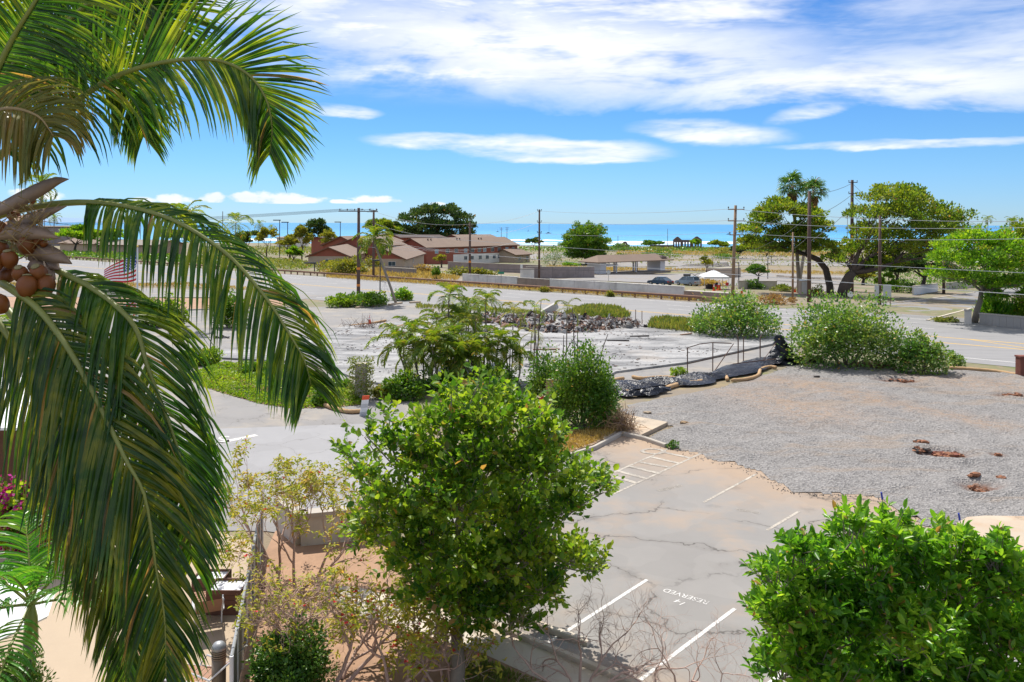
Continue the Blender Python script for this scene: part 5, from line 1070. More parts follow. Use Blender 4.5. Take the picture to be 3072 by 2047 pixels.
# ------------------------------------------------------------------ grass and ground cover (stuff)
def cover(name, label, outline, n, leaf, mat, seed, h=0.12, wid=0.32, up=0.5, cat='ground cover', mound=0.0, z=0.0):
    rg = np.random.default_rng(seed); P_ = [G(*p) for p in outline]; xs = [p.x for p in P_]; ys = [p.y for p in P_]; pos = np.zeros((0, 3))
    while len(pos) < n:
        X, Y = rg.uniform(min(xs), max(xs), n), rg.uniform(min(ys), max(ys), n); ok = inside(P_, X, Y); X, Y = X[ok], Y[ok]; e = np.clip(edge_dist(P_, X, Y) / 1.5, 0, 1)
        Z = terrain(X, Y) + z + rg.uniform(0.0, h, len(X)) * (0.4 + 0.6 * e) + mound * e * (0.6 + lumps(X, Y, seed, ((3.0, 0.25), (1.2, 0.2)))); pos = np.concatenate([pos, np.stack([X, Y, Z], 1)])
    pos = pos[:n]; V, Fc, q = leaf_arrays(pos, rand_dirs(rg, n) + np.array([0, 0, up]), leaf * rg.uniform(0.6, 1.3, n), wid, rg)
    o = np_mesh(name, V, Fc, q, mat); tag(o, label, cat, None, 'stuff'); return o
ISL = [(580, 1128), (640, 1108), (760, 1100), (900, 1110), (1010, 1150), (1060, 1180), (1110, 1190), (1100, 1218), (1000, 1228), (880, 1232), (780, 1218), (680, 1190), (600, 1165), (560, 1140)]
poly_sheet('island_soil', Gs(*ISL), 0.02, MATS['garden_soil'])
cover('ground_cover', 'bright green creeping vines covering the island beside the drive', ISL, 30000, 0.14, MATS['cover_leaf'], 301, 0.16, mound=0.45)
cover('grass', 'tall green and straw grass on the verge before the highway', [(1700, 945), (1750, 926), (1860, 930), (1895, 952), (1800, 962), (1700, 958)], 5000, 0.5, MATS['grass_leaf'], 302, 0.5, 0.12, 1.8)
cover('grass', 'tall mixed grass on the verge left of the broad bush', [(1945, 985), (1960, 960), (2110, 968), (2110, 1000), (1990, 990)], 3500, 0.45, MATS['grass_leaf'], 303, 0.5, 0.12, 1.8)
cover('grass', 'straw and green grass behind the palm group', [(1250, 920), (1600, 938), (1700, 946), (1700, 956), (1560, 946), (1330, 930), (1250, 930)], 2600, 0.35, MATS['grass_leaf'], 304, 0.25, 0.12, 1.6)
cover('grass', 'dry straw grass along the guardrail', [(980, 832), (1400, 858), (1600, 868), (2090, 896), (2090, 900), (1600, 874), (1300, 858), (980, 840)], 5000, 0.4, MATS['dry_grass_leaf'], 305, 0.3, 0.12, 1.6)
cover('grass', 'dry yellow grass before the red building', [(960, 805), (1250, 822), (1380, 838), (1370, 846), (1200, 840), (960, 828)], 7000, 0.6, MATS['dry_grass_leaf'], 306, 0.5, 0.12, 1.6)
cover('grass', 'straw grass strip under the flags', [(-200, 866), (300, 868), (560, 862), (760, 874), (760, 882), (500, 872), (-200, 876)], 3500, 0.4, MATS['dry_grass_leaf'], 307, 0.3, 0.12, 1.6)
cover('grass', 'green lawn remnant by the garden path', [(1350, 1990), (1440, 1975), (1570, 2028), (1800, 2140), (1400, 2150)], 6000, 0.09, MATS['grass_leaf'], 308, 0.05, 0.12, 1.4)
cover('grass', 'dry grass patch before the tall vine thicket', [(1640, 1380), (1690, 1310), (1840, 1290), (1860, 1300), (1780, 1340), (1660, 1390)], 3500, 0.16, MATS['dry_grass_leaf'], 309, 0.08, 0.14, 0.8, z=0.16)
cover('weeds', 'dry weeds along the burned town streets', [(1640, 800), (2000, 806), (2600, 812), (2600, 818), (2000, 812), (1640, 812)], 5000, 0.6, MATS['dry_grass_leaf'], 310, 0.4, 0.14, 1.0)
cover('weeds', 'green and straw scrub between the highway and the red building', [(560, 782), (900, 790), (960, 806), (900, 818), (560, 802)], 6000, 0.6, MATS['grass_leaf'], 315, 0.8, 0.3, 0.8)
cover('weeds', 'olive scrub beyond the guardrail under the flag', [(-100, 770), (560, 782), (560, 800), (-100, 784)], 6000, 0.7, MATS['vine_leaf'], 316, 1.0, 0.3, 0.8)
cover('weeds', 'green scrub beyond the far street at the right', [(2560, 800), (3072, 800), (3072, 850), (2700, 862), (2560, 840)], 5000, 0.5, MATS['vine_leaf'], 317, 1.0, 0.3, 0.8)
cover('weeds', 'olive scrub along the shore', [(1560, 748), (2560, 744), (2560, 752), (1560, 756)], 4000, 1.2, MATS['vine_leaf'], 313, 1.6, 0.35, 0.8)
cover('weeds', 'olive scrub before the left shore buildings', [(600, 752), (960, 752), (960, 770), (600, 775)], 3000, 0.9, MATS['grass_leaf'], 314, 1.2, 0.35, 0.8)
cover('weeds', 'straw weeds over the far house plots', [(1850, 752), (2560, 748), (2560, 764), (1850, 764)], 5000, 0.9, MATS['dry_grass_leaf'], 311, 0.5, 0.2, 1.0)
cover('weeds', 'green weeds over the far house plots', [(1560, 760), (2560, 744), (2560, 800), (1560, 790)], 2600, 0.8, MATS['grass_leaf'], 312, 0.4, 0.25, 0.8)
# ================================================================== built things: materials
plain('red_wall', (0.30, 0.085, 0.05), 0.8, 0.15, 1.5); plain('cream_wall', (0.44, 0.335, 0.245), 0.85, 0.12, 1.5); plain('white_wall', (0.74, 0.70, 0.64), 0.85, 0.10, 1.5)
plain('roof_brown', (0.185, 0.13, 0.095), 0.9, 0.16, 2.5, bmp=0.4); plain('roof_dark', (0.06, 0.04, 0.035), 0.9, 0.2, 2.5, bmp=0.4); plain('trim_brown', (0.15, 0.075, 0.045), 0.8, 0.2, 3)
plain('frame_white', (0.62, 0.60, 0.56), 0.6, 0.08, 6); plain('window_glass', (0.045, 0.075, 0.10), 0.12, 0.2, 2, bmp=0.03, spec=0.8); plain('window_pale', (0.24, 0.34, 0.42), 0.2, 0.2, 2, bmp=0.03, spec=0.7)
def m_wall(name, c, dirt, scale=0.5):
    m, t, b, o = newmat(name); g = geo_vec(t); x, y, z = t.xyz(g)
    n = t.noise(g, scale, 5, 0.65); st = t.noise(t.mapping(g, scale=(1.2, 1.2, 0.12)), 1.6, 5, 0.65); fine = t.noise(g, 7, 4)
    c1 = t.mix(t.step(n, 0.38, 0.66), c, tuple(q * 0.78 for q in c)); c1 = t.mix(t.m('MULTIPLY', t.step(st, 0.56, 0.72), 0.6), c1, dirt)
    t.l.new(c1, b.inputs['Base Color']); b.inputs['Roughness'].default_value = 0.92; b.inputs['Specular IOR Level'].default_value = 0.25; bump(t, b, fine, 0.35, 0.02); return m
m_wall('grey_wall', (0.74, 0.71, 0.67), (0.28, 0.25, 0.23)); m_wall('brown_block_wall', (0.36, 0.27, 0.22), (0.12, 0.09, 0.08)); m_wall('dark_yard_wall', (0.30, 0.25, 0.24), (0.09, 0.08, 0.08))
m_wall('pale_wall', (0.58, 0.53, 0.47), (0.36, 0.31, 0.26)); m_wall('ruin_stone', (0.16, 0.12, 0.11), (0.05, 0.04, 0.04)); m_wall('stone_grey', (0.36, 0.33, 0.30), (0.16, 0.14, 0.12)); m_wall('brick_red', (0.20, 0.075, 0.055), (0.10, 0.04, 0.03), 3)
plain('rail_rust', (0.24, 0.13, 0.085), 0.75, 0.25, 3, metal=0.2); plain('wood_pole', (0.105, 0.065, 0.05), 0.9, 0.25, 3, bmp=0.5); plain('wood_pole_light', (0.26, 0.165, 0.10), 0.9, 0.25, 3, bmp=0.5)
plain('black_metal', (0.025, 0.025, 0.028), 0.5, 0.2, 6); plain('grey_metal', (0.30, 0.31, 0.32), 0.5, 0.15, 6, metal=0.4); plain('pole_white', (0.60, 0.60, 0.62), 0.5, 0.08, 6)
plain('cable_pale', (0.62, 0.60, 0.56), 0.6, 0.1, 3, bmp=0); plain('cable_dark', (0.06, 0.06, 0.065), 0.6, 0.1, 3, bmp=0); plain('insulator', (0.10, 0.07, 0.06), 0.3, 0.1, 3)
plain('reflector_orange', (0.70, 0.22, 0.02), 0.5, 0.1, 3); plain('cone_orange', (0.72, 0.09, 0.025), 0.5, 0.12, 8); plain('white_plastic', (0.78, 0.78, 0.77), 0.5, 0.05, 8); plain('sign_green', (0.02, 0.22, 0.12), 0.5, 0.05, 8)
plain('sign_red', (0.52, 0.03, 0.03), 0.5, 0.08, 8); plain('sign_white', (0.72, 0.72, 0.72), 0.5, 0.06, 8); plain('sign_back', (0.52, 0.53, 0.55), 0.5, 0.1, 6, metal=0.3); plain('hydrant_yellow', (0.62, 0.44, 0.10), 0.5, 0.15, 8)
plain('car_navy', (0.012, 0.016, 0.035), 0.18, 0.1, 2, bmp=0, spec=0.9); plain('car_silver', (0.34, 0.36, 0.38), 0.25, 0.1, 2, metal=0.5, bmp=0); plain('tyre_rubber', (0.02, 0.02, 0.02), 0.85, 0.2, 8); plain('rim_alloy', (0.42, 0.43, 0.44), 0.35, 0.1, 8, metal=0.8); plain('lamp_red', (0.45, 0.02, 0.02), 0.25, 0.05, 8, bmp=0); plain('lamp_clear', (0.7, 0.72, 0.75), 0.2, 0.05, 8, bmp=0)
plain('tent_white', (0.82, 0.82, 0.82), 0.75, 0.05, 2); plain('wattle_straw', (0.42, 0.27, 0.14), 0.95, 0.25, 16, bmp=0.8); plain('char_wood', (0.035, 0.028, 0.025), 0.9, 0.3, 5, bmp=0.6); plain('rust_steel', (0.13, 0.075, 0.055), 0.85, 0.3, 6, bmp=0.4)
plain('flag_red', (0.55, 0.02, 0.03), 0.85, 0.05, 8); plain('flag_white', (0.80, 0.80, 0.80), 0.85, 0.04, 8); plain('flag_blue', (0.025, 0.05, 0.32), 0.85, 0.05, 8)
plain('planter_wood', (0.13, 0.055, 0.03), 0.7, 0.2, 6); plain('board_tan', (0.34, 0.23, 0.13), 0.85, 0.15, 4); plain('screen_mesh', (0.105, 0.11, 0.10), 0.9, 0.12, 20, bmp=0.5); plain('bollard_bronze', (0.20, 0.155, 0.11), 0.5, 0.12, 5); plain('sling_brown', (0.30, 0.16, 0.10), 0.8, 0.15, 10)
def m_plastic():
    m, t, b, o = newmat('black_plastic'); b.inputs['Base Color'].default_value = (0.012, 0.014, 0.022, 1); b.inputs['Roughness'].default_value = 0.28; b.inputs['Specular IOR Level'].default_value = 0.35
    bump(t, b, t.noise(geo_vec(t), 5.0, 5, 0.65, 0.8), 0.8, 0.08); return m
m_plastic()
plain('rubble_grey', (0.25, 0.24, 0.235), 0.95, 0.3, 3, bmp=0.7); plain('rubble_brown', (0.22, 0.13, 0.09), 0.95, 0.35, 3, bmp=0.7); plain('rubble_pale', (0.42, 0.40, 0.37), 0.95, 0.2, 3, bmp=0.5)
# ------------------------------------------------------------------ roofs, walls, windows
def window(parent, c, ux, un, w, h, glass='window_glass', bars=1):
    """frame with recessed panes set proud of a wall; un = outward normal"""
    c, ux, un = Vector(c), Vector(ux), Vector(un); up = Vector((0, 0, 1)); f = MB(); t = 0.07
    for s in (-1, 1):
        f.obox(c + ux * s * (w / 2), ux * t * 0.5, un * 0.06, up * (h / 2 + t * 0.5)); f.obox(c + up * s * (h / 2), ux * (w / 2 - t * 0.5), un * 0.06, up * t * 0.5)
    for k in range(bars): f.obox(c + ux * ((k + 1) / (bars + 1) - 0.5) * w, ux * 0.025, un * 0.05, up * (h / 2 - t * 0.5))
    fo = f.build('window', MATS['frame_white'], parent)
    for k in range(bars + 1):
        MB().obox(c + ux * ((k + 0.5) / (bars + 1) - 0.5) * w + un * 0.02, ux * (w / (bars + 1) / 2 - 0.03), un * 0.012, up * (h / 2 - t * 0.5)).build('pane', MATS[glass], fo)
def gable_block(name, label, A, B, width, eave, rise, low, high=None, split=2.7, roof='roof_brown', wins=(), gwins=(), over=0.6, group=None, sink=1.5, flip=False):
    """gabled house: A, B = foot of the near long wall; extends `width` away from the viewer; ridge along A-B"""
    A, B = Vector(A), Vector(B); A0 = Vector((A.x, A.y, 0)); ux = Vector((B.x - A.x, B.y - A.y, 0)); Ln = ux.length; ux.normalize(); uy = Vector((-ux.y, ux.x, 0))
    if uy.y < 0: uy = -uy
    z0 = A.z; root = empty(name, A, label, 'house', group); up = Vector((0, 0, 1))
    def L(x, y, z): return ux * x + uy * y + up * z
    def walls(z1, z2, inset, gable, mat, nm):
        i = inset; mb = MB()
        q = [L(i, i, z1), L(Ln - i, i, z1), L(Ln - i, width - i, z1), L(i, width - i, z1)]; r = [p + up * (z2 - z1) for p in q]
        mb.add(q + r, [(0, 1, 5, 4), (1, 2, 6, 5), (2, 3, 7, 6), (3, 0, 4, 7), (4, 5, 6, 7)])
        if gable: mb.add([L(i, i, z2), L(i, width - i, z2), L(i, width / 2, z2 + rise * (1 - 2 * i / width)), L(Ln - i, i, z2), L(Ln - i, width - i, z2), L(Ln - i, width / 2, z2 + rise * (1 - 2 * i / width))], [(0, 2, 1), (3, 4, 5)])
        return mb.build(nm, MATS[mat], root)
    if high and split < eave: walls(-sink, split, 0.0, False, low, 'wall'); walls(split, eave, -0.03, True, high, 'upper_wall')
    elif high: walls(-sink, eave, 0.0, False, low, 'wall'); [MB().add([L(x, 0, eave), L(x, width, eave), L(x, width / 2, eave + rise)], [(0, 2, 1) if x < 0 else (0, 1, 2)]).build('gable', MATS[high], root) for x in (-0.02, Ln + 0.02)]
    else: walls(-sink, eave, 0.0, True, low, 'wall')
    k = rise / (width / 2); o = over; t = 0.16; mb = MB()
    for sgn in (0, 1):
        e = [L(-o, -o, eave - o * k + 0.02), L(Ln + o, -o, eave - o * k + 0.02), L(Ln + o, width / 2, eave + rise + 0.02), L(-o, width / 2, eave + rise + 0.02)]
        if sgn: e = [L(-o, width + o, eave - o * k + 0.02), L(Ln + o, width + o, eave - o * k + 0.02), e[2], e[3]]; e = [e[1], e[0], e[3], e[2]]
        u = [p + up * t for p in e]; mb.add(e + u, [(3, 2, 1, 0), (4, 5, 6, 7), (0, 1, 5, 4), (1, 2, 6, 5), (3, 0, 4, 7)])
    rf = mb.build('roof', MATS[roof], root)
    fb = MB(); fb.obox(L(Ln / 2, -o - 0.03, eave - o * k + 0.06), ux * (Ln / 2 + o), uy * 0.025, up * 0.13)
    for x in (-o - 0.03, Ln + o + 0.03):
        a, b, c = L(x, -o, eave - o * k + 0.08), L(x, width / 2, eave + rise + 0.08), L(x, width + o, eave - o * k + 0.08)
        for p, q in ((a, b), (b, c)): fb.obox((p + q) / 2, (q - p) / 2, ux * 0.025, up * 0.13)
    fb.build('fascia', MATS['trim_brown'], rf)
    for x, z, w, h, g in wins: window(root, L(x * Ln, -0.06, z), ux, -uy, w, h, g)
    for y, z, w, h, g in gwins: window(root, L(-0.06, y * width, z), uy, -ux, w, h, g)
    return root, L, Ln
WG, WP = 'window_glass', 'window_pale'; UP_ = Vector((0, 0, 1))
rr = random.Random(4)
r0, L0, Ln0 = gable_block('apartment_house', 'long two-storey red and white building with a brown gabled roof', G(1279, 795), G(1552, 785), 12.5, 5.1, 2.5, 'white_wall', 'red_wall', 2.6,
    wins=[(x, 3.75, 1.5, 1.25, WP if i % 3 == 0 else WG) for i, x in enumerate((0.10, 0.21, 0.30, 0.40, 0.475, 0.55, 0.61, 0.70, 0.78, 0.87, 0.95))] + [(x, 1.35, 1.5, 1.15, WG) for x in (0.40, 0.47, 0.56, 0.64, 0.72, 0.78, 0.86, 0.92)])
_y = (L0(0, 1, 0) - L0(0, 0, 0)); _x = (L0(1, 0, 0) - L0(0, 0, 0)); MB().obox(L0(Ln0 * 0.135, 0.02, 1.0), _x * (Ln0 * 0.135 + 0.03), _y * 0.05, UP_ * 1.62).build('lower_wall', MATS['red_wall'], r0)
MB().obox(L0(-0.015, 6.25, 1.0), _x * 0.02, _y * 6.28, UP_ * 1.62).build('lower_wall', MATS['red_wall'], r0)
for x in (0.12, 0.15, 0.42, 0.45, 0.66, 0.69):
    p = L0(x * Ln0, 4.6, 5.1 + 2.5 * 4.6 / 6.25 + 0.1); MB().lathe(p, [(0.16, 0), (0.16, 0.35), (0.28, 0.38), (0.26, 0.55), (0.05, 0.6)], 8).build('roof_vent', MATS['roof_dark'], r0)
gable_block('house_annex', 'low cream annex at the far end of the long red building', G(1546, 789), G(1590, 786), 9, 2.7, 1.6, 'cream_wall', None, wins=[(0.3, 1.4, 1.5, 1.1, WG), (0.8, 1.4, 1.5, 1.1, WG)])
gable_block('house_annex', 'single-storey cream house with a red gable before the long building', G(1213, 812), G(1272, 800), 9.5, 2.5, 2.1, 'cream_wall', 'red_wall', 9, wins=[(0.4, 1.4, 1.2, 1.0, WG)], gwins=[(0.3, 1.35, 1.7, 1.0, WG), (0.66, 1.35, 1.7, 1.0, WG)])
gable_block('apartment_house', 'red two-storey building with a broad gable, left of the leaning palm', G(1002, 797), G(1100, 783), 12.5, 5.0, 2.3, 'red_wall', 'red_wall', 2.6, wins=[(x, 3.6, 2.0, 1.5, WG) for x in (0.2, 0.5, 0.8)])
gable_block('house_annex', 'low red-gabled cream annex at the left end of the complex', G(925, 806), G(990, 797), 9.5, 2.5, 2.0, 'cream_wall', 'red_wall', 9, wins=[(0.5, 1.3, 1.3, 1.0, WG)], gwins=[(0.5, 1.3, 1.6, 1.0, WG)])
gable_block('apartment_house', 'middle wing of the red complex with a dark window band', G(1082, 797), G(1215, 794), 13, 5.0, 2.6, 'red_wall', 'red_wall', 2.6, wins=[(x, 3.9, 2.4, 1.5, WG) for x in (0.14, 0.3, 0.46, 0.62, 0.78, 0.93)] + [(x, 1.3, 2.2, 1.8, WG) for x in (0.2, 0.4, 0.6, 0.8)])
gable_block('flat_house', 'dark flat-roofed block behind the left gable', G(985, 778), G(1062, 776), 14, 7.0, 0.5, 'red_wall', None, roof='roof_dark', over=1.0)
gable_block('flat_house', 'dark-roofed block behind the middle wing', G(1206, 776), G(1330, 774), 14, 7.6, 0.8, 'red_wall', None, roof='roof_dark', over=1.0)
gable_block('apartment_house', 'brown-roofed wing behind the long red building', G(1395, 774), G(1505, 770), 14, 6.6, 2.0, 'red_wall', None)
gable_block('far_house', 'lilac-grey flat building far behind the coconut bunch', G(60, 748), G(250, 748), 30, 9.5, 0.4, 'dark_yard_wall', None, roof='far_concrete')
gable_block('far_house', 'pale-roofed low building beyond the highway under the flag', G(300, 776), G(470, 780), 14, 3.2, 1.4, 'cream_wall', None, roof='far_concrete')
gable_block('far_house', 'brown-roofed low building behind the left fronds', G(180, 770), G(290, 774), 12, 3.2, 1.6, 'cream_wall', None)
gable_block('far_house', 'pale flat-roofed building before the sea by the lamp posts', G(830, 752), G(905, 752), 16, 5.5, 0.4, 'white_wall', None, roof='far_concrete')
# bus shelter
A, B = G(1795, 822), G(2005, 820); ux = Vector((B.x - A.x, B.y - A.y, 0)); Ln = ux.length; ux.normalize(); uy = Vector((-ux.y, ux.x, 0)); up = Vector((0, 0, 1)); root = empty('park_pavilion', A, 'open-sided pavilion with a brown hipped roof on white pillars', 'pavilion')
def LL(x, y, z): return ux * x + uy * y + up * z
o, w, e = 0.9, 5.0, 2.9
mb = MB(); q = [LL(-o, -o, e), LL(Ln + o, -o, e), LL(Ln + o, w + o, e), LL(-o, w + o, e), LL(2.2, w / 2, e + 1.5), LL(Ln - 2.2, w / 2, e + 1.5)]; q += [p - up * 0.2 for p in q[:4]]
mb.add(q, [(0, 1, 5, 4), (1, 2, 5), (2, 3, 4, 5), (3, 0, 4), (6, 7, 1, 0), (7, 8, 2, 1), (8, 9, 3, 2), (9, 6, 0, 3), (9, 8, 7, 6)]).build('roof', MATS['roof_brown'], root)
mb = MB(); c = LL(Ln - 1.6, 0.6, e + 0.55); mb.add([c + ux * -1.1 + uy * -0.8, c + ux * 1.1 + uy * -0.8, c + ux * 1.1 + uy * 0.8, c + ux * -1.1 + uy * 0.8, c + up * 0.7], [(0, 1, 4), (1, 2, 4), (2, 3, 4), (3, 0, 4)]).build('roof_cap', MATS['roof_dark'], root)
for x, wd in ((0.08, 1.6), (0.93, 1.5)): MB().obox(LL(x * Ln, w / 2, 1.35), ux * wd * 0.6, uy * (w / 2 - 0.3), up * 1.54).build('end_wall', MATS['pole_white'], root)
for x in (0.27, 0.365, 0.545, 0.64): MB().obox(LL(x * Ln, 0.6 if x in (0.27, 0.545) else 3.6, 1.35), ux * 0.16, uy * 0.16, up * 1.54).build('pillar', MATS['pole_white'], root)
MB().obox(LL(Ln / 2, w / 2, -0.15), ux * (Ln / 2 + 0.5), uy * (w / 2 + 0.4), up * 0.25).build('floor', MATS['far_concrete'], root)
# ruined stone walls by the sea
A = G(2022, 744); Y = A.y; root = empty('stone_ruin', A, 'roofless dark stone ruin with two gables and empty windows by the sea', 'ruin'); s = Y / F
def gw(px0, px1, ytop, ypk, nm, dy=0.0):
    x0, x1 = (px0 - 2022) * s, (px1 - 2022) * s; h, pk = (744 - ytop) * s, (744 - ypk) * s; mb = MB(); th = 0.9; n = 3
    xs = [x0]; wd = (x1 - x0) / (2 * n + 1)
    for i in range(2 * n + 1):
        a, b = x0 + wd * i, x0 + wd * (i + 1)
        ha = h + (pk - h) * (1 - abs((a - (x0 + x1) / 2) / ((x1 - x0) / 2))); hb = h + (pk - h) * (1 - abs((b - (x0 + x1) / 2) / ((x1 - x0) / 2)))
        def col(z0, za, zb): mb.add([(a, dy, z0), (b, dy, z0), (b, dy + th, z0), (a, dy + th, z0), (a, dy, za), (b, dy, zb), (b, dy + th, zb), (a, dy + th, za)], [(0, 1, 5, 4), (1, 2, 6, 5), (2, 3, 7, 6), (3, 0, 4, 7), (4, 5, 6, 7), (0, 3, 2, 1)])
        if i % 2 == 0: col(-1, ha, hb)
        else: col(-1, h * 0.32, h * 0.32); col(h * 0.74, ha, hb)
    mb.build('wall', MATS['ruin_stone'], root)
gw(2020, 2046, 716, 705, 'a'); gw(2046, 2076, 716, 716, 'b', 0.6); gw(2076, 2106, 715, 704, 'c')
o = MB().box(-14, 0, 0, 1, -1, 2.4).build('ruin_wall', MATS['ruin_stone'], None, False, G(2022, 744)); tag(o, 'long low dark stone wall left of the two-gabled ruin', 'wall')
g = G(1850, 742); o = MB().box(0, 8, 0, 1, -1, 2.2).add([(3, 0, 2.2), (7, 0, 2.2), (6, 0, 4), (4.5, 0, 4), (3, 1, 2.2), (7, 1, 2.2), (6, 1, 4), (4.5, 1, 4)], [(0, 1, 2, 3), (7, 6, 5, 4), (1, 5, 6, 2), (2, 6, 7, 3), (3, 7, 4, 0)]).build('ruin_wall', MATS['ruin_stone'], None, False, g); tag(o, 'small dark broken wall on the shore right of the round tree', 'wall')

# ------------------------------------------------------------------ highway guardrail and walls
def s_at(px, d=0.0):
    k = (px - CX) / F; return (k * (RO[1] + RN[1] * d) - RO[0] - RN[0] * d) / (RT[0] - k * RT[1])
T3, N3, UP = Vector((*RT, 0)), Vector((*RN, 0)), Vector((0, 0, 1))
root = empty('guardrail', RP(s_at(1500), 0.3), 'long rusty brown guardrail along the far side of the highway', 'guardrail'); O = root.location
prof = [(0.0, 0.42), (-0.07, 0.48), (-0.03, 0.57), (-0.07, 0.66), (0.0, 0.74), (0.03, 0.74), (0.03, 0.42)]
sa, sb = s_at(-150), s_at(2110); vs = [RP(s, 0.3 + dd, z) - O for s in (sa, sb) for dd, z in prof]; n = len(prof)
MB().add(vs, [(i, (i + 1) % n, n + (i + 1) % n, n + i) for i in range(n)] + [tuple(range(n))[::-1], tuple(range(n, 2 * n))]).build('rail', MATS['rail_rust'], root)
pm = MB().obox((0, 0, 0.3), T3 * 0.08, N3 * 0.09, UP * 0.38).mesh('post', MATS['rail_rust']); s = sa
while s < sb: o = bpy.data.objects.new('post', pm); link(o, root); o.location = RP(s, 0.46) - O; s += 1.905
def wall_run(name, label, px0, px1, d, z0, z1, th, mat, cap=True, panels=None, sp=None, lean=0):
    s0, s1 = s_at(px0, d), s_at(px1, d); a = RP(s0, d); root = empty(name, a, label, 'wall'); Ln = s1 - s0; k = panels or 1
    for i in range(k):
        q0, q1 = Ln * i / k + (0.012 if i else 0), Ln * (i + 1) / k; MB().obox(T3 * (q0 + q1) / 2 + N3 * th / 2 + UP * ((z0 + z1) / 2), T3 * ((q1 - q0) / 2), N3 * th / 2, UP * ((z1 - z0) / 2)).build('wall_panel', MATS[mat], root)
    if cap: MB().obox(T3 * Ln / 2 + N3 * th / 2 + UP * (z1 + 0.05), T3 * (Ln / 2 + 0.03), N3 * (th / 2 + 0.05), UP * 0.05).build('coping', MATS['grey_wall' if mat == 'grey_wall' else 'kerb_concrete'], root)
    return root
wall_run('roadside_wall', 'pale grey roadside wall section at the left end by the utility pole', 1388, 1552, 2.6, -0.4, 1.55, 0.25, 'grey_wall', panels=3)
wall_run('roadside_wall', 'brown blockwork section of the roadside wall', 1553, 1648, 2.5, -0.4, 1.45, 0.3, 'brown_block_wall', panels=5)
wall_run('roadside_wall', 'long pale grey stained roadside wall below the parked cars', 1649, 2052, 2.6, -0.4, 1.5, 0.25, 'grey_wall', panels=6)
wall_run('roadside_wall', 'low brown-capped wall with an opening right of the long grey wall', 2053, 2200, 2.2, -0.4, 1.0, 1.4, 'brown_block_wall', panels=2)
wall_run('roadside_wall', 'low tan concrete kerb wall along the right end of the guardrail', 2010, 2210, 1.5, -0.4, 0.55, 0.3, 'board_tan', cap=False)
def wall_px(name, label, a, b, h, th, mat, panels=1, cap=True, cat='wall'):
    A, B = G(*a), G(*b); u = B - A; Ln = u.length; u.normalize(); nn = Vector((-u.y, u.x, 0)); root = empty(name, A, label, cat)
    for i in range(panels):
        c = u * (Ln * (i + 0.5) / panels); MB().obox(c + UP * (h / 2 - 0.3), u * (Ln / panels / 2 - 0.006), nn * th / 2, UP * (h / 2 + 0.3)).build('wall_panel', MATS[mat], root)
    if cap: MB().obox(u * Ln / 2 + UP * (h + 0.06), u * (Ln / 2 + 0.03), nn * (th / 2 + 0.05), UP * 0.06).build('coping', MATS['kerb_concrete'], root)
    return root
wall_px('yard_wall', 'long dark grey yard wall below the red building', (1345, 812), (1625, 822), 1.9, 0.3, 'dark_yard_wall', 7)
wall_px('yard_wall', 'dark block wall before the bare yard, right of the utility pole', (1580, 836), (1782, 832), 2.2, 0.35, 'dark_yard_wall', 4)
wall_px('yard_wall', 'pale grey end block of the dark yard wall', (1562, 838), (1602, 838), 1.9, 0.3, 'grey_wall', 1)
wall_px('yard_wall', 'dark low block walls on the building frontage', (1155, 828), (1248, 834), 1.4, 0.3, 'dark_yard_wall', 3)
wall_px('yard_wall', 'pale low block wall beyond the tent', (2215, 862), (2330, 862), 1.3, 0.3, 'pale_wall', 3)
wall_px('yard_wall', 'low white painted wall beside the side street', (2740, 876), (2812, 864), 1.35, 0.25, 'pole_white', 4)
wall_px('yard_wall', 'pale wall beyond the far end of the side street', (2840, 858), (2925, 850), 1.2, 0.25, 'pale_wall', 3)
wall_px('stone_wall', 'grey stone wall curving past the lime green tree', (2942, 962), (3200, 985), 1.0, 0.4, 'stone_grey', 12)
wall_px('stone_wall', 'short pale stone gatepost under the lime green tree', (2894, 960), (2916, 961), 1.25, 0.5, 'pale_wall', 1)
wall_px('utility_shed', 'tan utility block with grey doors beyond the tent', (2140, 830), (2205, 826), 2.2, 3.0, 'cream_wall', 3, cat='shed')
g = G(2060, 812)
# low wall of the garden, before the drive
wall_px('garden_wall', 'low pale plastered wall between the drive and the garden', (905, 1640), (1180, 1610), 0.85, 0.32, 'pale_wall', 2)
wall_px('garden_wall', 'short pale plastered wall returning towards the drive', (846, 1590), (905, 1640), 0.85, 0.32, 'pale_wall', 1)
wall_px('gate_board', 'tan boarded gate panel half hidden by the vine thicket', (1640, 1232), (1705, 1236), 1.6, 0.12, 'board_tan', 4, False, 'gate')
# red brick pillar at the right edge
root = empty('brick_pillar', G(3068, 1122), 'dark red brick pillar at the right edge of the gravel yard', 'pillar'); bm_ = MB().box(-0.1, 0.1, -0.048, 0.048, -0.034, 0.034).mesh('brick', MATS['brick_red'])
MB().box(-0.24, 0.24, -0.24, 0.24, -0.1, 1.3).build('core', MATS['brick_red'], root)
for k in range(17):
    for side in range(4):
        for j in range(2):
            o = bpy.data.objects.new('brick', bm_); link(o, root); a = side * math.pi / 2; off = (j - 0.5) * 0.23 + (0.04 if k % 2 else -0.04)
            o.location = (math.cos(a) * off - math.sin(a) * 0.215, math.sin(a) * off + math.cos(a) * 0.215, 0.04 + k * 0.075); o.rotation_euler.z = a
MB().box(-0.3, 0.3, -0.3, 0.3, 1.3, 1.4).build('cap', MATS['brick_red'], root)

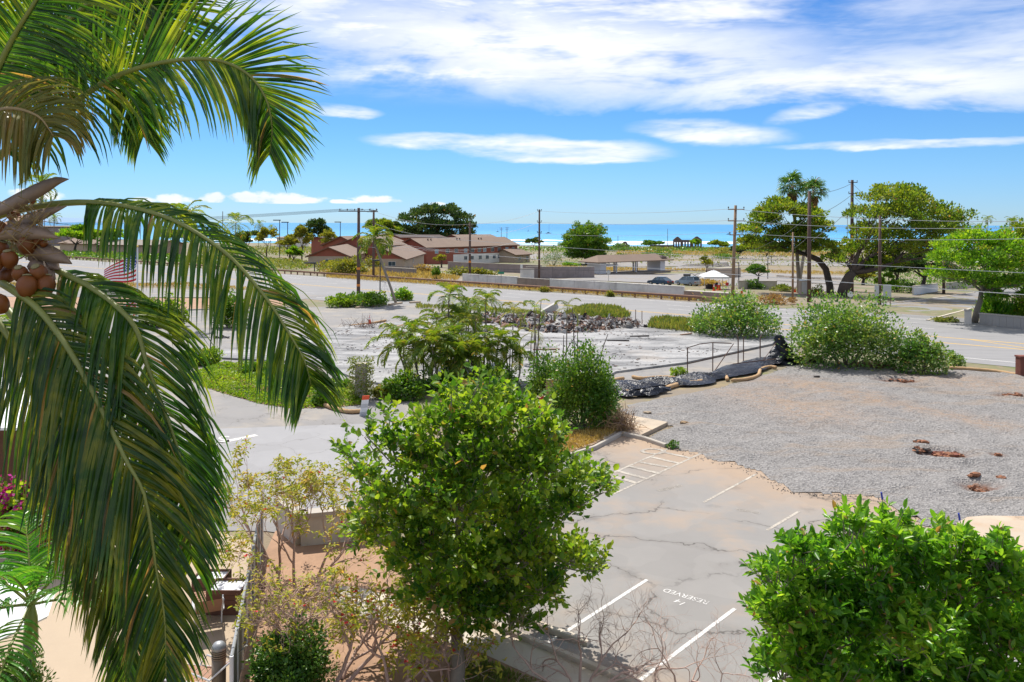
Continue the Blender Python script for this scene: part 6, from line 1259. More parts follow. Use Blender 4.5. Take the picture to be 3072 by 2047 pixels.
# ------------------------------------------------------------------ utility poles and cables
POLE = {}
def pole(key, label, px, py, ty, r=0.16, mat='wood_pole', arms=(), Y=None, band=False, lean=0.0):
    """round timber pole; arms = (height below top, half length, insulators, along road?)"""
    g = G(px, py) if Y is None else Vector((P(px, py, Y).x, Y, float(terrain(P(px, py, Y).x, Y)))); h = P(px, ty, g.y).z - g.z; root = empty('utility_pole', g, label, 'utility pole'); top = Vector((lean, 0, h))
    MB().tube([(0, 0, -0.3), (lean * 0.5, 0, h * 0.5), top], [r, r * 0.9, r * 0.75], 10).build('pole', MATS[mat], root, True)
    if band:
        for z in (1.1, 3.3): MB().lathe((0, 0, z), [(r * 1.03, 0), (r * 1.03, 0.3)], 10).build('reflector_band', MATS['reflector_orange'], root)
    ax = N3
    for dz, hl, ni, axis, tw in arms:
        a = {'x': Vector((1, 0, 0)), 'n': N3, 't': T3}[axis]; c = top - UP * dz; arm = MB().obox(c + a.cross(UP) * (r + 0.03) , a * hl, a.cross(UP) * 0.05, UP * 0.06).build('crossarm', MATS[mat], root)
        for i in range(ni):
            q = c + a.cross(UP) * (r + 0.03) + a * hl * (2 * (i / max(1, ni - 1)) - 1) * 0.94; MB().lathe(q + UP * 0.06, [(0.03, 0), (0.03, 0.1), (0.08, 0.12), (0.08, 0.22), (0.04, 0.28)], 6).build('insulator', MATS['insulator'], arm)
    POLE[key] = (g, h); return root
pole('a', 'tall utility pole with a wide crossarm of insulators behind the leaning palm', 1076, 888, 628, 0.24, arms=((0.45, 2.6, 6, 'x', 0),), band=True)
pole('b', 'dark utility pole with short brackets right of the crossarm pole', 1121, 842, 634, 0.22, arms=((0.1, 0.5, 2, 'x', 0), (2.2, 0.4, 2, 'x', 0)))
pole('c', 'utility pole with orange reflector bands before the long red building', 1410, 852, 668, 0.20, arms=((0.6, 0.5, 2, 'x', 0),), band=True)
pole('d', 'utility pole standing against the sea at the wall bend', 1618, 838, 628, 0.21, arms=((0.3, 0.4, 2, 'x', 0), (2.4, 0.4, 2, 'x', 0), (4.4, 0.4, 2, 'x', 0)))
pole('e', 'light brown utility pole with small crossarms right of the tent', 2198, 902, 611, 0.22, 'wood_pole_light', arms=((0.5, 1.0, 3, 'x', 0), (1.9, 1.0, 3, 'x', 0), (3.6, 0.8, 3, 'x', 0)), lean=0.35)
pole('f', 'dark utility pole in front of the two tall fan palms', 2428, 900, 566, 0.26)
pole('g', 'tallest dark utility pole between the fan palms and the rain tree', 2556, 872, 532, 0.30, arms=((0.4, 0.7, 2, 'x', 0), (2.2, 0.7, 2, 'x', 0), (4.0, 0.7, 2, 'x', 0)))
pole('h', 'slim weathered pole left of the dark pole by the fan palms', 2379, 902, 690, 0.14, 'wood_pole_light')
pole('i', 'brown pole carrying the street signs under the rain tree', 2640, 906, 638, 0.20)
pole('j', 'dark pole beside the side street', 2832, 872, 770, 0.25)
for k, (px, py, ty, Y, lab) in enumerate(((1504, 735, 682, 470, 'left of two far poles before the surf'), (1521, 737, 681, 470, 'right of two far poles before the surf'), (2003, 744, 683, 500, 'thin far pole left of the stone ruin'), (1854, 748, 705, 480, 'thin far pole right of the round tree'), (1717, 720, 682, 520, 'short far pole behind the round tree'),
        (1130, 745, 676, 330, 'thin far pole behind the middle wing'), (690, 735, 700, 260, 'far pole left of the brownish palm'), (668, 700, 642, 300, 'far pole rising behind the brownish palm'), (1913, 828, 775, 205, 'slim pole before the pavilion'), (1238, 745, 668, 340, 'thin pole before the banyan tree'))):
    pole('far%d' % k, lab, px, py, ty, 0.16 if Y > 250 else 0.11, Y=Y, arms=((0.6, 1.2, 2, 'x', 0), (1.6, 0.8, 2, 'x', 0)) if k < 2 else ())
def cable(label, a, b, sag=0.6, r=0.022, mat='cable_pale', n=22):
    a, b = Vector(a), Vector(b); pts = [a.lerp(b, i / n) - UP * sag * 4 * (i / n) * (1 - i / n) for i in range(n + 1)]
    o = MB().tube(pts, r, 4, False).build('overhead_cable', MATS[mat]); tag(o, label, 'cable', 'overhead cables'); return o
def PT(k, below=0.4, off=0.0): g, h = POLE[k]; return g + UP * (h - below) + Vector((off, 0, 0))
ye = POLE['e'][0].y
for i, (y0, y1, lab) in enumerate(((622, 636, 'topmost pale cable crossing before the rain trees'), (656, 653, 'second pale cable crossing before the rain trees'), (692, 686, 'third pale cable crossing before the rain trees'))):
    cable(lab, P(2204, y0, ye), P(3500, y1 + (y1 - y0) * 0.4, 62), 0.7, 0.03)
for i, (off, d) in enumerate(((0.5, 621), (1.9, 655), (3.6, 690))):
    cable('pale cable from the light brown pole to the sea-side pole, %s' % ('upper', 'middle', 'lower')[i], P(2204, d, ye), PT('d', 0.3 + 2.1 * i), 0.5, 0.026)
    cable('pale cable from the banded pole to the sea-side pole, %s' % ('upper', 'middle', 'lower')[i], PT('c', 0.3 + 2.0 * i), PT('d', 0.3 + 2.1 * i), 0.6, 0.026)
    cable('pale cable running on from the banded pole to the bracket pole, %s' % ('upper', 'middle', 'lower')[i], PT('c', 0.3 + 2.0 * i), PT('b', 0.2 + 2.0 * i), 0.9, 0.026)
    cable('dark cable from the tallest pole towards the dark pole, %s' % ('upper', 'middle', 'lower')[i], PT('g', 0.5 + 1.8 * i), PT('f', 0.4 + 3.0 * i), 0.4, 0.03, 'cable_dark')
    cable('dark cable from the tallest pole into the rain tree, %s' % ('upper', 'middle', 'lower')[i], PT('g', 0.5 + 1.8 * i), P(2720, 640 + 40 * i, 108), 0.8, 0.025, 'cable_dark')
    cable('dark cable falling from the dark pole to the light brown pole, %s' % ('upper', 'middle', 'lower')[i], PT('f', 0.5 + 2.6 * i), P(2204, 700 + 60 * i, ye), 0.8, 0.02, 'cable_dark')
cable('long pale low cable crossing the highway from the bracket pole', P(1121, 735, 140), P(3560, 900, 36), 0.35, 0.026, n=40)
cable('long pale cable above the pavilion and the tent', P(1121, 700, 140), P(3560, 825, 52), 0.5, 0.026, n=40)
cable('dark low cable carrying the black cable loop', P(1076, 800, 106), P(2204, 806, ye), 0.25, 0.03, 'cable_dark', n=40)
cable('pale cable across the red building front', P(1076, 742, 106), PT('c', 4.5), 0.3, 0.02)
for i in range(4): cable('dark cable fading left from the wide crossarm, %s of four' % ('first', 'second', 'third', 'fourth')[i], PT('a', 0.15, -2.2 + i * 1.4), P(-400, 676 + 4 * i, 230), 1.5, 0.025, 'cable_dark')
for i in range(3): cable('short dark cable from the wide crossarm to the bracket pole, %s of three' % ('outer', 'middle', 'inner')[i], PT('a', 0.15, 2.3 - i * 0.9), PT('b', 0.2), 0.3, 0.02, 'cable_dark')
# splice case and slack loop on the dark cable
c0 = P(2062, 821, 107); o = MB().tube([c0 - Vector((0.5, 0, 0)), c0 - Vector((0.46, 0, 0)), c0 + Vector((0.40, 0, 0)), c0 + Vector((0.46, 0, 0))], [0.1, 0.16, 0.16, 0.1], 10).build('splice_case', MATS['cable_dark']); tag(o, 'black splice case hanging on the dark overhead cable', 'cable box')
c1 = P(2085, 822, 107); o = MB().tube([c1 + Vector((0.72 * math.sin(q), 0.02 * math.cos(q), 0.52 * math.sin(q) * math.cos(q))) for q in np.linspace(0, 2 * math.pi, 41)], 0.03, 5, False).build('cable_loop', MATS['cable_dark']); tag(o, 'black figure-eight cable loop hanging beside the splice case', 'cable loop')
# ------------------------------------------------------------------ lamp posts
def lamp_post(label, px, py, ty, Y=None, r=0.07, hd=0.35, style='shoe'):
    g = G(px, py) if Y is None else Vector((P(px, py, Y).x, Y, float(terrain(P(px, py, Y).x, Y)))); h = P(px, ty, g.y).z - g.z; root = empty('lamp_post', g, label, 'lamp post', 'lamp posts')
    MB().tube([(0, 0, -0.2), (0, 0, h)], [r * 1.2, r], 8).build('pole', MATS['black_metal'], root)
    if style == 'shoe': MB().box(-hd * 2.3, hd * 0.3, -hd * 0.4, hd * 0.4, h - 0.02, h + hd * 0.32).build('lamp_head', MATS['black_metal'], root)
    else: MB().lathe((0, 0, h), [(hd * 0.2, 0), (hd * 0.55, hd * 0.5), (hd * 0.6, hd * 0.8), (hd * 0.1, hd * 1.3)], 8).build('lamp_head', MATS['grey_metal'], root)
lamp_post('black lamp post with a flat head beside the leaning palm', 1141, 890, 786, hd=0.42)
lamp_post('far lamp post before the sea, left of the yellow-green tree', 839, 735, 668, 300, 0.14, 1.0); lamp_post('second far lamp post before the sea', 863, 735, 674, 310, 0.14, 1.0); lamp_post('far lamp post above the dark flat roof', 1021, 735, 672, 300, 0.13, 0.9)
lamp_post('lamp post with a dark head behind the drooping frond tip', 944, 826, 796, None, 0.09, 0.8); lamp_post('street lamp before the small crooked tree', 2217, 842, 783, None, 0.09, 0.3); lamp_post('street lamp with a lantern head right of the crooked tree', 2304, 832, 770, None, 0.09, 0.4, 'lantern')
lamp_post('short lamp post in the burned town left of the shed', 2139, 800, 766, None, 0.09, 0.3); lamp_post('thin lamp post by the far plots', 2314, 790, 762, None, 0.08, 0.3)
# ================================================================== lot markings
def line_px(name, a, b, w, mat, z=0.014):
    A, B = G(*a), G(*b); u = (B - A).normalized(); nn = Vector((-u.y, u.x, 0)) * w / 2; A.z = B.z = z
    o = MB().add([A - nn, B - nn, B + nn, A + nn], [(0, 1, 2, 3)]).build(name, MATS[mat]); o['kind'] = 'structure'; return o
def px6(x, y): return (1400 + x * 0.4764, 1300 + y * 0.4764)
for a, b, w, m in (((1145, 918), (485, 1348), 0.10, 'white_line'), ((1700, 1095), (1105, 1550), 0.10, 'white_line'), ((2300, 1260), (1750, 1700), 0.10, 'white_line'), ((880, 268), (1275, 92), 0.10, 'worn_line'), ((930, 380), (1480, 120), 0.10, 'worn_line'), ((1500, 428), (1830, 246), 0.10, 'worn_line'), ((680, 488), (770, 446), 0.10, 'worn_line'), ((1900, 600), (2100, 480), 0.10, 'worn_line'),
                   ((900, 262), (1085, 312), 0.2, 'worn_line'), ((962, 236), (1150, 285), 0.2, 'worn_line'), ((1035, 205), (1225, 250), 0.2, 'worn_line'), ((1100, 178), (1285, 210), 0.2, 'worn_line'), ((1170, 145), (1350, 185), 0.2, 'worn_line'), ((1235, 112), (1420, 150), 0.2, 'worn_line')):
    line_px('parking_line', px6(*a), px6(*b), w, m, 0.014 if w < 0.15 else 0.018)
line_px('stop_line', (600, 1350), (772, 1313), 0.32, 'white_line', 0.018)
c = G(1962, 1352); vs = []
for k in range(28):
    q = 2 * math.pi * k / 28
    for r in (0.28, 0.42): vs.append((c.x + math.cos(q) * r * 1.3, c.y + math.sin(q) * r, 0.021))
o = MB().add(vs, [(2 * k, 2 * k + 1, (2 * k + 3) % 56, (2 * k + 2) % 56) for k in range(28)]).build('parking_line', MATS['worn_line']); o['kind'] = 'structure'
def ground_text(name, txt, right_px, left_px, hgt, mat, z, upside=True, stretch=1.0, yoff=0.0):
    """painted lettering lying on the ground; upside: read by a driver heading towards the viewer"""
    A, B = (G(*right_px), G(*left_px)) if upside else (G(*left_px), G(*right_px)); cu = bpy.data.curves.new(name, 'FONT'); cu.body = txt; cu.size = 1.0
    tmp = bpy.data.objects.new(name, cu); COL.objects.link(tmp); bpy.context.view_layer.update()
    me = bpy.data.meshes.new_from_object(tmp.evaluated_get(bpy.context.evaluated_depsgraph_get())); COL.objects.unlink(tmp); bpy.data.objects.remove(tmp)
    co = np.array([v.co for v in me.vertices]); w = co[:, 0].max() - co[:, 0].min(); x0 = co[:, 0].min(); u = B - A; u.z = 0; Ln = u.length; u.normalize(); vv = Vector((-u.y, u.x, 0))
    for v in me.vertices:
        p = A + u * ((v.co.x - x0) / w * Ln) + vv * (v.co.y * hgt * stretch / 0.73 + yoff); v.co = (p.x, p.y, z)
    me.materials.clear(); me.materials.append(MATS[mat]); o = bpy.data.objects.new(name, me); link(o); o['kind'] = 'structure'; return o
ground_text('painted_letters', 'RESERVED', px6(1540, 1052), px6(1262, 972), 0.22, 'white_line', 0.014)
ground_text('painted_letters', '14', px6(1388, 1062), px6(1342, 1040), 0.22, 'white_line', 0.014)
ground_text('painted_letters', 'RESERVED', px6(1370, 325), px6(1225, 362), 0.2, 'worn_line', 0.014, False)
ground_text('painted_letters', 'RESERVED', px6(1850, 500), px6(1700, 475), 0.2, 'worn_line', 0.014, False)
ground_text('painted_letters', 'STOP', (690, 1316), (490, 1334), 1.25, 'white_line', 0.018)
# ------------------------------------------------------------------ kerbs, wheel stops, pads
def kerb_px(name, label, pts, w, h, mat, cat='kerb', struct=True):
    for a, b in zip(pts[:-1], pts[1:]):
        A, B = G(*a), G(*b); u = B - A; Ln = u.length; u.normalize(); nn = Vector((-u.y, u.x, 0)); mb = MB(); sec = [(-w / 2, -0.02), (-w / 2, h * 0.8), (-w * 0.38, h), (w * 0.38, h), (w / 2, h * 0.8), (w / 2, -0.02)]; n = len(sec)
        vs = [u * q + nn * s + UP * z for q in (0, Ln) for s, z in sec]; o = mb.add(vs, [(i, (i + 1) % n, n + (i + 1) % n, n + i)[::-1] for i in range(n)] + [tuple(range(n)), tuple(range(n, 2 * n))[::-1]]).build(name, MATS[mat], None, False, A)
        if struct: o['kind'] = 'structure'
        else: tag(o, label, cat)
kerb_px('kerb', None, [(1500, 1452), (1640, 1395), (1785, 1348), (1868, 1303), (1935, 1318), (2000, 1340)], 0.16, 0.17, 'kerb_concrete')
kerb_px('kerb', None, [(1478, 1878), (1700, 1970), (1905, 2056), (2100, 2150)], 0.16, 0.12, 'pale_concrete')
kerb_px('kerb', None, [(-800, 1352), (300, 1338)], 0.18, 0.14, 'pale_concrete'); kerb_px('kerb', None, [(560, 940), (700, 934), (900, 928)], 0.2, 0.14, 'kerb_concrete'); kerb_px('kerb', None, [(300, 905), (640, 902)], 0.2, 0.14, 'kerb_concrete'); kerb_px('kerb', None, [(2783, 952), (2815, 943), (2850, 933), (2880, 925), (2914, 915)], 0.25, 0.09, 'pale_concrete'); kerb_px('kerb', None, [(2672, 901), (2740, 894), (2800, 886), (2860, 877), (2925, 867)], 0.25, 0.12, 'pale_concrete')
kerb_px('wheel_stop', 'weathered concrete wheel stop at the stall behind the bare shrub', [(1608, 1878), (1772, 1936)], 0.17, 0.13, 'pale_concrete', 'wheel stop', False)
kerb_px('wheel_stop', 'concrete wheel stop at the left edge under the palms', [(-60, 1402), (34, 1396)], 0.18, 0.14, 'pale_concrete', 'wheel stop', False)
for lab, a, b in (('leftmost concrete wheel stop at the end of the upper lot', (1070, 930), (1100, 925)), ('concrete wheel stop beside the leaning palm foot', (1120, 924), (1152, 919)), ('third concrete wheel stop at the end of the upper lot', (1168, 920), (1206, 914)), ('rightmost concrete wheel stop at the end of the upper lot', (1230, 913), (1262, 911))): kerb_px('wheel_stop', lab, [a, b], 0.3, 0.2, 'tan_concrete', 'wheel stop', False)
# ------------------------------------------------------------------ rubble heap on the slab
def rubble():
    rg = np.random.default_rng(17); c = G(1640, 962); root = empty('rubble_pile', c, 'heap of grey and brown demolition rubble at the back of the ash slab', 'rubble'); O = np.array(c)
    a0, a1 = G(1330, 950), G(1890, 965); ax = np.array(a1 - a0); pool = []
    for k in range(14):
        mb = MB(); mb.blob((0, 0, 0), (0.5, 0.36, 0.22), k, 0.38); pool.append(mb.mesh('chunk', MATS[('rubble_grey', 'rubble_brown', 'rubble_pale', 'rubble_brown', 'char_wood')[k % 5]]))
    def spot():
        while True:
            f = rg.uniform(0, 1); w = 0.35 + 0.65 * math.exp(-((f - 0.60) / 0.28) ** 2); q = np.array(a0) + ax * f + np.array([rg.normal() * 0.6, rg.uniform(-11, 1.5) * w, 0]); hh = 1.05 * math.exp(-((f - 0.6) / 0.20) ** 2) * max(0, 1 - abs(q[1] - (a0.y + ax[1] * f) + 4.5) / 5.0)
            return q, hh
    for i in range(260):
        q, hh = spot(); o = bpy.data.objects.new('chunk', pool[int(rg.integers(14))]); link(o, root); s = rg.uniform(0.3, 0.95) ** 1.4; o.location = (q[0] - O[0], q[1] - O[1], 0.15 + hh * rg.uniform(0.6, 1.0) + 0.05); o.scale = (s * rg.uniform(0.7, 1.8), s, s * rg.uniform(0.6, 1.1)); o.rotation_euler = rg.uniform(-0.6, 0.6, 3) + np.array([0, 0, rg.uniform(0, 6)])
    mb = MB(); cols = []
    for i in range(4200):
        q, hh = spot(); s = rg.uniform(0.04, 0.16); mb.mat(int(rg.integers(4))); mb.obox((q[0] - O[0], q[1] - O[1], 0.15 + hh * rg.uniform(0.2, 1.05)), Vector(rand_dirs(rg, 1)[0]) * s * rg.uniform(0.8, 3), Vector(rand_dirs(rg, 1)[0]) * s, Vector(rand_dirs(rg, 1)[0]) * s * 0.5)
    o = mb.build('fine_debris', [MATS['rubble_grey'], MATS['rubble_brown'], MATS['rubble_pale'], MATS['char_wood']], root); o['kind'] = 'stuff'
    # mound under the pieces
    n = 26; vs = []; fs = []
    for i in range(n):
        for j in range(9):
            f = i / (n - 1); p = np.array(a0) + ax * f; q = -9 + 9.6 * j / 8; e = 0.85 * math.exp(-((f - 0.6) / 0.20) ** 2) * max(0, 1 - abs(q + 4.5) / 4.6); vs.append((p[0] - O[0], p[1] + q - O[1], 0.10 + e + rg.uniform(0, 0.16) * min(1, e * 4)))
    fs = [(i * 9 + j, (i + 1) * 9 + j, (i + 1) * 9 + j + 1, i * 9 + j + 1) for i in range(n - 1) for j in range(8)]; MB().add(vs, [f[::-1] for f in fs]).build('mound', MATS['rubble_grey'], root, True)
    p = G(1648, 965); o = MB().obox((0, 0, 1.15), (0.75, 0.1, 0.42), (0.1, 0.35, 0.1), (-0.12, -0.05, 0.3)).build('broken_slab', MATS['rubble_pale'], root, False, Vector(p) - Vector(c))
rubble()
def slab_litter():
    rg = np.random.default_rng(29); mb = MB(); P_ = Gs((700, 1085), (1060, 990), (1560, 952), (1900, 966), (2330, 1008), (2060, 1082), (1790, 1146), (1190, 1166), (930, 1094)); xs = [p.x for p in P_]; ys = [p.y for p in P_]; k = 0
    while k < 1300:
        x, y = rg.uniform(min(xs), max(xs)), rg.uniform(min(ys), max(ys)); c = lumps(np.array([x]), np.array([y]), 31, ((9, 1.0), (4, 0.8)))[0]
        if c < 0.1 or not inside(P_, np.array([x]), np.array([y]))[0]: continue
        k += 1; s = rg.uniform(0.012, 0.05); a = rg.uniform(0, 6.28); mb.mat(int(rg.integers(4))); mb.obox((x, y, 0.145 + s * 0.3), (math.cos(a) * s * rg.uniform(1, 3), math.sin(a) * s, 0), (-math.sin(a) * s * 0.7, math.cos(a) * s * 0.7, 0), (0, 0, s * 0.35))
    o = mb.build('slab_debris', [MATS['rubble_grey'], MATS['rubble_brown'], MATS['char_wood'], MATS['char_wood']]); tag(o, 'charred crumbs and grit strewn over the ash slab', 'debris', None, 'stuff')
slab_litter()
# loose planks and litter on the slab, lot
for i, (px, py, L_, a, m, lab) in enumerate(((1920, 1012, 1.6, 0.1, 'char_wood', 'charred plank lying on the ash slab, right of centre'), (1855, 1026, 1.8, -0.15, 'char_wood', 'dark thin plank on the ash slab near its middle'), (2060, 1005, 1.2, 0.5, 'rubble_brown', 'short brown board on the back of the ash slab'), (1640, 1055, 2.0, 0.05, 'rubble_brown', 'brown board lying behind the vine thicket'), (1450, 1006, 2.4, 0.2, 'char_wood', 'dark board beside the burned palm stems'))):
    g = G(px, py); o = MB().obox((0, 0, 0.19), (L_ / 2 * math.cos(a), L_ / 2 * math.sin(a), 0.02), (-0.1 * math.sin(a), 0.1 * math.cos(a), 0), (0, 0, 0.035)).build('plank', MATS[m], None, False, g); tag(o, lab, 'plank')
def heap(name, label, px, py, n, rx, ry, h, mats, seed, size=0.12, z=0.0, cat='debris', stick=False):
    rg = np.random.default_rng(seed); g = G(px, py); root = empty(name, g, label, cat); mb = MB()
    for i in range(n):
        q = rand_dirs(rg, 1)[0] * rg.uniform(0, 1); c = Vector((q[0] * rx, q[1] * ry, z + abs(q[2]) * h)); mb.mat(int(rg.integers(len(mats))))
        if stick: d = Vector(rand_dirs(rg, 1)[0] + np.array([0, 0, 0.2])) * size * rg.uniform(2, 5); mb.tube([c, c + d * 0.5 + Vector((0, 0, 0.05)), c + d], [0.016, 0.013, 0.006], 3, False)
        else: s = size * rg.uniform(0.4, 1.2); mb.blob(c, (s, s * rg.uniform(0.5, 1), s * rg.uniform(0.35, 0.8)), i + seed, 0.4)
    o = mb.build('pieces', [MATS[m] for m in mats], root); o['kind'] = 'stuff'; return root
heap('palm_debris', 'heap of dry brown palm stalks beside the hydrant', 1862, 1296, 420, 0.95, 0.6, 0.75, ['rachis_brown', 'wattle_straw', 'spathe_brown'], 3, 0.16, 0.15, 'debris', True)
heap('burned_sticks', 'scatter of charred sticks beside the traffic cone', 1095, 990, 140, 2.6, 1.6, 0.35, ['char_wood', 'rubble_brown'], 4, 0.22, 0.1, 'debris', True)
heap('litter_pile', 'small dark litter on the asphalt under the central frond', 666, 1022, 30, 0.9, 0.4, 0.2, ['char_wood', 'rubble_grey'], 5, 0.16, 0.0, 'debris')
heap('root_stump', 'dug-up brown root stump beside the black plastic', 2440, 1082, 60, 0.7, 0.4, 0.5, ['char_wood', 'rubble_brown'], 6, 0.2, 0.05, 'stump')
heap('dry_leaves', 'dry leaf litter at the foot of the largest roadside bush', 2640, 1096, 500, 2.6, 0.8, 0.3, ['dry_leaf', 'rubble_brown'], 7, 0.09, 0.08, 'leaf litter', True)
for i, (px, py, n, rx, ry, m, lab) in enumerate(((2700, 1136, 40, 0.9, 0.45, ['red_dirt', 'char_wood'], 'dirt clods in the hollow at the back of the gravel'), (2840, 1360, 110, 0.8, 0.42, ['red_dirt', 'red_dirt', 'brick_red'], 'red-brown clods in the largest hollow of the gravel'), (2760, 1352, 26, 0.5, 0.4, ['char_wood', 'red_dirt'], 'scattered dark clods left of the largest hollow'),
        (2945, 1462, 70, 0.36, 0.42, ['red_dirt', 'rubble_brown'], 'red clods in the hollow nearest the glossy bush'), (2925, 1432, 14, 0.3, 0.15, ['red_dirt'], 'pair of brown clods above the nearest hollow'), (3008, 1437, 8, 0.2, 0.12, ['red_dirt'], 'single brown clod right of the nearest hollow'), (3040, 1182, 36, 0.6, 0.3, ['red_dirt'], 'brown clods in the hollow at the right edge'), (2760, 1328, 18, 0.35, 0.2, ['red_dirt', 'char_wood'], 'small dark clods above the largest hollow'), (2995, 1366, 10, 0.15, 0.1, ['red_dirt'], 'small clods right of the largest hollow'))):
    g = G(px, py); heap('dirt_clods', lab, px, py, n, rx, ry, 0.10, m, 30 + i, 0.14, gravel_z(g.x, g.y) + 0.0, 'dirt')
for px, py, lab, m in ((1945, 1241, 'tan flat stone lying on the gravel near the concrete pad', 'tan_concrete'), (2452, 1134, 'small dark stone on the gravel below the stump', 'char_wood'), (2578, 1092, 'brown clod at the foot of the largest bush', 'rubble_brown'), (2055, 1272, 'small tan stone on the gravel', 'board_tan')):
    g = G(px, py); o = MB().blob((0, 0, 0), (0.24, 0.12, 0.07), px, 0.25).build('stone', MATS[m], None, False, Vector((g.x, g.y, gravel_z(g.x, g.y) + 0.05))); tag(o, lab, 'stone')
# ------------------------------------------------------------------ wattles, black plastic, wire-fence remains
def wattle(label, pts, r=0.13):
    Q = catmull([G(*p, 0.12) for p in pts], max(10, 7 * len(pts))); o = MB().tube([Vector(q) for q in Q], [r * 0.6] + [r * (0.92 + 0.08 * math.sin(i * 2.1)) for i in range(len(Q) - 2)] + [r * 0.6], 9).build('straw_wattle', MATS['wattle_straw'], None, True); tag(o, label, 'straw wattle', 'straw wattles')
for lab, p in (('long tan wattle along the front of the black plastic', [(1826, 1166), (1865, 1178), (1930, 1183), (1985, 1172), (2040, 1155), (2095, 1148)]), ('thick tan wattle elbow over the black plastic', [(2095, 1148), (2112, 1143), (2116, 1132), (2100, 1124)]), ('tan wattle behind the black plastic by the young bush', [(1898, 1133), (1930, 1138), (1990, 1134), (2048, 1138)]),
               ('short tan wattle at the vine thicket', [(1828, 1150), (1850, 1142), (1874, 1138)]), ('S-shaped tan wattle at the right of the black plastic', [(2196, 1142), (2240, 1138), (2276, 1126), (2284, 1108), (2310, 1100), (2332, 1102)]), ('stub of tan wattle before the plastic', [(2181, 1130), (2184, 1140)]),
               ('tan wattle along the green island kerb', [(975, 1226), (1010, 1238), (1050, 1246), (1092, 1244)]), ('curled wattle beside the traffic cone', [(1155, 976), (1165, 986), (1190, 988), (1212, 983)]), ('thin wattle line behind the traffic cone', [(1050, 986), (1110, 978), (1160, 968)]), ('thin wattle along the gravel edge at the right', [(2850, 1098), (2920, 1102), (2990, 1108), (3080, 1122), (3200, 1135)])): wattle(lab, p, 0.15 if '1826' in str(p) or 'elbow' in lab else 0.12)
def plastic(name, label, pts, wid, seed, hmax=0.3):
    rg = np.random.default_rng(seed); Q = catmull([G(*p) for p in pts], 90); m = 13; vs = []; ph = rg.uniform(0, 6.28, 12)
    for i, q in enumerate(Q):
        t = unit(Q[min(i + 1, 89)] - Q[max(i - 1, 0)]); s = np.array([-t[1], t[0], 0])
        for j in range(m):
            f = j / (m - 1) - 0.5; wv = sum(math.sin(i * (0.35 + 0.23 * k) + f * (4 + 3 * k) + ph[k]) / (1 + 0.4 * k) for k in range(6)); e = 1 - (2 * abs(f)) ** 3
            p = q + s * f * wid * (0.8 + 0.25 * math.sin(i * 0.21 + ph[7])) + t * 0.12 * math.sin(j * 1.3 + i * 0.4); vs.append((p[0], p[1], 0.10 + max(0.0, 0.06 + hmax * 0.28 * wv + 0.14) * e + rg.uniform(0, 0.05)))
    o = MB().add(vs, [(i * m + j, (i + 1) * m + j, (i + 1) * m + j + 1, i * m + j + 1) for i in range(89) for j in range(m - 1)]).build(name, MATS['black_plastic'], None, True); tag(o, label, 'plastic sheet')
plastic('plastic_sheet', 'crumpled black plastic sheet lying between the slab and the gravel', [(1826, 1160), (1900, 1160), (1980, 1152), (2060, 1146), (2110, 1136), (2160, 1128), (2210, 1112), (2270, 1094), (2330, 1084), (2362, 1090)], 2.4, 3)
plastic('plastic_sheet', 'narrow black plastic fold under the wattle by the thicket', [(1832, 1176), (1880, 1188), (1940, 1186), (2000, 1172)], 0.9, 4, 0.2)
g = G(2352, 1084); rg = np.random.default_rng(5); vs = []; nz, na = 16, 22
for k in range(nz):
    f = k / (nz - 1); r = (1.05 * (1 - f) ** 1.3 + 0.16 + 0.05 * math.sin(f * 9)); cxx = -0.35 * f
    for j in range(na): q = 2 * math.pi * j / na; rr2 = r * (1 + 0.25 * math.sin(3 * q + k * 0.9) + 0.18 * math.sin(7 * q - k) + rg.uniform(-0.06, 0.06)); vs.append((cxx + math.cos(q) * rr2 + (1 - f) * 0.25, math.sin(q) * rr2 * 0.55, f * 1.95))
o = MB().add(vs, [(k * na + j, k * na + (j + 1) % na, (k + 1) * na + (j + 1) % na, (k + 1) * na + j) for k in range(nz - 1) for j in range(na)] + [tuple((nz - 1) * na + j for j in range(na))]).build('plastic_wrap', MATS['black_plastic'], None, True, g); tag(o, 'black plastic draped upright over a post by the largest bush', 'plastic sheet')
def post_px(label, px, py, ty, r=0.035, mat='rust_steel', bent=0.0, name='fence_post', cat='fence post', group='wire fence remains'):
    g = G(px, py); h = P(px, ty, g.y).z - g.z; pts = [(0, 0, -0.05), (0, 0, h * 0.9), (bent, 0, h)]; o = MB().tube(pts, r, 6).build(name, MATS[mat], None, False, g); tag(o, label, cat, group); return g, h
for a in (('rusty fence post at the left end of the bent top rail', 2064, 1128, 1040), ('rusty fence post in the middle of the bent top rail', 2140, 1110, 1022), ('bent-tipped rusty post right of the fence frame', 2216, 1086, 1002, 0.04, 'rust_steel', -0.08), ('straight rusty post beside the bent-tipped one', 2232, 1084, 1006), ('rusty post with a hooked tip before the plastic wrap', 2282, 1080, 1000, 0.04, 'rust_steel', 0.12), ('thin rusty post left of two at the green verge', 1908, 964, 926), ('thin rusty post right of two at the green verge', 1927, 964, 930), ('dark thin post left of the vine-grown bush', 564, 1072, 1042), ('dark thin post right of the vine-grown bush', 614, 1066, 1036), ('thin bent steel bar at the largest bush', 2376, 1076, 980)): post_px(*a)
def bar_px(label, pts, r=0.025, mat='rust_steel', cat='rail'):
    o = MB().tube([P(*p) for p in pts], r, 5).build('fence_rail', MATS[mat]); tag(o, label, cat, 'wire fence remains')
Yf = G(2064, 1128).y
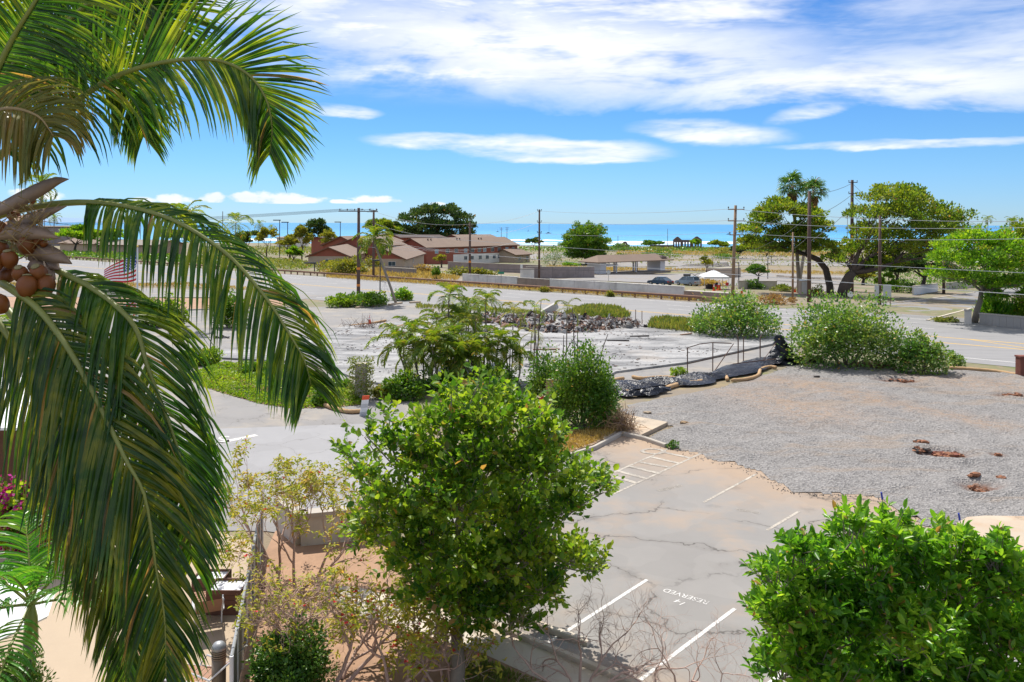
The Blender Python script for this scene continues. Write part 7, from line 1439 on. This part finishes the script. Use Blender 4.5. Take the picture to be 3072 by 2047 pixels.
bar_px('bent rusty top rail of the broken fence', [(2062, 1040, Yf), (2100, 1028, Yf + 0.5), (2138, 1023, Yf + 1), (2196, 1025, Yf + 1.5)], 0.03); bar_px('rusty diagonal brace of the broken fence', [(2146, 1108, Yf + 0.9), (2202, 1026, Yf + 1.6)], 0.03); bar_px('rusty lower rail of the broken fence', [(2066, 1087, Yf), (2140, 1068, Yf + 1), (2230, 1050, Yf + 2)], 0.025); bar_px('thin rusty brace before the slab edge', [(2292, 1074, Yf + 3), (2330, 1022, Yf + 3.4)], 0.02); bar_px('rusty rail lying along the slab edge', [(2200, 1087, Yf + 1.5), (2330, 1070, Yf + 3)], 0.03)
# ------------------------------------------------------------------ signs, cones, hydrant, blue markers
def cone(label, px, py, h, z=0.0):
    g = G(px, py, z); root = empty('traffic_cone', g, label, 'traffic cone', 'traffic cones'); r = h * 0.2
    MB().box(-r * 1.25, r * 1.25, -r * 1.25, r * 1.25, 0, h * 0.05).build('base', MATS['cone_orange'], root); MB().lathe((0, 0, h * 0.05), [(r, 0), (r * 0.22, h * 0.93), (r * 0.1, h * 0.95)], 12).build('cone_body', MATS['cone_orange'], root, True)
    for a, b in ((0.52, 0.68), (0.76, 0.86)): ra, rb = (r * (1 - 0.78 * q / 0.93) * 1.04 for q in (a, b)); MB().lathe((0, 0, 0), [(ra, h * (0.05 + a)), (rb, h * (0.05 + b))], 12).build('white_collar', MATS['white_plastic'], root)
cone('orange traffic cone standing beside the charred sticks', 1110, 980, 0.8, 0.1); cone('orange traffic cone at the left edge below the white canopy', 6, 1462, 0.75); cone('orange cone left before the tent', 2143, 868, 1.1); cone('orange cone right before the tent', 2158, 866, 1.5); cone('orange cone alone on the far street', 2226, 878, 1.0); cone('orange cone by the portable toilet', 2386, 870, 0.9)
def board(name, label, px, py, ty, w, h, face, back='sign_back', posts=1, rz=0.0, shape='rect', Y=None, txt=None, pm='grey_metal', tcol='sign_white', th=0.03, tsize=0.5):
    g = G(px, py); top = P(px, ty, g.y).z - g.z; root = empty(name, g, label, 'sign', None, rz)
    for s in ((0,) if posts == 1 else (-0.42, 0.42)): MB().tube([(s * w, 0.05, -0.1), (s * w, 0.05, top)], 0.04, 6).build('post', MATS[pm], root)
    if shape == 'oct': pts = [(w / 2 * math.cos(math.pi / 8 + k * math.pi / 4) / math.cos(math.pi / 8), w / 2 * math.sin(math.pi / 8 + k * math.pi / 4) / math.cos(math.pi / 8)) for k in range(8)]
    elif shape == 'disc': pts = [(w / 2 * math.cos(k * math.pi / 8), h / 2 * math.sin(k * math.pi / 8)) for k in range(16)]
    else: pts = [(-w / 2, -h / 2), (w / 2, -h / 2), (w / 2, h / 2), (-w / 2, h / 2)]
    zc = top - h / 2; n = len(pts); vs = [(x, y, z + zc) for y in (-th, 0.0) for x, z in pts]
    pl = MB().add(vs, [tuple(range(n)), tuple(range(2 * n - 1, n - 1, -1))] + [(i, n + i, n + (i + 1) % n, (i + 1) % n) for i in range(n)]).build('sign_plate', MATS[face], root)
    if txt:
        cu = bpy.data.curves.new('lettering', 'FONT'); cu.body = txt; cu.size = tsize; cu.align_x = 'CENTER'; cu.align_y = 'CENTER'; tmp = bpy.data.objects.new('lettering', cu); COL.objects.link(tmp); bpy.context.view_layer.update()
        me = bpy.data.meshes.new_from_object(tmp.evaluated_get(bpy.context.evaluated_depsgraph_get())); COL.objects.unlink(tmp); bpy.data.objects.remove(tmp); me.materials.clear(); me.materials.append(MATS[tcol]); o = bpy.data.objects.new('lettering', me); link(o, pl); o.location = (0, -th - 0.006, zc); o.rotation_euler = (rad(90), 0, 0)
    return root
board('road_sign', 'red octagonal stop sign half hidden by the bright green tree', 1638, 1268, 1188, 0.75, 0.75, 'sign_red', shape='oct', txt='STOP', tsize=0.3)
board('notice_sign', 'white notice sign before the vine-grown bush on the green island', 596, 1104, 1048, 0.42, 0.8, 'sign_white', posts=1)
board('road_sign', 'back of a wide blue-grey road sign on two posts by the street corner', 2662, 910, 845, 1.0, 1.5, 'sign_back', posts=2, pm='rust_steel'); board('road_sign', 'back of a tall road sign panel on the brown pole', 2632, 906, 848, 0.65, 1.4, 'sign_back'); board('road_sign', 'back of a round pale sign behind the largest bush', 2552, 905, 866, 0.7, 0.75, 'sign_white', shape='oct')
board('street_sign', 'green street name sign beside the roadside wall', 1504, 862, 816, 0.9, 0.35, 'sign_green'); board('notice_sign', 'white notice plate on the dark yard wall', 1565, 826, 794, 0.5, 0.9, 'sign_white'); board('road_sign', 'back of a diamond-like sign before the pavilion', 1826, 842, 808, 0.8, 0.8, 'sign_back', shape='oct')
board('notice_sign', 'round red sign beside the tent', 2182, 858, 842, 0.6, 0.6, 'sign_red', shape='disc')
for px, py, ty, lab in ((2655, 1520, 1468, 'blue-topped stake at the gravel edge, the left of two'), (2888, 1580, 1529, 'blue-topped stake at the gravel edge, the right of two')):
    g = G(px, py); root = empty('marker_stake', g, lab, 'stake'); h = P(px, ty, g.y).z; MB().tube([(0, 0, 0), (-0.05, 0, h * 0.62)], 0.012, 5).build('rod', MATS['cable_dark'], root); MB().tube([(-0.05, 0, h * 0.6), (-0.09, 0, h)], 0.03, 6).build('blue_cap', MATS['flag_blue'], root)
g = G(1774, 1284); root = empty('fire_hydrant', g, 'yellow fire hydrant before the vine thicket', 'hydrant')
MB().lathe((0, 0, 0.15), [(0.17, 0), (0.17, 0.05), (0.11, 0.07), (0.11, 0.42), (0.15, 0.44), (0.15, 0.49), (0.12, 0.52), (0.08, 0.62), (0.03, 0.65), (0.03, 0.70)], 12).build('barrel', MATS['hydrant_yellow'], root, True)
for d in ((1, 0, 0), (-1, 0, 0), (0, -1, 0)): dv = Vector(d); MB().tube([Vector((0, 0, 0.5)) + dv * 0.08, Vector((0, 0, 0.5)) + dv * 0.17, Vector((0, 0, 0.5)) + dv * 0.21], [0.055, 0.055, 0.075], 8).build('outlet', MATS['hydrant_yellow'], root)
g = G(1092, 1252); root = empty('barricade_board', g, 'small white barricade board with an orange tip leaning at the kerb', 'barricade')
for k in range(5): MB().obox((0.03 * k, 0, 0.1 + 0.2 * k), (0.16, 0.06, 0), (-0.01, 0.02, 0), (0.015, 0, 0.1)).build('stripe', MATS['cone_orange' if k == 4 else 'sign_white' if k % 2 else 'sign_back'], root)
# ------------------------------------------------------------------ flags
def flag(name, label, pole_px, hoist, fly, color, mats, nu, nv, Y, wave=0.18, parent=None):
    """hoist / fly = ((px, ytop), (px, ybottom)); cloth with thickness-free folds hanging from the pole"""
    mb = MB(); vs = []
    for i in range(nu + 1):
        u = i / nu
        for j in range(nv + 1):
            v = j / nv; hx, hy0, hy1 = hoist; fx, fy0, fy1 = fly; x = hx + (fx - hx) * u; y = hy0 + (fy0 - hy0) * u ** 0.8 + v * ((hy1 - hy0) + ((fy1 - fy0) - (hy1 - hy0)) * u) + 3 * math.sin(u * 7) * u
            vs.append(P(x, y, Y + wave * math.sin(u * 9 + v * 2) * (0.3 + u)))
    for i in range(nu):
        for j in range(nv): mb.mat(color((i + 0.5) / nu, (j + 0.5) / nv)); mb.add([vs[i * (nv + 1) + j], vs[(i + 1) * (nv + 1) + j], vs[(i + 1) * (nv + 1) + j + 1], vs[i * (nv + 1) + j + 1]], [(0, 1, 2, 3)])
    o = mb.build(name, [MATS[m] for m in mats], None, True); tag(o, label, 'flag'); return vs, o
def us(u, v):
    if u < 0.4 and v < 7 / 13:
        a, b = u / 0.4 * 12, v / (7 / 13) * 10; i, j = round(a), round(b)
        return 1 if 1 <= i <= 11 and 1 <= j <= 9 and (i + j) % 2 == 0 and abs(a - i) < 0.34 and abs(b - j) < 0.34 else 2
    return 0 if int(v * 13) % 2 == 0 else 1
Yp = G(413, 1010).y
flag('stars_and_stripes_flag', 'red, white and blue striped flag with stars seen through the hanging fronds', 413, (409, 763, 850), (313, 818, 858), us, ('flag_red', 'flag_white', 'flag_blue'), 60, 52, Yp)
def hi(u, v):
    if u < 0.5 and v < 0.5:
        a, b = u / 0.5, v / 0.5
        if abs(a - 0.5) < 0.09 or abs(b - 0.5) < 0.13: return 0
        if abs(a - 0.5) < 0.16 or abs(b - 0.5) < 0.22: return 1
        e = min(abs(a - b), abs(a + b - 1)); return 0 if e < 0.06 else 1 if e < 0.15 else 2
    return (1, 0, 2, 1, 0, 2, 1, 0)[min(7, int(v * 8))]
flag('jack_and_stripes_flag', 'limp flag with a small red-white-blue cross below the starred flag', 413, (409, 893, 950), (372, 925, 985), hi, ('flag_red', 'flag_white', 'flag_blue'), 44, 40, Yp, 0.12)
g = G(413, 1010); root = empty('flagpole', g, 'white flagpole behind the hanging coconut fronds', 'flagpole'); h = P(413, 752, g.y).z; MB().tube([(0, 0, 0), (0, 0, h)], [0.09, 0.06], 8).build('pole', MATS['pole_white'], root); MB().lathe((0, 0, h), [(0.03, 0), (0.1, 0.08), (0.1, 0.12), (0.02, 0.2)], 8).build('ball', MATS['hydrant_yellow'], root)
# ------------------------------------------------------------------ parked cars, tent, toilet
def car(label, px, py, rz, paint, kind, group='cars parked behind the roadside wall'):
    g = G(px, py); root = empty('parked_car', g, label, 'car', group, rz)
    if kind == 'sedan': body = [(-2.3, 0.35), (-2.3, 0.75), (-2.15, 0.92), (-1.5, 0.98), (1.0, 0.92), (2.05, 0.78), (2.3, 0.6), (2.3, 0.32)]; cab = [(-1.75, 0.96), (-1.0, 1.40), (-0.2, 1.47), (0.35, 1.42), (1.25, 0.93)]
    else: body = [(-2.3, 0.35), (-2.35, 0.9), (-2.25, 1.02), (1.2, 0.98), (2.1, 0.82), (2.32, 0.62), (2.32, 0.34)]; cab = [(-2.22, 1.0), (-1.9, 1.58), (-0.2, 1.66), (0.4, 1.6), (1.4, 0.98)]
    def loft(pf, w0, w1, mat, nm, top):
        n = len(pf); zs = [z for x, z in pf]; zmin, zmax = min(zs), max(zs); vs = []
        for s in (-1, 1):
            for x, z in pf: k = (z - zmin) / (zmax - zmin); vs.append((x, s * (w0 + (w1 - w0) * k), z))
        return MB().add(vs, [tuple(range(n)), tuple(range(2 * n - 1, n - 1, -1))] + [(i, n + i, n + (i + 1) % n, (i + 1) % n) for i in range(n)]).build(nm, mat, root)
    loft(body, 0.90, 0.84, MATS[paint], 'body', True); loft(cab, 0.80, 0.60, MATS['window_glass'], 'glasshouse', True)
    r = MB(); zt = max(z for x, z in cab); r.box(cab[1][0] + 0.05, cab[-2][0], -0.60, 0.60, zt - 0.03, zt + 0.03); r.build('roof', MATS[paint], root)
    for s in (-1, 1):
        for a, b in ((cab[0], cab[1]), (cab[-2], cab[-1]), ((-0.35, 0.95), (-0.3, zt))): MB().tube([(a[0], s * 0.80, a[1]), (b[0], s * 0.61, b[1])], 0.045, 5).build('pillar', MATS[paint], root)
        for x in (-1.4, 1.42):
            t = MB().tube([(x, s * 0.70, 0.33), (x, s * 0.91, 0.33)], 0.33, 14).build('wheel', MATS['tyre_rubber'], root); MB().tube([(x, s * 0.90, 0.33), (x, s * 0.925, 0.33)], 0.21, 10).build('rim', MATS['rim_alloy'], t)
        MB().box(-2.34, -2.2, s * 0.62 - 0.2, s * 0.62 + 0.2, 0.68, 0.84).build('tail_light', MATS['lamp_red'], root); MB().box(2.2, 2.33, s * 0.64 - 0.18, s * 0.64 + 0.18, 0.58, 0.7).build('headlight', MATS['lamp_clear'], root)
    return root
ra = math.atan2(RT[1], RT[0])
car('dark navy sedan parked behind the long grey wall', 1982, 853, ra + math.pi - 0.25, 'car_navy', 'sedan'); car('silver estate car parked behind dry weeds beside the navy sedan', 2064, 853, ra + math.pi - 0.3, 'car_silver', 'wagon')
g = G(2142, 862); root = empty('canopy_tent', g, 'white pop-up canopy tent beyond the highway', 'tent'); w = 2.0
MB().add([(-w, -w, 2.1), (w, -w, 2.1), (w, w, 2.1), (-w, w, 2.1), (0, 0, 3.1), (-w, -w, 1.8), (w, -w, 1.8), (w, w, 1.8), (-w, w, 1.8)], [(0, 1, 4), (1, 2, 4), (2, 3, 4), (3, 0, 4), (5, 6, 1, 0), (6, 7, 2, 1), (7, 8, 3, 2), (8, 5, 0, 3)]).build('canopy', MATS['tent_white'], root)
for x in (-1, 1):
    for y in (-1, 1): MB().tube([(x * w * 0.97, y * w * 0.97, 0), (x * w * 0.97, y * w * 0.97, 2.0)], 0.04, 5).build('leg', MATS['pole_white'], root)
for i, (dx, dy, hgt, m, lab) in enumerate(((-0.9, -0.5, 0.7, 'char_wood', 'dark bundle of gear under the left of the tent'), (0.6, 0.2, 0.9, 'black_metal', 'dark generator box under the tent'), (0.1, -0.8, 0.6, 'sign_red', 'red crate under the tent front'))):
    o = MB().obox((0, 0, hgt / 2), (0.45, 0.1, 0), (-0.08, 0.3, 0), (0, 0, hgt / 2)).obox((0.1, 0, hgt + 0.05), (0.3, 0, 0), (0, 0.22, 0), (0, 0, 0.06)).build('gear_box', MATS[m], None, False, Vector(g) + Vector((dx, dy, 0))); tag(o, lab, 'box')
g = G(2410, 876); root = empty('portable_toilet', g, 'tan portable toilet behind the fan palm trunks', 'toilet'); MB().box(-0.55, 0.55, -0.55, 0.55, 0, 2.05).build('cabin', MATS['cream_wall'], root); MB().box(-0.4, 0.4, -0.58, -0.552, 0.1, 1.9).build('door', MATS['pale_wall'], root); MB().lathe((0, 0, 2.05), [(0.62, 0), (0.6, 0.1), (0.3, 0.2), (0.05, 0.23)], 8).build('roof', MATS['white_plastic'], root)
# boats on the water
for px, py, k, lab in ((1646, 700, 1.0, 'sailing boat moored right of the sea-side pole'), (1585, 694, 0.6, 'small boat moored left of the sea-side pole'), (2186, 699, 0.8, 'boat moored behind the light brown pole'), (1493, 697, 0.7, 'small boat moored near the twin far poles')):
    u, v = ray(px, py); Y = (H - SEA) / v; root = empty('moored_boat', (u * Y, Y, SEA), lab, 'boat', 'boats moored off the shore'); s = 11 * k
    hull = [(-0.5, 0.0), (-0.46, 0.16), (0.46, 0.2), (0.5, 0.22), (0.34, 0.0)]; vs = [(x * s, y * s * 0.12 * (0.6 if abs(x) > 0.45 else 1), z * s * 0.55) for y in (-1, 1) for x, z in hull]
    MB().add(vs, [(0, 1, 2, 3, 4)[::-1], (5, 6, 7, 8, 9)] + [(i, i + 5, (i + 1) % 5 + 5, (i + 1) % 5)[::-1] for i in range(5)]).build('hull', MATS['car_silver'], root); MB().obox((-0.05 * s, 0, 0.14 * s), (0.18 * s, 0, 0), (0, 0.07 * s, 0), (0, 0, 0.05 * s)).build('cabin', MATS['window_glass'], root)
    MB().tube([(0.05 * s, 0, 0.1 * s), (0.05 * s, 0, (1.5 if k == 1 else 0.8) * s)], 0.22, 5).build('mast', MATS['grey_metal'], root)
# ------------------------------------------------------------------ patio things
A, Bp = G(700, 2200), G(790, 1655); u = Bp - A; Ln = u.length; u.normalize(); nn = Vector((-u.y, u.x, 0)); root = empty('screened_fence', A, 'dark screened chain-link fence with a pale top pipe between patio and garden', 'fence')
fh = 1.38; np_ = 8
MB().tube([u * 0 + UP * fh, u * Ln + UP * fh], 0.035, 8).build('top_rail', MATS['grey_metal'], root)
for i in range(np_ + 1):
    MB().tube([u * (Ln * i / np_) - UP * 0.05, u * (Ln * i / np_) + UP * (fh + 0.02)], 0.04, 8).build('post', MATS['pole_white'], root)
    if i < np_:
        MB().obox(u * (Ln * (i + 0.5) / np_) + UP * (fh / 2), u * (Ln / np_ / 2 - 0.05), nn * 0.006, UP * (fh / 2 - 0.06)).build('screen_panel', MATS['screen_mesh'], root)
root = empty('bollard_light', G(524, 2052), 'round bronze bollard light with louvres beside the fence', 'bollard light', None); c = P(524, 2047, 17.0); root.location = (c.x - 0.05, 16.9, 0)
root.location = G(662, 2090)
MB().lathe((0, 0, 0), [(0.14, 0), (0.14, 0.72)], 14).build('column', MATS['bollard_bronze'], root, True)
for k in range(4): MB().lathe((0, 0, 0.73 + k * 0.045), [(0.10, 0), (0.145, 0.005), (0.145, 0.025), (0.10, 0.035)], 14).build('louvre', MATS['bollard_bronze'], root)
MB().lathe((0, 0, 0.91), [(0.145, 0), (0.14, 0.06), (0.10, 0.12), (0.03, 0.15)], 14).build('dome', MATS['grey_metal'], root, True)
def planter(label, px, py, w, d, h):
    root = empty('planter_box', G(px, py), label, 'planter'); b_ = 0.05
    for i in range(5): MB().box(-w / 2, w / 2, -d / 2, -d / 2 + 0.03, h * i / 5 + 0.004, h * (i + 1) / 5 - 0.004).build('plank', MATS['planter_wood'], root); MB().box(-w / 2, w / 2, d / 2 - 0.03, d / 2, h * i / 5 + 0.004, h * (i + 1) / 5 - 0.004).build('plank', MATS['planter_wood'], root)
    for s in (-1, 1): MB().box(s * (w / 2 - 0.015) - 0.015, s * (w / 2 - 0.015) + 0.015, -d / 2 + 0.03, d / 2 - 0.03, 0, h).build('side_panel', MATS['planter_wood'], root)
    MB().box(-w / 2 + 0.03, w / 2 - 0.03, -d / 2 + 0.03, d / 2 - 0.03, 0, h - 0.06).build('lid', MATS['pole_white'], root)
planter('dark brown slatted box with a pale top by the fence', 690, 1835, 0.85, 0.7, 0.62); planter('dark brown box behind the lounge chair', 640, 1800, 0.8, 0.6, 0.6)
def lounge(label, px, py, rz, mat='sling_brown'):
    root = empty('lounge_chair', G(px, py), label, 'chair', 'chairs on the patio', rz); fr = MATS['pole_white']
    for s in (-1, 1):
        MB().tube([(s * 0.3, 0.9, 0.32), (s * 0.3, -0.35, 0.34), (s * 0.3, -0.9, 0.85)], 0.02, 6).build('side_rail', fr, root)
        for y in (0.75, -0.3): MB().tube([(s * 0.3, y, 0.33), (s * 0.3, y + 0.05, 0)], 0.018, 6).build('leg', fr, root)
        MB().tube([(s * 0.33, -0.45, 0.42), (s * 0.34, 0.0, 0.55), (s * 0.33, 0.15, 0.34)], 0.018, 6).build('armrest', fr, root)
    for i in range(9): y = 0.85 - i * 0.135; MB().box(-0.29, 0.29, y - 0.055, y + 0.055, 0.335, 0.35).build('slat', MATS[mat], root)
    MB().add([(-0.28, -0.37, 0.36), (0.28, -0.37, 0.36), (0.28, -0.89, 0.86), (-0.28, -0.89, 0.86)], [(0, 1, 2, 3)]).build('backrest', MATS[mat], root)
lounge('slatted brown lounge chair on the patio beyond the bollard', 628, 1870, 0.4); lounge('patio chair cut off by the lower edge of the picture', 600, 2080, 1.4); lounge('lounge chair shaded by the hanging fronds', 420, 2020, 0.9)
# white canopy roof and its shed at the left edge
A = P(-60, 1290, 22.0); g = Vector((A.x, A.y + 1.5, 0)); root = empty('carport', g, 'white ribbed metal canopy roof with a brown wall at the left edge', 'carport'); zr = P(60, 1240, 23.0).z
for i in range(9):
    x0 = -4 + i * 0.62; MB().add([(x0, -1.6, zr - 0.25), (x0 + 0.6, -1.6, zr - 0.25), (x0 + 0.6, 2.4, zr + 0.35), (x0, 2.4, zr + 0.35), (x0, -1.6, zr - 0.32), (x0 + 0.6, -1.6, zr - 0.32), (x0 + 0.6, 2.4, zr + 0.28), (x0, 2.4, zr + 0.28)], [(0, 1, 2, 3), (7, 6, 5, 4), (0, 4, 5, 1), (1, 5, 6, 2), (2, 6, 7, 3), (3, 7, 4, 0)]).build('roof_panel', MATS['white_plastic'], root)
MB().box(-4, 1.3, 1.9, 2.1, 0, zr).build('wall', MATS['planter_wood'], root)
for x in (-3.5, 1.2): MB().tube([(x, -1.4, 0), (x, -1.4, zr - 0.34)], 0.06, 8).build('post', MATS['bollard_bronze'], root)
# pale parasol beside the patio palm
g = P(-60, 2100, 13.5); g.z = 0; root = empty('patio_parasol', g, 'pale blue-white parasol behind the patio palm', 'parasol'); zc = P(0, 1815, 13.5).z; n = 8; vs = [(0, 0, zc + 0.35)] + [(1.15 * math.cos(k * math.pi / 4), 1.15 * math.sin(k * math.pi / 4), zc - 0.25) for k in range(8)] + [(0, 0, zc + 0.31)] + [(1.13 * math.cos(k * math.pi / 4), 1.13 * math.sin(k * math.pi / 4), zc - 0.29) for k in range(8)]
MB().add(vs, [(0, 1 + k, 1 + (k + 1) % 8) for k in range(8)] + [(9, 10 + (k + 1) % 8, 10 + k) for k in range(8)] + [(1 + k, 10 + k, 10 + (k + 1) % 8, 1 + (k + 1) % 8) for k in range(8)]).build('canopy', MATS['tent_white'], root); MB().tube([(0, 0, 0), (0, 0, zc + 0.4)], 0.03, 8).build('pole', MATS['grey_metal'], root); MB().lathe((0, 0, 0), [(0.3, 0), (0.3, 0.06), (0.06, 0.1)], 12).build('base', MATS['grey_metal'], root)
